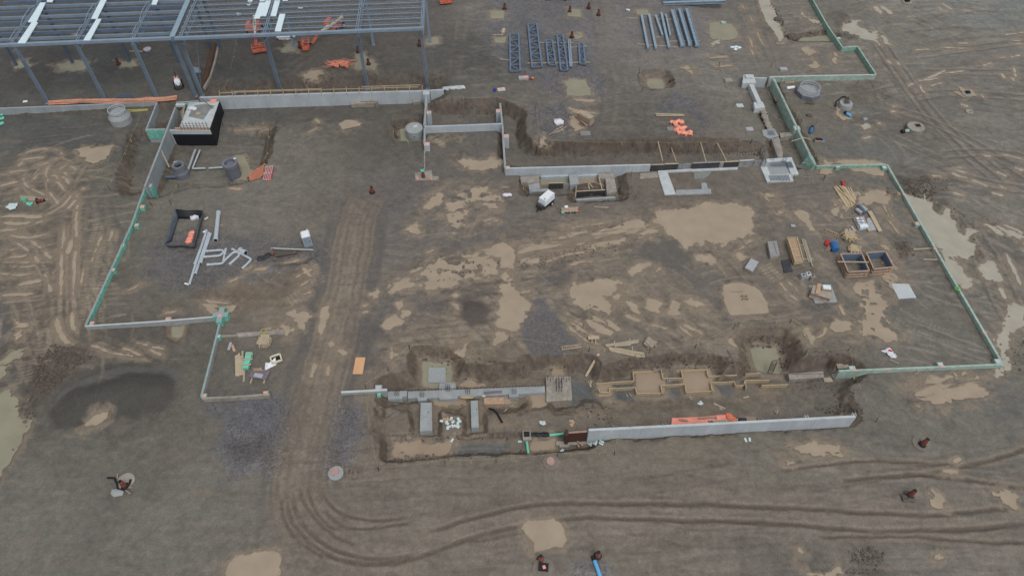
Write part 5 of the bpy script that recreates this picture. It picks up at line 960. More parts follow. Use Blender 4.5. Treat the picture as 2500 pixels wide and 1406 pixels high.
# ---------------------------------------------------------------- fencing, rails, rope lines
def planks(label,cat,group,items,w=.14,h=.05,mat='wood',z=None,name='plank',zoff=0):
    out=[]
    for i,it in enumerate(items):
        a,b=it[:2]; k=it[2] if len(it)>2 else 0
        if z is None: p=gp(*a)+Vector((0,0,h/2+.02+k+zoff)); q=gp(*b)+Vector((0,0,h/2+.02+k+zoff))
        else: p=v3(a,z+k); q=v3(b,z+k)
        lb=label[i] if isinstance(label,list) else label
        out.append(tag(MB().beam(p,q,w,h).build(name,mat),lb,cat,group))
    return out
# timber guard rail on the retaining wall
r=thing('guard_rail','pale timber guard rail along the top of the long retaining wall','railing',v3((540,236),1.35))
T0,T1w=v3((539,235.5),1.35),v3((1032,222.5),1.35)
for i in range(17): p=T0.lerp(T1w,i/16); MB().beam(p+Vector((-.1,-.25,-.2)),p+Vector((0,.15,1.05)),.09,.09).build('post','fresh_wood',r)
for a,b,zz in [(0,.27,.55),(.07,.5,.75),(.27,.62,.6),(.5,.98,.62),(.7,.99,1.0)]: MB().beam(T0.lerp(T1w,a)+Vector((0,.2,zz)),T0.lerp(T1w,b)+Vector((0,.2,zz+.06)),.05,.14).build('rail','fresh_wood',r)
# orange mesh along the left wall
r=thing('safety_fence','collapsed orange mesh fencing with pale rails lying along the left wall top','fence',v3((120,255),1.3))
m=MB(); pts=[(118,251),(160,249),(200,246.5),(240,247),(280,246),(320,246),(360,244),(400,242),(432,238)]; Pz=[v3(p,1.55) for p in pts]
for a,b in zip(Pz,Pz[1:]): m.add([a+Vector((0,-.35,-.2)),b+Vector((0,-.35,-.2)),b+Vector((0,.25,.25)),a+Vector((0,.25,.2)),a+Vector((0,.3,-.25)),b+Vector((0,.3,-.25))],[(0,1,2,3),(3,2,5,4),(0,4,5,1)])
m.build('orange_mesh','mesh_orange',r)
for k in range(4): MB().tube([p+Vector((0,-.3+.2*k+.12*math.sin(i*1.9+k),.1+.12*math.sin(i*2.3+k*2))) for i,p in enumerate(Pz)],.06,5).build('rail','orange_wood',r)
def fence_heap(label,c,rx,ry,n,mat,strips,seed,smat='orange_wood',z=None,ang=0):
    p=gp(*c); rn=random.Random(seed); r=thing('fence_heap',label,'fencing',p); m=MB(); ca,sa=math.cos(ang),math.sin(ang)
    for i in range(n):
        x,y=rn.uniform(-rx,rx)*.8,rn.uniform(-ry,ry)*.8; m.blob(p+Vector((x*ca-y*sa,x*sa+y*ca,.15+rn.uniform(0,.2))),(rn.uniform(.35,.6),rn.uniform(.3,.5),rn.uniform(.2,.35)),seed*50+i,jit=.35)
    m.build('orange_mesh',mat,r)
    for i in range(strips):
        x,y=rn.uniform(-rx,rx),rn.uniform(-ry,ry); a=rn.uniform(-.6,.6)+ang; l=rn.uniform(.6,1.3)
        c_=p+Vector((x*ca-y*sa,x*sa+y*ca,.35+rn.uniform(0,.25))); d=Vector((math.cos(a),math.sin(a),rn.uniform(-.15,.1)))*l; MB().beam(c_-d,c_+d,.06,.04).build('stake',smat,r)
    return r
fence_heap('heap of orange fencing and stakes on the floor of the steel frame',(832,160),1.9,.9,14,'mesh_orange',34,3,smat='bright_orange')
# draped orange and striped fencing in the pit
r=thing('draped_fence','orange mesh fencing with red and white end at the edge of the left pit','fence',gp(640,425)); 
def ribbon(pa,pb,mat,slats,smat,nm):
    A=[gp(*q)+Vector((0,0,.25)) for q in pa];B=[gp(*q)+Vector((0,0,.12)) for q in pb]; m=MB()
    for i in range(len(A)-1): m.add([A[i],A[i+1],B[i+1],B[i],A[i]-Vector((0,0,.12)),A[i+1]-Vector((0,0,.12)),B[i+1]-Vector((0,0,.12)),B[i]-Vector((0,0,.12))],[(0,1,2,3),(7,6,5,4),(0,4,5,1),(3,2,6,7)])
    m.build(nm,mat,r)
    for k in range(slats):
        t=(k+.5)/slats; n=len(A)-1; i=min(int(t*n),n-1); u=t*n-i; p=A[i].lerp(A[i+1],u); q=B[i].lerp(B[i+1],u); MB().beam(p+Vector((.1,0,.06)),q+Vector((-.15,0,.06)),.07,.05).build('rail',smat,r)
    for k in range(3): t=k/2; MB().tube([a.lerp(b,t)+Vector((0,0,.06)) for a,b in zip(A,B)],.035,5).build('edge_rope',smat,r)
ribbon([(607,432),(622,420),(640,408),(648,402)],[(610,442),(632,436),(648,425),(658,410)],'orange',10,'wood','orange_mesh')
ribbon([(648,412),(658,410),(668,408)],[(643,441),(654,442),(664,440)],'red',5,'pale_concrete','striped_mesh')
r=thing('orange_tarp_roll','bright orange crumpled tarp in a curl beside the two planks of the upper yard','tarp',gp(1660,312)); m=MB()
for i,(a,b) in enumerate([(1640,300),(1648,303),(1656,298),(1663,301),(1650,308),(1656,314),(1652,320),(1658,325),(1667,328),(1676,328),(1683,325),(1684,330),(1664,316),(1670,314)]): m.blob(gp(a,b)+Vector((0,0,.2)),(.55,.45,.35),200+i,jit=.3)
m.build('tarp_body','bright_orange',r); MB().beam(gp(1628,300)+Vector((0,0,.2)),gp(1640,305)+Vector((0,0,.3)),.1,.06).build('stake','grey_wood',r)
tag(MB().box(gp(1638,316),1.2,.9,.12,GA).build('concrete_slab','wet_concrete'),'small wet concrete slab under the left end of the curled orange tarp','slab')
# orange tarp behind the near wall
r=thing('orange_tarp','flat bright orange tarp weighted with boards behind the near concrete wall','tarp',gp(1710,1030))
q=[gp(1638,1041),gp(1640,1022),(gp(1712,1018)),gp(1783,1012),gp(1787,1032),gp(1712,1038)]; m=MB(); n=len(q); ctr=sum(q,Vector())/n
m.add([p+Vector((0,0,.12+.1*(i%2))) for i,p in enumerate(q)]+[ctr+Vector((0,0,.35))]+[p-Vector((0,0,.1)) for p in q],[(i,(i+1)%n,n) for i in range(n)]+[(i,n+1+i,n+1+(i+1)%n,(i+1)%n) for i in range(n)]); m.build('tarp_body','bright_orange',r)
m=MB(); [m.blob(gp(1778+i*3,1016+i*4)+Vector((0,0,.3)),(.5,.35,.25),300+i,jit=.3) for i in range(4)]; m.build('tarp_fold','orange',r)
for k,(a,b) in enumerate([((1657,1028),(1678,1031)),((1704,1025),(1746,1022)),((1736,1034),(1778,1030)),((1746,1020),(1747,1027))]): tag(MB().beam(gp(*a)+Vector((0,0,.42)),gp(*b)+Vector((0,0,.42)),.25 if k!=3 else .15,.08).build('board','red_wood' if k!=2 else 'grey_wood'),['short board on the left of the orange tarp','long thin board across the middle of the orange tarp','grey board on the right of the orange tarp','tiny cross board on the orange tarp'][k],'board')
# rope lines with ribbons
RL=[('yellow ribbon rope on stakes along the front of the near trench',[(925,1150),(1087,1131),(1212,1128),(1360,1115),(1500,1110)],1),
('rope from the trench corner up the left side of the near trench',[(925,1150),(905,1060),(893,948)],1),
('rope with yellow ribbons from the chipped wall up to the square pit',[(893,948),(948,905),(1000,853)],1),
('thin rope across the bank edge above the square pit',[(1000,853),(1245,832),(1437,858)],0),
('rope with ribbons along the bank beside the lumber piles',[(1437,858),(1585,862),(1697,850)],1),
('rope climbing from the lumber piles to the round pond corner',[(1697,850),(1790,803)],0),
('rope with ribbons above the square pond at the deep pit',[(1800,797),(1928,790),(1965,866)],1),
('slack rope to the left end of the near corner wall',[(1965,866),(2070,857),(2085,935)],1),
('rope running down to the end of the near concrete wall',[(2085,935),(2137,1030)],1),
('short rope from the near concrete wall to its stake',[(1500,1110),(1506,1062)],1),
('rope along the bank above the long brown trench',[(1316,350),(1546,350),(1832,352)],1),
('rope with white ribbons down the left side of the stone bed',[(1308,270),(1318,345)],1),
('rope with ribbons along the trench left of the pale blocks',[(1832,352),(1790,262),(1755,165)],1),
('rope across the back of the pale footing blocks',[(1755,165),(1882,164)],1),
('rope with ribbons on the right side of the faded green wall',[(1905,205),(1955,300),(2010,440)],1),
('rope in front of the rebar pad',[(2010,440),(1935,440)],1),
('rope with a yellow ribbon right of the small square pools',[(1541,430),(1549,488),(1500,487)],1),
('rope with ribbons left of the small square pools',[(1268,445),(1288,482)],1),
('rope around the left side of the closed manhole pit',[(960,300),(962,352),(1030,353)],1),
('rope with ribbons around the back of the raised bay',[(1062,262),(1104,247),(1214,247),(1308,270)],1),
('rope on stakes down the left side of the left excavation',[(358,255),(330,335),(285,430),(270,465)],1),
('rope with ribbons from the green boards across the pit edge',[(372,505),(418,500),(437,455),(560,450)],1),
('rope with ribbons around the far right of the left pit',[(545,308),(660,322),(652,400)],1),
('yellow ribbon rope under the steel frame in line with the camera',[(582,102),(556,222)],1),
('rope with ribbons around the far rectangular pool',[(1561,178),(1568,225)],1)]
FRN=random.Random(9)
for lab,pts,fl in RL:
    P=[gp(*p) for p in pts]; r=thing('rope_line',lab,'rope barrier',P[0])
    for p in P: MB().beam(p+Vector((0,0,-.1)),p+Vector((FRN.uniform(-.08,.08),0,1.05)),.05,.05).build('stake','rebar',r)
    m=MB()
    for a,b in zip(P,P[1:]):
        n=8; m.tube([a.lerp(b,i/n)+Vector((0,0,.95-.28*math.sin(math.pi*i/n))) for i in range(n+1)],.012,4)
    m.build('rope','ribbon',r)
    if fl:
        for a,b in zip(P,P[1:]):
            n=max(1,int((b-a).length/3.2))
            for i in range(n):
                t=(i+.5)/n; c=a.lerp(b,t)+Vector((0,0,.95-.28*math.sin(math.pi*t))); d=Vector((FRN.uniform(-.25,.25),FRN.uniform(-.2,.05),-.42)); MB().beam(c,c+d,.07,.02).build('ribbon','yellow' if pts[0][1]>800 else 'ribbon',r)
# ---------------------------------------------------------------- left yard: silt fence pen, pipes, toilet
r=thing('silt_fence_pen','rectangular pen of sagging black fabric fencing on the left gravel','fence',gp(455,560))
cor=[(428,512),(497,514),(475,602),(401,600)]; bas=[(430,530),(492,528),(470,592),(412,592)]
def fabric(a0,a1,b0,b1,mat,h0,h1):
    A0,A1,B0,B1=gp(*a0),gp(*a1),gp(*b0),gp(*b1); n=12; m=MB(); V=[];Fq=[]
    for i in range(n+1):
        t=i/n; s_=math.sin(t*9+a0[0])*.12
        top=Vector(G(*(np.array(a0)*(1-t)+np.array(a1)*t),.95+.1*math.sin(t*7))); bot=B0.lerp(B1,t)
        for k in range(4): u=k/3; V.append(top.lerp(bot,u)+Vector((s_*math.sin(u*3.1),s_*.7,.04)))
    for i in range(n):
        for k in range(3): Fq.append((i*4+k,(i+1)*4+k,(i+1)*4+k+1,i*4+k+1))
    o=m.add(V,Fq).build('fabric_panel',mat,r,smooth=True); md=o.modifiers.new('t','SOLIDIFY'); md.thickness=.03
ce=[(430,532),(489,530),(468,588),(414,590)]
fabric((428,512),(497,515),(432,536),(490,532),'membrane',1,1); fabric((497,515),(475,600),(488,533),(470,604),'fabric',1,1); fabric((475,601),(401,598),(479,606),(410,604),'fabric',1,1); fabric((401,598),(428,512),(420,588),(435,538),'fabric',1,1)
for a in cor: p=gp(*a); MB().beam(p,p+Vector((0,0,1.15)),.06,.06).build('post','grey_wood',r)
m=MB(); [m.blob(gp(470-i*2.5,572+i*7)+Vector((0,0,.2)),(.5,.4,.35),400+i,jit=.25) for i in range(4)]; tag(m.build('orange_sack','bright_orange'),'bright orange sacks in the corner of the black fabric pen','sack')
m=MB(); [m.blob(gp(478-i*5,533+i*3)+Vector((0,0,.25)),(.55,.4,.4),410+i,jit=.2) for i in range(2)]; tag(m.build('white_sack','bag_white'),'pale sacks at the back right of the black fabric pen','sack')
tag(MB().tube([gp(500,538)+Vector((0,0,.15)),gp(509,533)+Vector((0,0,.15))],.16,10).build('pipe_offcut','silver'),'short pale pipe offcut right of the black fabric pen','pipe')
def pipe(lab,pts,rr,mat='plastic_pipe',lift=0,coll=True):
    P=[gp(*p)+Vector((0,0,rr+lift)) for p in pts]
    # round the elbows
    Q=[P[0]]
    for i in range(1,len(P)-1):
        a=P[i]+(P[i-1]-P[i]).normalized()*rr*2.2; b=P[i]+(P[i+1]-P[i]).normalized()*rr*2.2
        for t in (0,.25,.5,.75,1): Q.append(a.lerp(P[i],t).lerp(P[i].lerp(b,t),t))
    Q.append(P[-1]); r=thing('drain_pipe',lab,'pipe',P[0]); MB().tube(Q,rr,10).build('pipe_body',mat,r,smooth=False)
    if coll:
        for e,f_ in ((Q[0],Q[1]),(Q[-1],Q[-2])): d=(f_-e).normalized(); MB().tube([e-d*.04,e+d*.3],rr*1.22,10).build('collar',mat,r)
        d=(Q[-2]-Q[-1]).normalized(); MB().tube([Q[-1]-d*.05,Q[-1]-d*.045],rr*.9,10).build('bore','black',r)
    return r
pipe('short thick pale pipe standing apart above the others',[(535,522),(528,590)],.3); tag(MB().beam(gp(526,551)+Vector((0,0,.05)),gp(544,551)+Vector((0,0,.05)),.12,.1).build('timber_skid','orange_wood'),'short timber under the thick lone pipe','timber')
pipe('longest pale pipe with tee ends, reaching lowest',[(505,565),(463,697)],.17); pipe('pale pipe at the left of the long bundle',[(502,578),(476,648)],.17); pipe('pale pipe in the middle of the long bundle',[(511,571),(478,671)],.17); pipe('pale pipe at the right of the long bundle',[(515,573),(491,645)],.17)
m=MB(); p=gp(463,697)+Vector((0,0,.17)); m.tube([p,p+Vector((-.6,.15,.1))],.13,8); m.tube([gp(505,565)+Vector((0,0,.2)),gp(497,571)+Vector((0,0,.3))],.12,8); tag(m.build('tee_fitting','white'),'white tee fittings at the ends of the longest pipe','fitting')
pipe('pale pipe bent like a hook, upper arm of the three',[(505,615),(545,612),(551,625)],.16); pipe('pale straight pipe crossing the bent ones with an elbow at its foot',[(552,610),(545,645),(507,648)],.16); pipe('pale pipe arm in the middle of the hooked group',[(500,629),(538,626),(549,616)],.16)
pipe('pale bent pipe left of the sawtooth pair',[(547,640),(570,618),(580,617)],.16); pipe('pale bent pipe in the middle of the sawtooth pair',[(561,647),(586,625),(582,617)],.16); pipe('pale long pipe with a bent foot at the right of the sawtooth group',[(568,610),(615,635),(592,658)],.16)
pipe('stubby dark ended pipe beside the sawtooth group',[(587,614),(601,621)],.33)
r=thing('portable_toilet','pale grey portable toilet with a white roof alone on the gravel','toilet',gp(752,598)); p=gp(753,597); A=R_(20); M=Matrix.Rotation(A,3,'Z')
MB().box(p+Vector((0,0,.1)),1.15,1.15,2.0,A).build('cabin','silver',r); m=MB(); q=p+Vector((0,0,2.1)); c=lambda x,y,z:q+M@Vector((x,y,z)); m.hexa([c(-.62,-.62,0),c(.62,-.62,0),c(.62,.62,0),c(-.62,.62,0)],[c(-.45,-.5,.22),c(.45,-.5,.22),c(.45,.5,.22),c(-.45,.5,.22)]); m.build('roof','white',r); d=MB().box(p+M@Vector((.0,-.59,.2)),.85,.04,1.75,A).build('door','pale_steel',r); MB().box(p+M@Vector((.3,-.63,1.1)),.1,.05,.14,A).build('handle','black',d); MB().box(p,1.2,1.2,.1,A).build('base','dark_steel',r); MB().tube([q+M@Vector((.4,.4,.1)),q+M@Vector((.4,.4,.5))],.06,8).build('vent_pipe','white',r)
for k,(a,b) in enumerate([(635,632),(643,631),(650,627),(654,624)]): tag(MB().lathe(gp(a,b),[(.2,.02),(.28,.2),(.42,.2),(.48,.02),(.2,.02)],18).build('rubber_ring','dark_ply'),'dark rubber ring in the small row on the gravel left of the trench','ring','dark rubber rings on the gravel')
tag(MB().beam(gp(664,612)+Vector((0,0,.5)),gp(767,616)+Vector((0,0,.5)),.13,.1).build('plank','pale_concrete'),'long thin pale pole laid over the small pipe trench below the toilet','pole')
r=thing('buried_pipe','rusty brown pipe lying in the small trench below the toilet','pipe',gp(690,622)); MB().tube([gp(672,626)+Vector((0,0,.2)),gp(725,618)+Vector((0,0,.2))],.25,10).build('pipe_body','soil_clod',r); MB().beam(gp(668,628)+Vector((0,0,.5)),gp(668,614)+Vector((0,0,.5)),.3,.3).build('trench_box','rust',r)
tag(MB().prism([tuple(gp(*q)[:2]) for q in ((655,660),(667,655),(668,663),(658,671))],-.2,gp(660,663).z+.06).build('metal_plate','purple_steel'),'dark flat plate half buried at the gravel edge','plate')
# ---------------------------------------------------------------- lumber yard bottom left
r=thing('footing_strip','flat broken concrete footing with a yellow hose coil on it','footing',gp(635,813)); P=[tuple(G(a,b,.25)[:2]) for a,b in ((578,812),(693,805),(694,815),(580,822))]; MB().prism(P,-.4,.22).build('footing_body','dirty_concrete',r); MB().strip(wl([(541,820),(578,818)],.3),.3,-.4,.3).build('curb','dirty_concrete',r); m=MB(); c=gp(645,812)+Vector((0,0,.28)); [m.tube([c+Vector(((.45-.07*j)*math.cos(k*.5),(.4-.07*j)*math.sin(k*.5),.04*j)) for k in range(14)],.03,5) for j in range(3)]; tag(m.build('hose_coil','yellow'),'yellow coiled hose on the flat broken footing','hose')
def bundle(name,label,cat,c,nx,nz,L,w,ang,mat,cross=True,seed=1,jit=.06,gap=1.15,crossmat=None):
    p=gp(*c); rn=random.Random(seed); r=thing(name,label,cat,p); M=Matrix.Rotation(ang,3,'Z'); z=.06
    for k in range(nz):
        m=MB(); al=(k%2==1) and cross
        for i in range(nx):
            o=(i-(nx-1)/2)*w*gap; l=L*(1+rn.uniform(-jit,jit)); d=rn.uniform(-jit,jit)*L
            a,b=((-l/2+d,o),(l/2+d,o)) if not al else ((o,-l/2+d),(o,l/2+d))
            m.beam(p+M@Vector((a[0],a[1],z+w*.45)),p+M@Vector((b[0],b[1],z+w*.45)),w,w*.85)
        m.build('layer',mat if not al or not crossmat else crossmat,r); z+=w*.9
    return r
bundle('timber_stack','square cribbed stack of short beams in the lumber yard below the broken footing','timber stack',(648,838),6,5,1.55,.16,R_(88),'wood',seed=2)
for k,(a,b,mt,lb) in enumerate([((564,836),(558,855),'silver','short grey board in the lumber yard beside the teal wall'),((567,842),(573,858),'orange_wood','short orange brown board in the lumber yard beside the teal wall')]): tag(MB().beam(gp(*a)+Vector((0,0,.05)),gp(*b)+Vector((0,0,.05)),.32,.06).build('board',mt),lb,'board')
planks('long pale beam in the row left of the teal foam stack','beam','beams beside the teal foam stack',[((577,870),(578,919)),((581,868),(581,920)),((585,864),(584,919)),((589,870),(589,917)),((593,868),(594,916))],.22,.2,'wood',name='timber_beam')
planks(['short board leaning on top of the long beams','dark board end sticking out below the long beams'],'board',None,[((594,860),(594,880),.25),((597,905),(596,933),.05)],.25,.08,'grey_wood',name='board')
r=thing('foam_stack','stack of bright teal foam boards strapped with cross planks','foam boards',gp(605,885)); p=gp(606,884); 
for k in range(3): MB().box(p+Vector((0,0,.06+.16*k)),.75,2.35,.15,R_(-1+k)).build('foam_board','turquoise',r)
for dy in (-.75,.05,.8): tag(MB().box(p+Vector((.1,dy,.56)),1.2 if dy<.5 else 1.0,.16,.07,.05).build('cross_plank','wood'),'pale cross plank on top of the teal foam stack','plank','cross planks on the teal foam stack')
r=thing('formwork','dark form panel on timbers with pale boards and a grey sheet on it','panel',gp(635,917)); p=gp(635,916); a=R_(-11)
MB().box(p+Vector((0,0,.25)),2.3,1.35,.1,a).build('panel_face','purple_ply',r); 
for s_ in (-.8,.8): MB().box(p+Vector((s_,-.3,0)),.14,1.9,.24,R_(-3)).build('bearer','wood',r)
tag(MB().box(p+Vector((-.05,-.25,.36)),1.1,.55,.05,a).build('metal_sheet','silver'),'pale grey sheet on the dark form panel in the lumber yard','sheet')
planks('pale short board on top of the dark form panel','board','boards on the dark form panel',[((620,905),(642,905)),((622,909),(645,908)),((627,906),(640,903))],.12,.05,'orange_wood',zoff=.42,name='board')
r=thing('overturned_bin','white open box frame with a black interior and a white sheet beside it','box',gp(672,884)); p=gp(676,880); a=R_(25); M=Matrix.Rotation(a,3,'Z')
for q in (((-.6,-.5),(.6,-.5)),((.6,-.5),(.6,.5)),((.6,.5),(-.6,.5)),((-.6,.5),(-.6,-.5))): MB().beam(p+M@Vector((*q[0],.4)),p+M@Vector((*q[1],.4)),.16,.3).build('rim','cream',r)
MB().box(p,1.15,.95,.3,a).build('lining','black',r); q=gp(661,890); m=MB(); m.add([q+Vector(t) for t in ((-.55,-.9,.05),(.75,-.1,.15),(.55,.75,.5),(-.1,.1,.3),(-.7,.25,.1))],[(0,1,3),(1,2,3),(0,3,4)]); o=m.build('sheet','white',r); md=o.modifiers.new('t','SOLIDIFY'); md.thickness=.03
p=gp(877,893); r=thing('plywood_sheet','orange tan plywood sheet with dark spots beside the haul road','plywood',p)
def spotty():
    m,t,b=newmat('spotted_plywood'); oc=objco(t); v=N(t,'TexVoronoi'); v.inputs['Scale'].default_value=3.4; t.links.new(oc,v.inputs['Vector']); n=noise(t,3,5,.7,oc); d=math_(t,'ADD',v.outputs['Distance'],maprange(t,n,.3,.7,-.12,.12)); f=maprange(t,d,.1,.16,.85,0); t.links.new(mixc(t,f,L3((203,160,120)),L3((96,74,58))),b.inputs['Base Color']); b.inputs['Roughness'].default_value=.8; MT['spotted']=m
spotty(); MB().box(p+Vector((0,0,.03)),1.22,2.44,.05,R_(-1)).build('sheet_face','spotted',r)
# rubbish at the far left
for k,(a,b) in enumerate([((28,500),.5),((34,505),.6),((40,502),.45),((26,508),.7),((33,511),.55)]): tag(MB().box(gp(*a)+Vector((0,0,.02+.05*k)),b*1.6,b,.06,k*.9).build('foam_sheet','styrofoam'),'pale broken foam sheet in the small scatter at the far left','foam','foam sheets at the far left')
r=thing('teal_bucket','small turquoise tub on the mud at the far left','tub',gp(61,491)); MB().lathe(gp(61,491),[(.3,0),(.38,.5),(.34,.5),(.26,.06),(.01,.06)],16).build('tub_body','turquoise',r)
m=MB(); [m.blob(gp(69+i*4,498+i%2*3)+Vector((0,0,.1)),(.35,.3,.2),500+i,jit=.35) for i in range(3)]; tag(m.build('plastic_scrap','turquoise'),'torn turquoise plastic beside the fallen drum at the far left','plastic')
for k,(a,b) in enumerate([(2,282),(3,292),(2,305)]): tag(MB().box(gp(a,b)+Vector((0,0,.1)),1.1,.6,.15,.4*k).build('foam_block','turquoise'),'turquoise foam block cut by the left edge','foam','foam blocks at the left edge')
tag(MB().box(gp(62,249)+Vector((0,0,.05)),.7,.5,.05,.2).build('white_sheet','white'),'small white sheet on the floor of the steel frame near the left edge','sheet')
for k,(a,b,c,d,w_) in enumerate([(272,271,362,268,.25),(300,276,361,271,.2)]): tag(MB().beam(gp(a,b)+Vector((0,0,.1)),gp(c,d)+Vector((0,0,.1)),w_,.12).build('timber','yellow'),['long yellow timber behind the rebar crowned drum, upper one','long yellow timber behind the rebar crowned drum, lower one'][k],'timber')
for k in range(4): tag(MB().beam(gp(285+k,241-k*1.4)+Vector((0,0,.1+.1*k)),gp(325-k,240-k*1.4)+Vector((0,0,.1+.1*k)),.16,.12).build('steel_bar','dark_steel'),'dark steel bar in the small stack behind the left wall','bar','steel bars behind the left wall')
p=gp(336,107); r=thing('pallet_table','small tan table top on legs under the left part of the steel frame','table',p); MB().box(p+Vector((0,0,.8)),1.3,1.0,.08,.1).build('table_top','wood',r); [MB().beam(p+Vector((sx,sy,0)),p+Vector((sx,sy,.8)),.07,.07).build('leg','wood',r) for sx in(-.55,.55) for sy in(-.4,.4)]
tag(MB().lathe(gp(361,124),[(.6,0),(.7,.35),(.4,.45),(.01,.45)],14).build('wire_coil','silver'),'grey coil of wire under the left part of the steel frame','coil'); tag(MB().beam(gp(316,127)+Vector((0,0,.1)),gp(350,127)+Vector((0,0,.1)),.12,.1).build('timber','fresh_wood'),'thin pale timber beside the wire coil under the frame','timber')
tag(MB().prism([tuple(gp(*q)[:2]) for q in ((470,165),(488,168),(491,178),(474,181))],PLAT,PLAT+.12).build('metal_plate','steel'),'bent dark plate on the floor between the paired columns','plate')
r=thing('gabion_row','long low row of rusty rebar cages under the frame running toward the wall','rebar cage',gp(510,180)); P=[gp(524,112),gp(516,150),gp(504,190),gp(489,222)]
for a,b in zip(P,P[1:]):
    m=MB(); n=16
    for i in range(n):
        p=a.lerp(b,i/n); m.beam(p+Vector((-.35,0,.0)),p+Vector((-.35,0,.75)),.045,.045); m.beam(p+Vector((.35,0,0)),p+Vector((.35,0,.75)),.045,.045); m.beam(p+Vector((-.38,0,.7)),p+Vector((.38,0,.72)),.045,.045)
    for x in (-.35,0,.35): m.beam(a+Vector((x,0,.65)),b+Vector((x,0,.65)),.05,.05)
    m.build('cage_section','rust',r)
MB().strip([tuple((q+Vector((.75,0,0)))[:2]) for q in P],.3,PLAT-.3,PLAT+.25).build('curb','dirty_concrete',r)
p=gp(700,92); r=thing('white_tarp','white plastic sheet over a heap under the roof panels beside a column','tarp',p); m=MB(); [m.blob(p+Vector((math.cos(i*.9)*.9,math.sin(i*.9)*.5,.25)),(1.0,.7,.4),600+i,jit=.3) for i in range(7)]; m.build('sheet','white',r)
for k,(a,b) in enumerate([(611,4),(609,12),(583,36),(734,20)]): tag(MB().box(gp(a,b)+Vector((0,0,.05)),.9,.7,.08,k).build('white_board','deck'),['pale square board on the frame floor near the top edge','white square board just below another near the top edge','white slip of board on the floor left of the roof panels','small white scrap right of the roof panels'][k],'board')
# ---------------------------------------------------------------- retaining wall foot and middle
r=thing('broken_footing','muddy ledge with a board at the foot of the retaining wall','footing',gp(890,252)); p=v3((890,250),-.5); MB().box((p.x,p.y,-1.6),4.5,1.3,1.3,GA).build('ledge','dirty_concrete',r); MB().beam(v3((880,247),-.15),v3((918,246),-.15),.2,.12).build('board','grey_wood',r); MB().box((p.x+2.2,p.y-.6,-1.6),.25,.4,1.7,GA).build('post','dirty_concrete',r)
p=v3((1018,246),-.4); tag(MB().box((p.x,p.y,-1.4),1.4,1.0,1.1,GA).build('concrete_pad','dirty_concrete'),'small square concrete pad at the right foot of the retaining wall','pad')
r=thing('broken_slab','cracked muddy concrete slab under the teal bagged drum','slab',gp(1040,432)); P=[tuple(gp(*q)[:2]) for q in ((1013,424),(1054,417),(1056,432),(1072,433),(1072,441),(1014,442))]; MB().prism(P,-.3,.12).build('slab_body','dirty_concrete',r); [MB().box(gp(a,b)+Vector((0,0,.1)),.25,.2,.3,.3).build('paint_block','bright_orange',r) for a,b in((1018,440),(1054,441))]
m=MB(); [m.blob(gp(1036.5+.1*(i%3),362+i*5.2)+Vector((0,0,.03)),(.13,.35,.12),700+i,jit=.4) for i in range(11)]; tag(m.build('broken_curb','dirty_concrete'),'thin broken line of concrete leading from the wall end to the bagged drum','curb')
# two bays with small square pools
r=thing('footing_bay','row of weathered concrete footings around two small pools with black form panels','footing',v3((1390,450),0)); z0=.0
def pz(lab,poly,z,bot,mat,name='footing_block'): MB().prism(wl(poly,z),bot,z).build(name,mat,r)
pz('',[(1270,433),(1316,428),(1317,443),(1290,448),(1272,446)],.1,-1.2,'dirty_concrete'); pz('',[(1289,446),(1317,444),(1318,460),(1292,464)],-.2,-1.3,'concrete'); pz('',[(1294,462),(1340,461),(1339,466),(1296,468)],-.3,-1.3,'concrete'); pz('',[(1389,426),(1411,424),(1413,448),(1392,452)],.15,-1.2,'concrete'); pz('',[(1460,424),(1498,422),(1506,468),(1482,473),(1478,436),(1463,437)],.15,-1.2,'dirty_concrete'); pz('',[(1290,468),(1340,466),(1341,468),(1292,471)],-.45,-1.4,'wet_concrete'); pz('',[(1405,486),(1500,479),(1504,483),(1408,490)],-.1,-1,'concrete','sill')
pz('',[(1320,429),(1390,426),(1390,430),(1320,433)],-.2,-1.3,'wall_concrete','back_wall'); pz('',[(1411,427),(1461,424),(1461,428),(1411,431)],-.2,-1.3,'wall_concrete','back_wall')
def form(p0,p1,z,h,mat,rail='wood',th=.08,name='form_panel'):
    a,b=v3(p0,z),v3(p1,z); MB().strip([a.xy[:],b.xy[:]],th,z-h,z).build(name,mat,r)
    if rail: MB().strip([a.xy[:],b.xy[:]],th*2,z+.002,z+.06).build('top_rail',rail,r)
form((1340,448),(1375,447),.15,1.3,'dark_ply'); form((1376,449),(1403,448),.05,1.2,'grey_ply',None); form((1407,468),(1478,464),.3,1.5,'dark_ply'); form((1479,468),(1494,467),.1,1.0,'grey_ply',None); MB().beam(v3((1407,454),.3),v3((1405,482),.1),.1,.12).build('post','wood',r)
m=MB(); c=v3((1440,462),-.5); m.blob(c,(2.3,1.2,.75),33,sub=2,jit=.12); tag(m.build('soil_heap','soil_clod'),'brown soil heap with two boards inside the right hand small bay','soil')
planks(['left board stuck on the soil heap in the small bay','right board stuck on the soil heap in the small bay','long board leaning at the right side of the soil heap'],'board',None,[((1436,448),(1439,463)),((1439,447),(1447,458)),((1462,433),(1470,462))],.14,.06,'wood',z=.35,name='board')
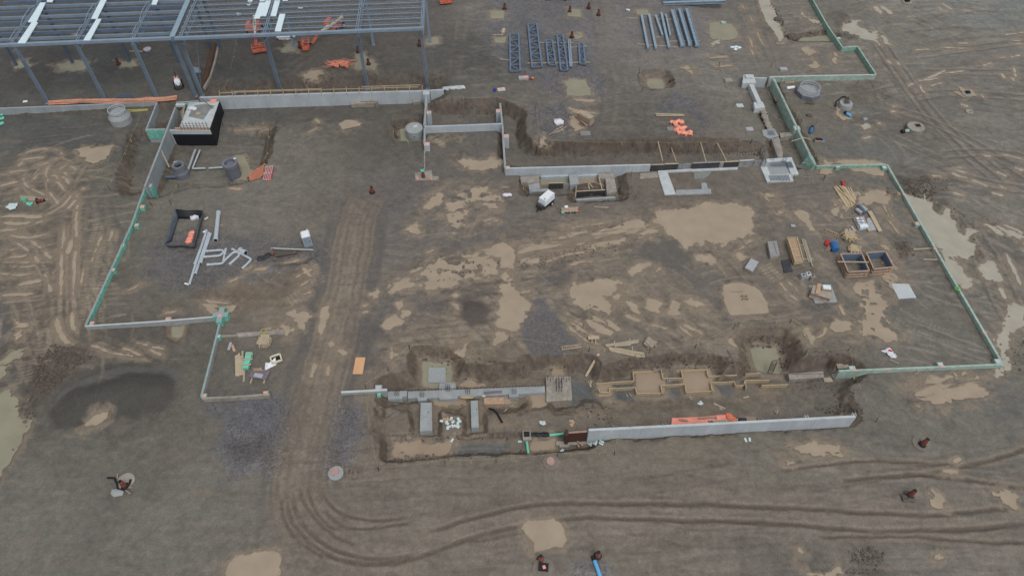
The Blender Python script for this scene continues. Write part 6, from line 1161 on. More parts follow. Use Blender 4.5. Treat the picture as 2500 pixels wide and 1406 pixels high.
# dark form panels closing the long wall
r=thing('wall_formwork','black and grey form panels continuing the long central wall to the rebar pad','formwork',v3((1720,400),1.3))
for a,b,z,h,mat,rl in [((1590,403),(1622,402),1.25,1.7,'dark_ply','grey_wood'),((1623,401),(1656,400),1.28,1.7,'dark_ply','wood'),((1657,401),(1667,401),1.0,1.3,'grey_ply',None),((1668,400),(1688,399),1.15,1.4,'grey_ply',None),((1691,399),(1757,396),1.3,1.8,'dark_ply','grey_ply'),((1758,397),(1768,396),1.2,1.6,'grey_ply','wood'),((1769,396),(1804,394),1.25,1.6,'dark_ply','wood'),((1806,393),(1841,391),1.35,1.5,'grey_ply','pale_concrete'),((1842,392),(1860,391),1.2,1.5,'grey_ply',None)]: form(a,b,z,h,mat,rl,.12)
for px in list(range(1660,1690,5))+list(range(1808,1862,4)): p=v3((px,402-(px-1588)*.037),1.0); MB().beam((p.x,p.y-.12,-.3),(p.x,p.y-.12,1.25),.04,.04).build('rebar','rebar',r)
for k,(a,b) in enumerate([((1606,348),(1618,394)),((1641,352),(1651,394)),((1710,350),(1724,396)),((1752,350),(1775,396))]): tag(MB().beam(gp(*a)+Vector((0,0,.15)),v3((b[0],b[1]),1.3),.14,.12).build('brace_timber','wood'),['leftmost','second','third','rightmost'][k]+' of four timber braces leaning across the brown trench','timber','timber braces over the brown trench')
# bank reinforcing bars
r=thing('rebar_row','row of thin rusty bars standing along the brown trench bank','rebar',v3((1750,380),0))
for i in range(34):
    px=1630+i*7; p=gp(px,378+FRN.uniform(-3,3)); MB().beam(p,p+Vector((0,0,1.1)),.03,.03).build('rebar','rebar',r)
# footing strips in front of the formwork
r=thing('footing_strip','pale broken concrete footing in the shape of an L below the black panels','footing',v3((1660,445),0)); pz('',[(1605,418),(1628,416),(1650,474),(1623,476)],.14,-.5,'pale_concrete'); pz('',[(1563,424),(1604,419),(1608,433),(1562,437)],.06,-.5,'dirty_concrete'); pz('',[(1650,464),(1735,461),(1737,473),(1650,476)],.1,-.5,'concrete')
r=thing('footing_strip','wet concrete footing right of the L shaped one, below the black panels','footing',v3((1715,430),0)); pz('',[(1693,419),(1737,414),(1735,424),(1718,437),(1696,437)],.08,-.5,'wet_concrete'); pz('',[(1712,447),(1724,446),(1729,461),(1713,463)],.12,-.5,'concrete')
r=thing('footing_edge','low pale footing edge at the foot of the black form panels','footing',v3((1650,416),0)); pz('',[(1606,417),(1690,412),(1691,417),(1607,421)],.22,-.5,'pale_concrete','edge'); pz('',[(1690,413),(1801,408),(1801,413),(1690,418)],.2,-.5,'pale_concrete','edge')
# rebar pad
r=thing('rebar_pad','large square concrete footing ring filled with rebar mats on the right of the panels','footing',v3((1900,420),0)); pz('',[(1862,391),(1933,384),(1950,425),(1936,428),(1938,443),(1873,447),(1855,412)],.1,-.7,'concrete','pad'); 
for q in ([(1871,388),(1933,384),(1935,392),(1872,396)],[(1919,392),(1935,391),(1950,425),(1932,427)],[(1857,408),(1873,407),(1886,440),(1873,444)],[(1876,427),(1930,424),(1937,441),(1877,443)]): pz('',q,.32+uz(),-.5,'pale_concrete','pad_edge')
for j,(q0,q1,e) in enumerate([((1882,397),(1920,395),(2,9)),((1878,428),(1928,426),(4,13)),((1920,396),(1932,395),(6,13))]):
    n=14
    for i in range(n): t=i/n; a=v3((q0[0]+(q1[0]-q0[0])*t,q0[1]+(q1[1]-q0[1])*t),.5); b=v3((q0[0]+(q1[0]-q0[0])*t+e[0],q0[1]+e[1]),.42); MB().beam(a,b,.06,.05).build('rebar','dark_steel',r)
for a in ((1859,391),(1862,405),(1884,391),(1912,398)): p=v3(a,.2); m=MB(); [m.beam(p+Vector((dx,dy,0)),p+Vector((dx,dy,1.3)),.05,.05) for dx in(-.2,.2) for dy in(-.2,.2)]; m.build('rebar_cage','dark_steel',r)
# pale blocks on the right
r=thing('footing_block','pale concrete block with a smaller plinth on top in the green water pool','footing',v3((1828,200),0)); pz('',[(1812,196),(1844,194),(1846,203),(1812,204)],1.0,-1.2,'concrete','base'); pz('',[(1815,183),(1839,182),(1846,203),(1814,204)],1.02,-1.2,'pale_concrete','block'); c=v3((1827,190),1.02); MB().box(c,1.1,.9,.35,GA).build('plinth','pale_concrete',r)
r=thing('grade_beam','pale concrete beam joining the two square blocks at upper right','beam',v3((1843,230),0)); MB().strip(wl([(1834,206),(1855,252)],1.0),.75,-1,1.0).build('beam_body','pale_concrete',r)
r=thing('footing_block','pale square concrete block at the lower end of the joining beam','footing',v3((1853,262),0)); pz('',[(1840,250),(1862,249),(1868,262),(1843,266)],.85,-1.2,'pale_concrete','block')
MBw=wall('foundation_wall','short grey concrete wall with rebar behind the first square block',[(1842,190),(1872,191)],1.0,-1.2,.3); wall('foundation_wall','stub of green concrete at the head of the right trench',[(1879,188),(1890,188)],1.15,-1.2,.3,'pale_concrete')
m=MB(); [m.blob(v3((1861+i*1.6,268+i*4.2),.1),(.55,.5,.35),800+i,jit=.4) for i in range(12)]; tag(m.build('rubble_strip','dirty_concrete'),'broken concrete rubble trailing below the second square block','rubble')
r=thing('footing_pad','rough concrete pad with dark rebar beside the right trench','footing',v3((1885,325),0)); pz('',[(1860,318),(1890,314),(1902,333),(1878,339),(1864,332)],.15,-.8,'concrete','pad'); pz('',[(1903,326),(1934,322),(1938,330),(1906,336)],.1,-.8,'dirty_concrete','pad'); [MB().beam(v3((1874+i*2,318),.5),v3((1877+i*2.2,330),.25),.04,.04).build('rebar','dark_steel',r) for i in range(8)]
r=thing('footing_strip','rough concrete strip with rebar running down to the rebar pad','footing',v3((1895,360),0)); pz('',[(1884,340),(1902,336),(1911,372),(1911,384),(1899,385)],.12,-.8,'dirty_concrete','strip'); [MB().beam(v3((1888+i*1.6,344+i*4.5),.12),v3((1889+i*1.6,341+i*4.5),1.0),.05,.05).build('rebar','dark_steel',r) for i in range(9)]
m=MB(); [m.beam(v3((1944+i*4,402+i),.2),v3((1944+i*4+5,409+i),.2),.1,.08) for i in range(6)]; tag(m.build('rebar_mat','wet_concrete'),'small grey rebar mat right of the big rebar pad','rebar')
for k,(px,py,w_,d_,mt,lb) in enumerate([(1806,259,1.15,.9,'pale_concrete','pale square slab left of the second block'),(1830,316,1.1,.9,'silver','pale square slab with a ring on it near the bank'),(1778,200,1.3,1.0,'dirty_concrete','open concrete box at the left of the green pool'),(1429,327,1.6,1.1,'wet_concrete','pale flat concrete slab beside the stack of panels'),(1936,552,.6,.45,'silver','tiny pale slab alone right of the big pond'),(1912,172,1.3,.8,'silver','pale stone block behind the pale green wall'),(1893,78,.0,.0,'x','')]):
    if w_: tag(MB().box(gp(px,py),w_,d_,.35 if k in(2,5) else .12,GA).build('concrete_slab',mt),lb,'slab')
p=gp(1935,95); tag(MB().blob(p+Vector((0,0,.3)),(1.3,.9,.7),5,sub=2,jit=.12).build('boulder','rubble'),'big square boulder at the end of the water channel','boulder'); p=gp(1897,50); tag(MB().blob(p+Vector((0,0,.2)),(.8,.7,.5),6,jit=.2).build('boulder','rubble'),'grey boulder on the bank beside the water channel','boulder'); tag(MB().beam(gp(1895,108)+Vector((0,0,.05)),gp(1914,107)+Vector((0,0,.05)),.2,.08).build('board','grey_wood'),'pale board at the lower end of the water channel','board')
for k,(a,b) in enumerate([(1788,116),(1797,115),(1805,117),(1796,121)]): tag(MB().box(gp(a,b),.7,.5,.06,k*.3).build('white_tile','deck'),'white flat piece in the small scatter on the dark ground','tile','white pieces on the dark ground')
r=thing('timber_stack','small orange topped stack of blocks beside the right trench','timber stack',gp(1897,250)); p=gp(1897,249); MB().box(p,1.1,.9,.45,.05).build('base','soil_clod',r); [MB().box(p+Vector((-.4+.27*i,0,.45)),.2,1.0,.15,.05).build('block','orange_wood',r) for i in range(4)]
tag(MB().beam(gp(1875,226)+Vector((0,0,.1)),gp(1881,241)+Vector((0,0,.1)),.1,.08).build('timber','grey_wood'),'thin pale timber left of the orange topped stack','timber')
planks(['long weathered timber behind the white roll','short timber end behind the white roll'],'timber',None,[((1911,200),(1942,199)),((1916,204),(1938,203))],.25,.2,'grey_wood',name='timber'); p=gp(1929,217); tag(MB().tube([gp(1920,218)+Vector((0,0,.2)),gp(1938,216)+Vector((0,0,.2))],.27,12).build('white_roll','white'),'white roll of sheeting beside the octagonal formwork','roll')
tag(MB().blob(gp(1979,253)+Vector((0,0,.1)),(1.0,.4,.2),9,jit=.3).build('debris','soil_clod'),'dark twig debris below the octagonal formwork','debris'); tag(MB().blob(gp(1976,283)+Vector((0,0,.12)),(.7,.5,.2),10,jit=.25).build('stone_slab','rubble'),'grey flat stone in the middle of the right yard','stone'); tag(MB().blob(gp(2112,292)+Vector((0,0,.12)),(.5,.3,.2),11,jit=.25).build('stone_slab','concrete'),'pale flat stone right of the short sky blue pipe','stone')
for k,(a,b,rr,lb) in enumerate([((2066,280),(2077,287),.22,'short bright blue pipe beside the puddled manhole'),((1977,328),(1981,316),.24,'blue pipe with a black cap near the green wall'),((1451,1369),(1466,1412),.2,'long sky blue pipe with a black end at the bottom edge')]):
    r=thing('blue_pipe',lb,'pipe',gp(*a)); MB().tube([gp(*a)+Vector((0,0,rr)),gp(*b)+Vector((0,0,rr))],rr,12).build('pipe_body','sky_blue' if k!=1 else 'blue',r); e=b if k==1 else a; o=(gp(*e)-gp(*(a if k==1 else b))).normalized(); MB().tube([gp(*e)+Vector((0,0,rr)),gp(*e)+Vector((0,0,rr))+o*.45],rr*1.15,12).build('end_cap','black',r)
r=thing('tool_trough','small grey trough full of dark tools near the tall green wall end','trough',gp(1999,345)); p=gp(1999,346); MB().box(p,1.5,.8,.4,-.1).build('trough_body','dirty_concrete',r); MB().box(p+Vector((-.1,.05,.4)),1.1,.5,.12,-.1).build('tool_heap','black',r); MB().box(p+Vector((.45,.0,.45)),.35,.4,.15,.3).build('blue_case','blue',r); MB().box(p+Vector((-.2,.25,.5)),.4,.15,.1,.1).build('red_case','red',r)
planks(['left leg of the timber pair straddling the green wall','right leg of the timber pair straddling the green wall'],'timber',None,[((1932,346),(1962,336)),((1962,336),(1981,342))],.12,.1,'wood',z=1.15,name='timber'); tag(MB().beam(v3((1958,398),.3),v3((1976,397),.3),.12,.12).build('timber','grey_wood'),'short timber poking out left of the tall green wall end','timber')
# ---------------------------------------------------------------- upper middle yard
r=thing('panel_stack','tall stack of brown plywood form panels on the stone bed','panel stack',gp(1433,290)); p=gp(1430,298); a=R_(-42)
for k in range(5): MB().box(p+Vector((.06*(k%2)-.05*k,.05*k,.1+.28*k)),1.2,2.6,.1,R_(48)).build('panel','red_wood' if k<4 else 'orange_wood',r); MB().box(p+Vector((0,0,.2+.28*k)),1.0,2.4,.16,R_(48)).build('spacer','grey_wood',r)
planks('long plank leaning beside the stack of brown panels','plank','planks beside the brown panels',[((1403,284),(1433,310)),((1406,283),(1438,306))],.14,.1,'wood',zoff=.1)
tag(MB().blob(gp(1364,300)+Vector((0,0,.2)),(.9,.7,.4),12,jit=.35).build('scrap_pile','bag_white'),'pale rubbish pile on the stone bed','rubbish')
planks('thin plank in the small crossed heap on the stone bed','plank','crossed planks on the stone bed',[((1340,331),(1375,309)),((1350,328),(1382,312)),((1357,326),(1378,318)),((1366,310),(1376,324)),((1358,318),(1372,312))],.12,.08,'grey_wood',zoff=.06)
planks(['upper of two long poles above the orange tarp','lower of two long poles above the orange tarp'],'pole',None,[((1600,281),(1668,283)),((1602,285),(1670,285))],.2,.14,'wood',name='pole',zoff=.1)
r=thing('rusty_pump','small dark red pump at the corner of the far rectangular pool','pump',gp(1637,200)); MB().tube([gp(1635,202)+Vector((0,0,.3)),gp(1645,196)+Vector((0,0,.3))],.22,10).build('pump_body','brown_ply',r); MB().tube([gp(1635,202)+Vector((0,0,.3)),gp(1634,206)+Vector((0,0,.35))],.1,8).build('nozzle','black',r)
tag(MB().lathe(gp(1765,58)+Vector((0,0,.02)),[(.5,0),(.5,.25),(.4,.3),(.01,.3)],16).build('pool_stub','faded_green_board'),'pale stub standing in the rounded pool at the top','stub')
for k,(a,b,c,d) in enumerate([(1805,736,1830,735),(1808,742,1826,742),(1815,727,1827,727)]): pass
r=thing('rebar_cage','small black rebar frame standing in the round pond','rebar',gp(1815,728)); p=gp(1816,730); [MB().beam(p+Vector((dx,dy,-.1)),p+Vector((dx,dy,.5)),.04,.04).build('bar','black',r) for dx in(-.35,.35) for dy in(-.3,.3)]; [MB().beam(p+Vector((-.4,dy,.35)),p+Vector((.45,dy,.4)),.04,.04).build('bar','black',r) for dy in(-.3,0,.3)]; MB().beam(p+Vector((-1.6,1.2,.05)),p+Vector((.1,1.2,.06)),.05,.05).build('bar','black',r)
# generator, racks
r=thing('generator_trailer','white towable generator with a black chassis beside the small bays','generator',gp(1332,500)); p=gp(1333,500); a=R_(50); M=Matrix.Rotation(a,3,'Z'); T=lambda x,y,z:p+M@Vector((x,y,z))
m=MB(); m.hexa([T(-1.1,-.62,.75),T(1.25,-.62,.75),T(1.25,.62,.75),T(-1.1,.62,.75)],[T(-1.0,-.58,1.85),T(1.2,-.58,1.85),T(1.2,.58,1.85),T(-1.0,.58,1.85)]); m.build('canopy','white',r); m=MB(); m.hexa([T(-1.2,-.6,.35),T(1.2,-.6,.35),T(1.2,.6,.35),T(-1.2,.6,.35)],[T(-1.2,-.62,.75),T(1.25,-.62,.75),T(1.25,.62,.75),T(-1.2,.62,.75)]); m.build('chassis','black',r)
MB().beam(T(-1.2,0,.45),T(-2.3,0,.35),.14,.14).build('drawbar','black',r); MB().box(T(-1.45,0,.45),.5,1.1,.6,a).build('front_box','dark_ply',r); MB().box(T(-1.25,0,.95),.12,1.1,.35,a).build('grille','silver',r)
for s_ in (-1,1): w=MB().lathe(T(.45,s_*.72,.33),[(.1,-.1),(.33,-.1),(.33,.1),(.1,.1)],16,M@Matrix.Rotation(math.pi/2,3,'X')).build('wheel','black',r); MB().lathe(T(.45,s_*.72,.33),[(.01,-.11),(.16,-.11),(.16,.11),(.01,.11)],12,M@Matrix.Rotation(math.pi/2,3,'X')).build('rim','white',w)
MB().box(T(-.5,.1,1.85),.35,.5,.03,a).build('hatch','deck',r); MB().box(T(-.75,-.3,1.86),.12,.12,.12,a).build('exhaust','black',r); [MB().box(T(x,-.6,1.15),.5,.03,.45,a).build('side_door','deck',r) for x in (-.5,.1,.7)]
r=thing('white_bag','white and blue cement bag torn open on the mud','bag',gp(1240,477)); m=MB(); [m.blob(gp(1234+i*4,477+i%2)+Vector((0,0,.12)),(.5,.35,.2),900+i,jit=.3) for i in range(3)]; m.build('bag_body','bag_white',r); MB().blob(gp(1237,480)+Vector((0,0,.12)),(.45,.15,.12),3).build('blue_print','tarp_blue',r); tag(MB().beam(gp(1227,469)+Vector((0,0,.15)),gp(1235,476)+Vector((0,0,.25)),.1,.06).build('board','grey_wood'),'short board resting on the torn white bag','board')
m=MB(); [m.beam(gp(1222+i*3,462-i%3*2)+Vector((0,0,.08+.03*i)),gp(1234+i*3,458+i%2*4)+Vector((0,0,.1+.03*i)),.08,.05) for i in range(5)]; tag(m.build('twig_debris','grey_wood'),'dark scatter of sticks behind the torn white bag','sticks')
r=thing('timber_rack','low rack of mixed boards with a white box and green and red ends','rack',gp(1392,517)); p=gp(1392,518); 
for s_ in (-.9,.0,.9): MB().box(p+Vector((s_,0,0)),.1,.8,.35,.1).build('leg','grey_wood',r)
for k in range(6): MB().beam(p+Vector((-1.3,-.35+.14*k,.42+.05*(k%3))),p+Vector((1.25,-.25+.17*k,.46+.05*(k%2))),.14,.06).build('board',['wood','grey_wood','red_wood'][k%3],r)
tag(MB().box(p+Vector((-.6,.35,.62)),.5,.4,.2,.05).build('white_box','white'),'small white box on the rack of mixed boards','box'); MB().box(p+Vector((-1.15,-.35,.15)),.4,.3,.3,.2).build('green_end','turquoise',r); MB().box(p+Vector((1.2,.05,.25)),.15,.6,.3,.1).build('red_end','red',r)
tag(MB().beam(gp(1450,507)+Vector((0,0,.15)),gp(1486,509)+Vector((0,0,.15)),.16,.14).build('timber','grey_wood'),'lone timber right of the rack of mixed boards','timber')
# ---------------------------------------------------------------- right hand material yard
planks('long plank in the fanned lumber pile beside the pool','plank','planks of the fanned lumber pile',[((2038,457),(2072,509)),((2041,456),(2076,508)),((2044,458),(2080,507)),((2049,455),(2083,503)),((2050,456),(2086,500)),((2056,455),(2086,497)),((2060,457),(2085,494)),((2040,460),(2085,499),.15),((2063,458),(2086,495)),((2069,459),(2087,490)),((2075,459),(2088,488)),((2036,458),(2068,508)),((2053,458),(2080,505),.12)],.2,.14,'fresh_wood')
m=MB(); [m.blob(gp(2055+i*2,446+i*4)+Vector((0,0,.2)),(.3,.25,.2),920+i,jit=.3) for i in range(3)]; tag(m.build('orange_cloth','red'),'red orange mesh scrap at the head of the fanned lumber','mesh')
for k,(a,b,mt,lb) in enumerate([((2089,514),(2102,524),'silver','silver roll at the left of the three rolls'),((2094,505),(2110,523),'dark_steel','long dark roll between the two silver rolls'),((2102,508),(2114,518),'silver','silver roll at the right of the three rolls')]): tag(MB().tube([gp(*a)+Vector((0,0,.28)),gp(*b)+Vector((0,0,.28))],.28,12).build('membrane_roll',mt),lb,'roll')
r=thing('bag_pallet','pallet of grey bags beside long planks in the right yard','pallet',gp(2098,548)); P=[tuple(gp(*q)[:2]) for q in ((2081,534),(2108,531),(2116,557),(2094,561))]; MB().prism(P,-.1,.25).build('pallet','grey_wood',r)
for i in range(3):
    for j in range(2): c=gp(2091+j*10+i*2.6,538+i*6.5); MB().blob(c+Vector((0,0,.4)),(.42,.3,.2),940+i*2+j,jit=.15).build('bag','silver',r)
MB().prism([tuple(gp(*q)[:2]) for q in ((2096,554),(2114,552),(2117,559),(2098,562))],.0,.5).build('sheet_end','deck',r)
tag(MB().prism([tuple(gp(*q)[:2]) for q in ((2115,534),(2126,532),(2141,562),(2122,564))],-.05,.08).build('metal_sheet','silver'),'flat grey wet sheet between the long planks in the right yard','sheet')
planks(['yellowish plank beside the bag pallet','left of the two long planks on the grey sheet','right of the two long planks on the grey sheet'],'plank',None,[((2105,533),(2121,567)),((2119,518),(2146,568)),((2124,518),(2150,567))],.3,.12,'fresh_wood',zoff=.12)
planks(['upper thin stick left of the bag pallet','lower thin stick left of the bag pallet','stick under the far end of the grey sheet'],'stick',None,[((2076,528),(2090,525)),((2065,533),(2090,532)),((2112,562),(2140,559))],.1,.08,'grey_wood',name='stick'); tag(MB().prism([tuple(gp(*q)[:2]) for q in ((2076,555),(2081,554),(2089,566),(2084,568))],-.1,.18).build('board','silver'),'short silver board left of the bag pallet','board')
def stack(label,poly,h,mat,top,n=3,name='panel_stack'):
    P=[Vector(gp(*q)[:2]) for q in poly]; c=sum(P,Vector((0,0)))/len(P); z=gp(sum(q[0] for q in poly)/len(poly),sum(q[1] for q in poly)/len(poly)).z; r=thing(name,label,'panel stack',(c.x,c.y,z))
    # outline is drawn at top height: shift it back down the sight line
    P=[Vector(G(q[0],q[1],z+h)[:2]) for q in poly]; c=sum(P,Vector((0,0)))/len(P)
    for k in range(n): s_=1+.04*((k*7)%3-1); MB().prism([tuple(c+(p-c)*s_) for p in P],z+h*k/n+.01,z+h*(k+.8)/n).build('panel',mat if k<n-1 else top,r)
    return r,z+h,P
r,z,P=stack('grey sheet topped stack of panels left of the open timber panels',[(1875,590),(1896,588),(1904,622),(1882,627)],.7,'grey_wood','grey_ply'); MB().beam((P[2].x-.3,P[2].y+.2,z),(P[1].x-.4,P[1].y-.2,z),.1,.06).build('edge_timber','grey_wood',r)
r,z,P=stack('stack of open backed timber panels with cross ribs in the right yard',[(1922,581),(1945,580),(1961,636),(1941,640)],.8,'fresh_wood','orange_wood',4)
A0,A1,B1,B0=[Vector((p.x,p.y,z)) for p in P]
for t in [i/10 for i in range(11)]: MB().beam(A0.lerp(B0,t)+Vector((0,0,.06)),A1.lerp(B1,t)+Vector((0,0,.06)),.09,.12).build('rib','fresh_wood',r)
for a,b in ((A0,B0),(A1,B1)): MB().beam(a+Vector((0,0,.08)),b+Vector((0,0,.08)),.12,.16).build('side_rail','fresh_wood',r)
planks('long thin plank in the bundle right of the open timber panels','plank','planks right of the timber panels',[((1957,583),(1974,641)),((1961,584),(1978,642)),((1965,586),(1981,641)),((1971,620),(1983,652),.05)],.16,.12,'grey_wood'); planks(['upper bearer poking out under the thin planks','lower bearer poking out under the thin planks'],'timber',None,[((1950,599),(1962,598)),((1960,634),(1985,632))],.1,.08,'wood',name='timber')
tag(MB().prism([tuple(gp(*q)[:2]) for q in ((1907,637),(1925,634),(1935,664),(1914,667))],-.1,.1).build('plywood_sheet','dark_ply'),'flat dark panel lying below the stacked panels','panel')
stack('small grey sheet topped stack tilted left of the flat dark panel',[(1834,631),(1852,639),(1838,662),(1819,652)],.55,'wood','silver')
bundle('timber_stack','round bristling stack of short timbers in the right yard, larger one','timber stack',(2071,580),9,5,1.7,.13,R_(85),'fresh_wood',seed=4,jit=.14); bundle('timber_stack','smaller bristling stack of short timbers behind the box forms','timber stack',(2083,612),8,4,1.45,.12,R_(80),'fresh_wood',seed=6,jit=.16)
r=thing('timber_ladder','pinkish comb shaped timber frame lying in the right yard','frame',gp(2030,572)); MB().beam(gp(2015,561)+Vector((0,0,.15)),gp(2047,574)+Vector((0,0,.15)),.1,.1).build('rail','orange_wood',r); [MB().beam(gp(2017+i*5,562+i*2)+Vector((0,0,.1)),gp(2014+i*5,569+i*2)+Vector((0,0,.1)),.07,.07).build('rung','orange_wood',r) for i in range(7)]
tag(MB().beam(gp(2089,588)+Vector((0,0,.05)),gp(2104,583)+Vector((0,0,.05)),.1,.08).build('stick','wood'),'single pale stick between the two bristling stacks','stick')
r=thing('blue_barrel','blue plastic barrel lying behind a small heap of tools','barrel',gp(2035,608)); p=gp(2036,612); MB().tube([p+Vector((0,-.35,.5)),p+Vector((0,-.3,.5)),p+Vector((0,.95,.5)),p+Vector((0,1.0,.5))],[.42,.5,.5,.42],18).build('barrel_body','blue',r); [MB().tube([p+Vector((0,y,.5)),p+Vector((0,y+.08,.5))],.52,18).build('hoop','blue',r) for y in (.05,.55)]
tag(MB().box(gp(2019,596),.5,1.1,.4,-.5).build('red_case','red'),'red tool case behind the blue barrel','case'); m=MB(); [m.beam(gp(2014+i*2,616-i%3)+Vector((0,0,.1+.05*i)),gp(2023+i,601+i%2*3)+Vector((0,0,.3)),.08,.06) for i in range(6)]; tag(m.build('tool_heap','red_wood'),'heap of wooden handled tools left of the blue barrel','tools')
def boxform(label,poly,h=1.25):
    z=.03; T=[Vector((*G(q[0],q[1],z+h)[:2],z+h)) for q in poly]; c=sum(T,Vector())/4; r=thing('box_form',label,'formwork',(c.x,c.y,z)); Bq=[Vector((t.x,t.y,z)) for t in T]
    for i in range(4):
        a,b=T[i],T[(i+1)%4]; d=(b-a).normalized(); MB().strip([tuple((a+d*.05).xy),tuple((b-d*.05).xy)],.06,z,z+h-.02).build('inner_panel','blue_steel',r)
        o=Vector((d.y,-d.x,0)); 
        if (a+b-c*2).xy.dot(o.xy)<0: o=-o
        for zz in (.12,.62,h-.04): MB().beam(Vector((a.x,a.y,z+zz))+o*.12-d*.12*(zz!=h),Vector((b.x,b.y,z+zz))+o*.12+d*.2,.14,.1).build('waler','orange_wood',r)
        n=9; [MB().beam(Vector((*a.lerp(b,(k+.5)/n).xy,z))+o*.07,Vector((*a.lerp(b,(k+.5)/n).xy,z+h))+o*.07,.08,.06).build('stud','orange_wood',r) for k in range(n)]
    return r
boxform('left of two square timber box forms, dark blue inside, a bar across it',[(2055,621),(2103,620),(2120,659),(2073,662)]); boxform('right of two square timber box forms, dark blue inside',[(2118,618),(2161,615),(2180,650),(2135,655)])
tag(MB().beam(v3((2045,639),1.42),v3((2121,640),1.42),.14,.1).build('timber','wood'),'single bar laid across the left box form','timber'); planks(['short timber between the two box forms at the front','short timber poking up behind the left box form'],'timber',None,[((2118,660),(2123,672)),((2096,608),(2102,619))],.12,.1,'wood',name='timber')
for k,(a,b,mt,lb) in enumerate([((1958,680),.75,'silver','leftmost of three pale blocks near the pallet heap'),((1970,677),.8,'pale_concrete','middle and tallest of three pale blocks near the pallet heap'),((1980,681),.75,'dirty_concrete','rightmost and muddiest of three blocks near the pallet heap')]):
    p=gp(*a); r=thing('concrete_block',lb,'block',p); MB().box(p,.62,.62,b,.15).build('block_body',mt,r); MB().box(p+Vector((0,0,b)),.2,.2,.12,.15).build('lifting_eye','dark_ply',r)
p=gp(2012,722); tag(MB().prism([tuple(gp(*q)[:2]) for q in ((1973,698),(2028,696),(2044,738),(1989,741))],-.2,.1).build('concrete_pad','concrete'),'grey concrete pad under the heap of reddish panels','pad')
r=thing('panel_heap','untidy heap of reddish form panels on the grey concrete pad','panel stack',gp(2002,720)); p=gp(2000,722)
for k,(dx,dy,a,mt) in enumerate([(-.1,-.2,-24,'grey_wood'),(0,-.1,-25,'red_wood'),(.05,0,-26,'purple_ply'),(.1,.05,-24,'grey_wood')]): MB().box(p+Vector((dx,dy,.12+.17*k)),2.5,1.5,.13,R_(a)).build('panel',mt,r)
for k in range(4): MB().box(p+Vector((-.45+.13*k,.5,.85)),.12,1.9,.08,R_(-24)).build('batten','orange_wood',r)
MB().box(p+Vector((.85,.65,.82)),1.3,.95,.1,R_(-8)).build('panel','red_wood',r); MB().box(p+Vector((.9,.7,.93)),1.0,.7,.08,R_(-6)).build('panel','deck',r)
tag(MB().prism([tuple(gp(*q)[:2]) for q in ((2175,694),(2218,693),(2237,727),(2194,730))],-.2,.1).build('concrete_pad','pale_concrete'),'flat square pale concrete pad with wet stains near the long right wall','pad')
planks(['level timber of the corner marker beside the long right wall','sloping timber of the corner marker beside the long right wall','lower timber of the corner marker beside the long right wall'],'timber',None,[((2229,610),(2273,607)),((2274,607),(2287,635)),((2254,634),(2288,635))],.15,.1,'wood',name='timber')
r=thing('torn_bag','torn white and red bag on the ground near the right corner wall','bag',gp(2170,862)); m=MB(); [m.blob(gp(2168+i*3,856+i*5)+Vector((0,0,.12)),(.5,.3,.2),960+i,jit=.35) for i in range(4)]; m.blob(gp(2160,858)+Vector((0,0,.1)),(.45,.2,.1),964); m.build('bag_body','bag_white',r); MB().blob(gp(2171,859)+Vector((0,0,.25)),(.3,.2,.12),2).build('red_print','red',r); tag(MB().beam(gp(2172,878)+Vector((0,0,.05)),gp(2194,888)+Vector((0,0,.05)),.12,.08).build('stick','grey_wood'),'pale stick below the torn white and red bag','stick')
# ---------------------------------------------------------------- near trench: footings, blocks, forms
r=thing('footing_slab','square concrete slab standing in the green square pool','footing',v3((1066,915),-1.2)); MB().prism(wl([(1046,897),(1088,897),(1088,934),(1045,933)],-1.15),-2,-1.15).build('slab_body','concrete',r)
r=thing('stepped_footing','long stepped grey footing with rebar along its back edge in the near trench','footing',v3((1140,958),-.9)); zf=-.75
MB().prism(wl([(948,953),(994,952),(994,966),(982,968),(982,974),(947,974)],zf+.1),-1.8,zf+.1).build('footing_body','concrete',r)
MB().prism(wl([(996,955),(1072,952),(1073,935),(1112,934),(1113,951),(1330,941),(1331,958),(1266,962),(1265,968),(1243,969),(1242,962),(1117,967),(1117,973),(1073,975),(1072,970),(1042,972),(1042,977),(1020,978),(1019,971),(996,972)],zf),-1.8,zf).build('footing_body','concrete',r)
rn=random.Random(3)
def fy(px): return 954-(px-948)*.034
for i in range(48):
    px=952+i*7.9; p=v3((px,fy(px)+2),zf); MB().beam(p,p+Vector((.0,-.1,.62)),.04,.04).build('dowel','rebar',r)
for px0,px1 in ((948,1110),(1108,1332)): MB().tube([v3((px0+(px1-px0)*t/8,fy(px0+(px1-px0)*t/8)),zf+.55) for t in range(9)],.03,5).build('rebar','rebar',r)
for px,py in ((970,963),(1031,966),(1094,952),(1142,958),(1255,958)):
    p=v3((px,py),zf); m=MB(); [m.beam(p+Vector((dx,dy,0)),p+Vector((dx,dy,1.15 if px==1094 else .7)),.045,.045) for dx in(-.22,.0,.22) for dy in(-.2,.2)]; m.build('rebar_cage','rebar',r)
tag(MB().beam(v3((1181,959),zf+.06),v3((1225,956),zf+.06),.35,.06).build('metal_plate','purple_ply'),'flat grey violet plate on the stepped footing','plate'); tag(MB().lathe(v3((1181,966),-1.2),[(.22,0),(.3,.4),(.18,.4),(.14,.1),(.01,.1)],16).build('bucket','white'),'small white bucket in front of the stepped footing','bucket')
planks('pale plank in the small bundle lying on the stepped footing','plank','planks on the stepped footing',[((1123,969),(1160,966)),((1126,971),(1162,967)),((1131,972),(1155,971))],.12,.1,'fresh_wood',z=-.6)
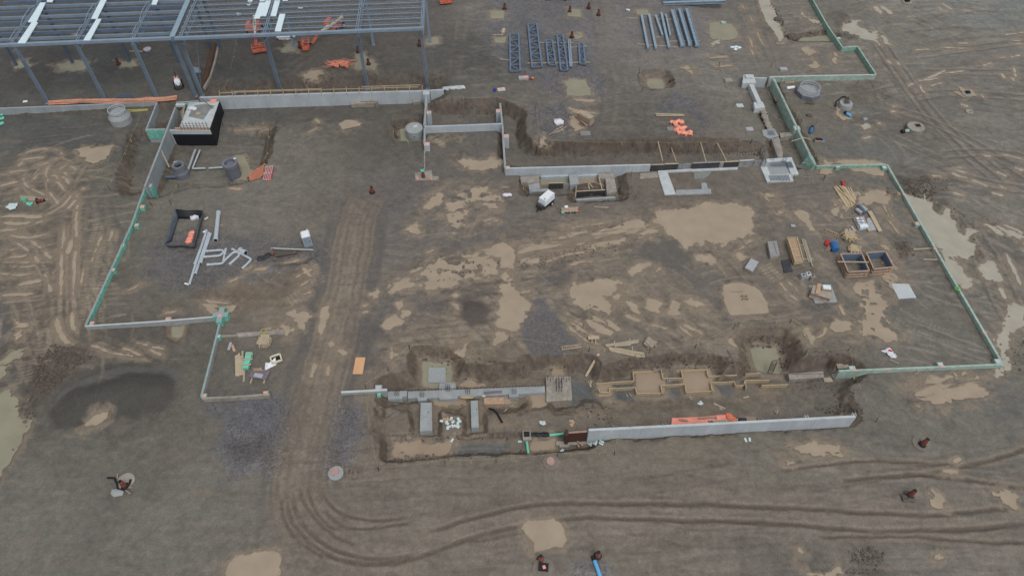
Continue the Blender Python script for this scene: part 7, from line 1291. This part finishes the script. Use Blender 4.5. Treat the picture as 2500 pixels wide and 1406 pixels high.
r=thing('square_footing','square pale footing with tall rebar starter bars beside the blue stone','footing',v3((1365,950),-.9)); MB().prism(wl([(1333,920),(1393,918),(1397,976),(1334,980)],-.8),-1.8,-.8).build('slab_body','dirty_concrete',r); [MB().beam(v3((1337+i*6.5,926+(i%2)*6),-.8),v3((1337+i*6.5,926+(i%2)*6),-.8)+Vector((0,-.05,.95)),.045,.045).build('starter_bar','rebar',r) for i in range(9)]; m=MB(); p=v3((1364,945),-.8); [m.beam(p+Vector((dx,dy,0)),p+Vector((dx*1.2,dy,1.5)),.06,.06) for dx in(-.3,0,.3) for dy in(-.6,-.1,.4)]; m.build('rebar_cage','rebar',r)
for lab,q in [('longer grey concrete beam block lying in its slot in the near trench',[(1027,983),(1054,982),(1055,1051),(1025,1052)]),('narrower grey concrete beam block in its slot right of the longer one',[(1149,978),(1166,977),(1169,1043),(1151,1044)])]:
    z=-.15; P=wl(q,z); r=thing('beam_block',lab,'concrete block',(P[0][0],P[0][1],-1.2)); MB().prism(P,-1.35,z).build('block_body','concrete',r); c=np.mean(P,0); MB().box((c[0]+.2,c[1]+.6,z),.14,.1,.03).build('lifting_eye','dark_ply',r)
for k in range(13):
    a,b=[(1090,1028),(1102,1022),(1092,1034),(1106,1030),(1119,1023),(1122,1029),(1118,1034),(1112,1040),(1119,1042),(1105,1040),(1096,1042),(1093,1045),(1078,1028)][k]; tag(MB().box(gp(a,b)+Vector((0,0,.05)),.42,.3,.05,k*1.3).build('foam_scrap','styrofoam'),'pale foam scrap between the two concrete beam blocks','foam','foam scraps between the beam blocks')
m=MB(); [m.box(gp(1085+i*4,1023+i%2*3)+Vector((0,0,.05+.03*i)),.4,.2,.06,i*.8) for i in range(4)]; tag(m.build('cardboard','orange_wood'),'brown torn cardboard among the foam scraps','cardboard')
tag(MB().tube([gp(1194,998)+Vector((0,0,.1)),gp(1205,1001)+Vector((0,0,.12)),gp(1213,1009)+Vector((0,0,.12)),gp(1220,1022)+Vector((0,0,.12)),gp(1226,1032)+Vector((0,0,.12))],.13,8).build('black_hose','black'),'curved black ribbed hose right of the narrow beam block','hose')
bundle('timber_stack','stack of orange brown timbers at the edge of the clay pool behind the black hose','timber stack',(1206,981),5,2,2.4,.16,R_(2),'orange_wood',cross=False,seed=8,jit=.01); tag(MB().beam(gp(1232,1004)+Vector((0,0,.05)),gp(1238,998)+Vector((0,0,.05)),.12,.06).build('board','orange_wood'),'tiny orange board right of the black hose','board')
m=MB(); [m.box(gp(1321+i%2*7,1030+i*2)+Vector((0,0,.05+.02*i)),.4,.22,.05,i*1.2) for i in range(4)]; tag(m.build('foam_scrap','styrofoam'),'small cluster of pale foam beside the teal pipe trench','foam'); m=MB(); [m.box(gp(1395+i%2*4,1028+i*5)+Vector((0,0,.04)),.5,.3,.05,i) for i in range(3)]; tag(m.build('cardboard','orange_wood'),'pinkish flat cardboard left of the brown form panel','cardboard')
r=thing('catch_basin','square concrete catch basin with a black opening and teal pipes','catch basin',v3((1287,1065),-.8)); p=v3((1286,1062),-.35); MB().box((p.x,p.y,-1.5),.95,1.2,1.15,GA).build('basin_body','dirty_concrete',r); MB().box((p.x,p.y+.15,-.35),.7,.7,.02,GA).build('opening','black',r)
for k,(a,b,rr,lb) in enumerate([((1285,1072),(1290,1108),.14,'teal pipe leaving the catch basin toward the camera'),((1292,1063),(1316,1062),.1,'short teal pipe under the black sheet beside the catch basin'),((1338,1062),(1376,1058),.14,'teal pipe running right from the black sheet to the brown form panel')]): tag(MB().tube([v3(a,-.75),v3(b,-.75)],rr,12).build('teal_pipe','turquoise'),lb,'pipe')
m=MB(); [m.blob(v3((1296+i*4.8,1059+(i%3)),-.6),(.42,.3,.18),980+i,jit=.4) for i in range(9)]; tag(m.build('black_sheet','black'),'crumpled black plastic sheet over the teal pipe','sheet')
r=thing('wall_formwork','dark brown form panel closing the left end of the near concrete wall','formwork',v3((1405,1060),1)); a,b=v3((1388,1058),1.2),v3((1434,1051),1.6); MB().strip([a.xy[:],b.xy[:]],.1,-1.2,1.35).build('panel','brown_ply',r); MB().beam(a+Vector((0,.0,.2)),b+Vector((0,0,-.15)),.2,.1).build('top_rail','red_wood',r); MB().box((a.x-.2,a.y+.1,-1.2),.35,.8,2.5,GA).build('end_stop','brown_ply',r)
r=thing('stepped_footing','small muddy stepped footing below the brown form panel','footing',v3((1390,1080),-.8)); MB().prism(wl([(1357,1077),(1435,1073),(1436,1083),(1412,1085),(1391,1085),(1390,1091),(1366,1091),(1366,1086),(1358,1086)],-.85),-1.5,-.85).build('footing_body','dirty_concrete',r)
planks(['board standing on the muddy stepped footing','board leaning right on the muddy stepped footing'],'board',None,[((1409,1077),(1423,1088)),((1410,1086),(1414,1091))],.2,.15,'red_wood',z=-.7,name='board')
for k in range(16): tag(MB().box(gp(1437+(k*13)%37,1077+(k*7)%13-((k*13)%37)*.12)+Vector((0,0,.04+.03*(k%4))),.34,.2,.06,k*1.1).build('foam_scrap','styrofoam'),'pale foam scrap in the spill at the foot of the near wall','foam','foam scraps at the foot of the near wall')
for k,(a,b) in enumerate([(1270,1078),(1372,1100),(1830,1073),(1712,983),(1708,986),(1798,1026),(1104,1075),(1820,1074)]): tag(MB().box(gp(a,b)+Vector((0,0,.04)),.5,.25,.05,k*.7).build('foam_scrap','styrofoam'),['pale foam scrap beside the clay pool left of the catch basin','pale foam scrap below the muddy stepped footing','pale crumpled scrap alone in front of the near wall','pale green scrap behind the near wall, upper one','pale green scrap behind the near wall, lower one','white scrap right of the orange tarp','pale scrap on the back edge of the long clay pool','tiny white scrap left of the crumpled one'][k],'foam')
r=thing('dark_crate','small black crate right of the orange tarp behind the near wall','crate',gp(1812,1027)); MB().box(gp(1812,1028),.9,.5,.35,.0).build('crate_body','black',r); MB().box(gp(1812,1028)+Vector((0,0,.35)),.6,.3,.03,0).build('lid','dark_ply',r)
r=thing('footing_form','timber form boards outlining stepped footings around the clay pools','formwork',v3((1650,935),-.8)); zf=-.9
def fb(*pts):
    for a,b in zip(pts,pts[1:]): p,q=v3(a,zf),v3(b,zf); d=(q-p).normalized(); MB().strip([tuple((p+d*.03).xy),tuple((q-d*.03).xy)],.09,-1.6,zf+uz()*.3).build('form_board','fresh_wood',r)
fb((1455,936),(1548,929),(1545,908),(1597,906)); fb((1614,902),(1618,923),(1668,922)); fb((1663,903),(1667,922)); fb((1664,905),(1725,902),(1729,918),(1800,915)); fb((1820,912),(1857,911)); fb((1488,948),(1551,945),(1554,960),(1617,959),(1613,940),(1672,937),(1675,957),(1739,954),(1735,933),(1793,931),(1796,941),(1816,940),(1819,928),(1880,927)); fb((1463,950),(1464,957),(1488,957),(1488,948)); fb((1820,930),(1822,948)); fb((1859,940),(1925,938))
for px,py in ((1467,932),(1545,906),(1597,902),(1553,962),(1617,962),(1725,900),(1740,957),(1811,938),(1806,903)): p=v3((px,py),zf); MB().beam(p+Vector((0,0,-.5)),p+Vector((0,0,.35)),.07,.07).build('stake','fresh_wood',r)
r=thing('rebar_footing','muddy footing with coiled rebar mats in the right end of the near trench','footing',v3((1980,915),-.8)); MB().prism(wl([(1924,912),(2010,906),(2012,921),(1968,924),(1928,926)],-.95),-1.8,-.95).build('footing_body','dirty_concrete',r); MB().prism(wl([(2010,922),(2028,920),(2034,931),(2013,931)],-.9),-1.8,-.9).build('footing_body','grey_wood',r); MB().prism(wl([(2030,912),(2064,909),(2064,920),(2034,922)],-.9),-1.8,-.9).build('footing_body','dirty_concrete',r)
for px,py in ((1880,910),(1915,905),(2025,905)):
    p=v3((px,py),-.9); m=MB(); [m.tube([p+Vector((.35*math.cos(k*.8)+j*.06,.2*math.sin(k*.8)+j*.12,.25+.25*math.sin(k*.8+1)+j*.09)) for k in range(9)],.03,4) for j in range(9)]; m.build('rebar_coil','rebar',r)
for i in range(22): a=v3((1885+i*6,913-i*.1),-.85); MB().beam(a,a+Vector((.05,-.3,.35)),.035,.035).build('rebar','rebar',r)
# lumber beside the bank
r=thing('timber_ladder','short wooden ladder lying on the bank edge above the near trench','ladder',gp(1393,848)); A,B=gp(1369,848),gp(1418,842); C_,D_=gp(1371,854),gp(1419,848)
for a,b in ((A,B),(C_,D_)): MB().beam(a+Vector((0,0,.08)),b+Vector((0,0,.08)),.09,.1).build('rail','wood',r)
[MB().beam(A.lerp(B,(i+.5)/9)+Vector((0,0,.1)),C_.lerp(D_,(i+.5)/9)+Vector((0,0,.1)),.1,.05).build('rung','red_wood',r) for i in range(9)]
r=thing('sawhorse','small pale timber sawhorse above the ladder','sawhorse',gp(1448,832)); MB().beam(gp(1435,830)+Vector((0,0,.5)),gp(1462,829)+Vector((0,0,.5)),.5,.12).build('top','wood',r); [MB().beam(gp(a,838)+Vector((0,0,0)),gp(a,830)+Vector((0,0,.5)),.1,.1).build('leg','wood',r) for a in (1445,1454)]
planks('long grey beam in the upper pile beside the bank','beam','beams in the upper pile beside the bank',[((1478,844),(1559,832)),((1480,846),(1560,835)),((1500,845),(1556,838),.12),((1499,847),(1540,843),.1)],.26,.16,'grey_wood',name='timber_beam'); planks('long thin plank in the lower fan beside the bank','plank','planks in the lower fan beside the bank',[((1485,849),(1572,863)),((1487,852),(1574,867)),((1488,855),(1574,872)),((1492,857),(1564,873)),((1500,851),(1572,865),.1)],.17,.12,'wood',name='plank')
planks(['left bearer under the beam pile beside the bank','right bearer under the beam pile beside the bank','bearer below the plank fan'],'timber',None,[((1500,832),(1501,860)),((1537,827),(1539,840)),((1543,846),(1544,862))],.12,.1,'wood',name='timber')
bundle('timber_stack','tilted stack of grey blocks right of the plank fan','timber stack',(1586,843),4,4,1.3,.2,R_(35),'grey_wood',seed=11,jit=.08); tag(MB().beam(gp(1462,864)+Vector((0,0,.1)),gp(1430,920)+Vector((0,0,.15)),.3,.1).build('scaffold_plank','fresh_wood'),'long yellow plank bridging down the bank into the near trench','plank')
planks('short pale stick on the blue grey stone','stick','sticks on the blue grey stone',[((1436,930),(1442,944)),((1441,928),(1443,946)),((1445,930),(1440,945)),((1529,962),(1533,969)),((1536,960),(1541,967)),((1683,968),(1688,975))],.09,.06,'wood',name='stick'); 
r=thing('standpipe','short white standpipe on the blue grey stone between the clay pools','pipe',gp(1631,931)); MB().lathe(gp(1631,931),[(.2,0),(.2,.35),(.13,.35),(.13,.0)],14).build('pipe_body','silver',r)
planks(['short board end in the mud behind the near wall','dark board in the mud behind the near wall','pale board right of the clay pools'],'board',None,[((1756,996),(1763,1001)),((1742,985),(1770,998)),((1814,972),(1828,968))],.22,.07,'grey_wood',name='board')
for k,(a,b) in enumerate([((1775,855),(1786,873)),((940,1022),(975,1000))]): tag(MB().beam(gp(*a)+Vector((0,0,.08)),gp(*b)+Vector((0,0,.08)),.08,.08).build('steel_bar','dark_steel'),['dark steel bar on the bank left of the deep square pond','thin dark bar on the ground left of the longer beam block'][k],'bar')
r=thing('wood_frame','tiny pale timber bracket behind the near wall right of the clay puddle','frame',gp(1894,1007)); [MB().beam(gp(*a)+Vector((0,0,.1)),gp(*b)+Vector((0,0,.2)),.08,.06).build('bar','wood',r) for a,b in (((1890,1004),(1896,1012)),((1899,1001),(1896,1012)),((1891,1007),(1899,1004)))]
r=thing('chain_ring','tiny pale ring shape on the mud below the near corner wall','ring',gp(2235,910)); [MB().beam(gp(*a)+Vector((0,0,.08)),gp(*b)+Vector((0,0,.08)),.12,.1).build('bar','dirty_concrete',r) for a,b in (((2229,906),(2239,905)),((2239,905),(2239,912)),((2239,912),(2231,913)))]
tag(MB().beam(gp(2078,916)+Vector((0,0,.08)),gp(2085,925)+Vector((0,0,.08)),.2,.12).build('timber','grey_wood'),'short timber below the left end of the near corner wall','timber'); tag(MB().box(gp(2060,893)+Vector((0,0,.0)),1.8,.9,.08,GA).build('form_sheet','grey_wood'),'pale board behind the left end of the near corner wall','board')
# ---------------------------------------------------------------- clods and stones
def scatter(name,regions,mat,kind='stuff',seed=1):
    rn=random.Random(seed); V=[];Fc=[]; bm=bmesh.new(); bmesh.ops.create_icosphere(bm,subdivisions=1,radius=1); bv=[w.co.copy() for w in bm.verts]; bf=[[w.index for w in q.verts] for q in bm.faces]; bm.free()
    o8=[Vector(q) for q in ((1,0,0),(0,1,0),(-1,0,0),(0,-1,0),(0,0,1),(0,0,-.4))]; f8=[(0,1,4),(1,2,4),(2,3,4),(3,0,4),(1,0,5),(2,1,5),(3,2,5),(0,3,5)]
    for poly,n,r0,r1 in regions:
        xs_=[p[0] for p in poly]; ys_=[p[1] for p in poly]
        def inside(x,y):
            c=False; k=len(poly)
            for i in range(k):
                (x1,y1),(x2,y2)=poly[i],poly[(i+1)%k]
                if (y1>y)!=(y2>y) and x<(x2-x1)*(y-y1)/(y2-y1)+x1: c=not c
            return c
        j=0;t=0
        while j<n and t<n*6:
            t+=1; a,b=rn.uniform(min(xs_),max(xs_)),rn.uniform(min(ys_),max(ys_))
            if not inside(a,b): continue
            j+=1; p=gp(a,b) if n<3000 else Vector(G(a,b,0)); 
            if n>=3000: p.z=hgt(p.x,p.y)
            r=r0*.7+(r1*.62-r0*.7)*rn.random()**4; big=r>.12; B,FF=(bv,bf) if big else (o8,f8); k=len(V); sx,sy,sz=r*rn.uniform(.7,1.3),r*rn.uniform(.7,1.3),r*rn.uniform(.5,.9)
            an=rn.uniform(0,6.3); ca,sa=math.cos(an),math.sin(an)
            for q in B: jx=1+rn.uniform(-.25,.25); x,y,z=q.x*sx*jx,q.y*sy*jx,q.z*sz*jx; V.append((p.x+x*ca-y*sa,p.y+x*sa+y*ca,p.z+z+sz*.25))
            Fc+=[tuple(i+k for i in q) for q in FF]
    me=bpy.data.meshes.new(name); me.from_pydata(V,[],Fc); me.materials.append(MT[mat]); o=bpy.data.objects.new(name,me); COL.objects.link(o); o['kind']=kind; return o
CL=[([(1000,862),(1100,858),(1290,895),(1440,890),(1440,905),(1110,930)],420,.05,.3),([(1445,885),(1560,872),(1745,868),(1830,880),(1830,905),(1750,900),(1620,898),(1450,910)],500,.05,.3),([(940,1050),(1290,1050),(1290,1075),(950,1085)],200,.05,.25),([(940,1112),(1290,1098),(1300,1112),(940,1132)],200,.05,.25),([(1820,820),(1920,820),(1935,900),(1905,905),(1895,850),(1835,850)],250,.05,.3),([(1300,350),(1870,350),(1870,385),(1300,385)],450,.05,.28),([(1050,255),(1215,255),(1215,290),(1050,290)],160,.05,.28),([(320,330),(400,330),(360,470),(310,460)],150,.05,.25),([(540,300),(640,300),(650,440),(600,450),(600,330)],180,.05,.25),([(1870,230),(1900,230),(1990,410),(1950,410)],220,.05,.25),([(1420,985),(1500,980),(1500,1050),(1440,1060)],160,.05,.25),([(2020,950),(2100,950),(2110,1030),(2060,1010)],160,.05,.28),([(80,880),(130,840),(200,850),(230,870),(180,900),(120,960),(80,950)],900,.05,.45),([(60,950),(100,950),(90,1010),(60,1050),(40,1030)],200,.05,.3),([(2200,440),(2260,430),(2290,470),(2255,490),(2210,470)],700,.05,.28),([(2255,430),(2330,440),(2320,470),(2270,470)],200,.05,.2),([(2165,455),(2210,470),(2205,490),(2160,480)],200,.05,.2),([(2060,585),(2060,585)],0,.1,.1),([(2185,590),(2225,590),(2235,625),(2195,630)],400,.04,.2),([(2370,590),(2400,600),(2390,640),(2360,620)],200,.04,.2),
([(1100,640),(1240,625),(1255,650),(1150,670),(1060,690)],500,.05,.2),([(1260,640),(1420,600),(1540,590),(1530,610),(1400,640),(1280,660)],700,.05,.2),([(1420,560),(1560,530),(1560,545),(1430,575)],250,.05,.16),([(1020,640),(1060,640),(1060,665),(1010,668)],90,.05,.22),([(1070,680),(1110,675),(1100,700),(1070,700)],90,.05,.22),([(1375,775),(1510,760),(1520,815),(1440,845)],350,.04,.14),
([(1880,860),(2090,850),(2080,875),(1900,890)],250,.05,.22),([(1940,925),(2060,920),(2050,945),(1930,955)],250,.05,.2),([(1980,995),(2070,985),(2110,1010),(2010,1010)],220,.05,.28),([(1260,880),(1440,870),(1440,900),(1280,900)],220,.04,.15),([(1520,860),(1740,855),(1750,890),(1530,900)],400,.04,.18),([(1010,850),(1130,848),(1280,880),(1280,915),(1010,880)],350,.04,.15),([(2090,1340),(2160,1340),(2150,1400),(2060,1400)],350,.04,.2),([(2070,1345),(2130,1330),(2150,1360),(2090,1380)],150,.05,.2),([(2080,200),(2160,195),(2180,245),(2080,250)],250,.04,.2),([(2060,30),(2110,85),(2060,100)],200,.05,.22),([(1860,0),(1900,20),(1930,90),(1910,90)],160,.06,.4),([(1950,80),(2030,70),(2040,88),(1950,95)],160,.06,.3),([(840,1130),(880,1150),(870,1180),(830,1160)],120,.04,.2),([(2420,870),(2520,820),(2520,900),(2440,920)],250,.05,.22),([(2320,500),(2380,540),(2380,590),(2320,530)],250,.05,.2),([(1000,975),(1500,975),(1500,1060),(1000,1065)],500,.03,.13),([(1240,260),(1310,260),(1310,380),(1250,380)],250,.04,.18),([(330,640),(2400,560),(2400,860),(330,860)],500,.03,.1)]
scatter('mud_clods',CL,'soil_clod',seed=3)
ST=[([(490,985),(700,975),(705,1050),(690,1150),(640,1180),(560,1150),(525,1100),(525,1050)],6500,.03,.075),([(800,985),(850,970),(880,985),(868,1080),(845,1130),(790,1160),(770,1140),(788,1060)],3600,.03,.075),([(375,600),(640,585),(830,595),(800,640),(600,685),(430,712),(370,680)],2600,.03,.08),([(1290,735),(1325,725),(1400,830),(1380,866),(1290,860)],1100,.03,.07),([(1330,185),(1440,170),(1500,230),(1470,270),(1350,260)],1200,.04,.13),([(1290,280),(1400,272),(1410,330),(1310,345)],900,.04,.12),([(1180,0),(1450,0),(1450,180),(1230,180)],900,.04,.12),([(1400,1370),(1490,1365),(1500,1410),(1395,1410)],700,.03,.07),([(270,1140),(340,1140),(350,1220),(260,1220)],350,.03,.08),([(580,20),(1000,20),(1000,200),(640,200)],350,.04,.12),([(500,130),(540,120),(530,200),(490,210)],250,.05,.15),([(30,130),(480,130),(480,150),(30,155)],600,.04,.14),([(1700,50),(2490,20),(2490,400),(1900,300)],250,.04,.1),([(700,1000),(2490,1000),(2490,1400),(100,1400)],900,.03,.07),([(1600,265),(1660,245),(1730,290),(1720,330),(1660,275)],350,.04,.1)]
scatter('loose_stones',ST,'stone',seed=5)
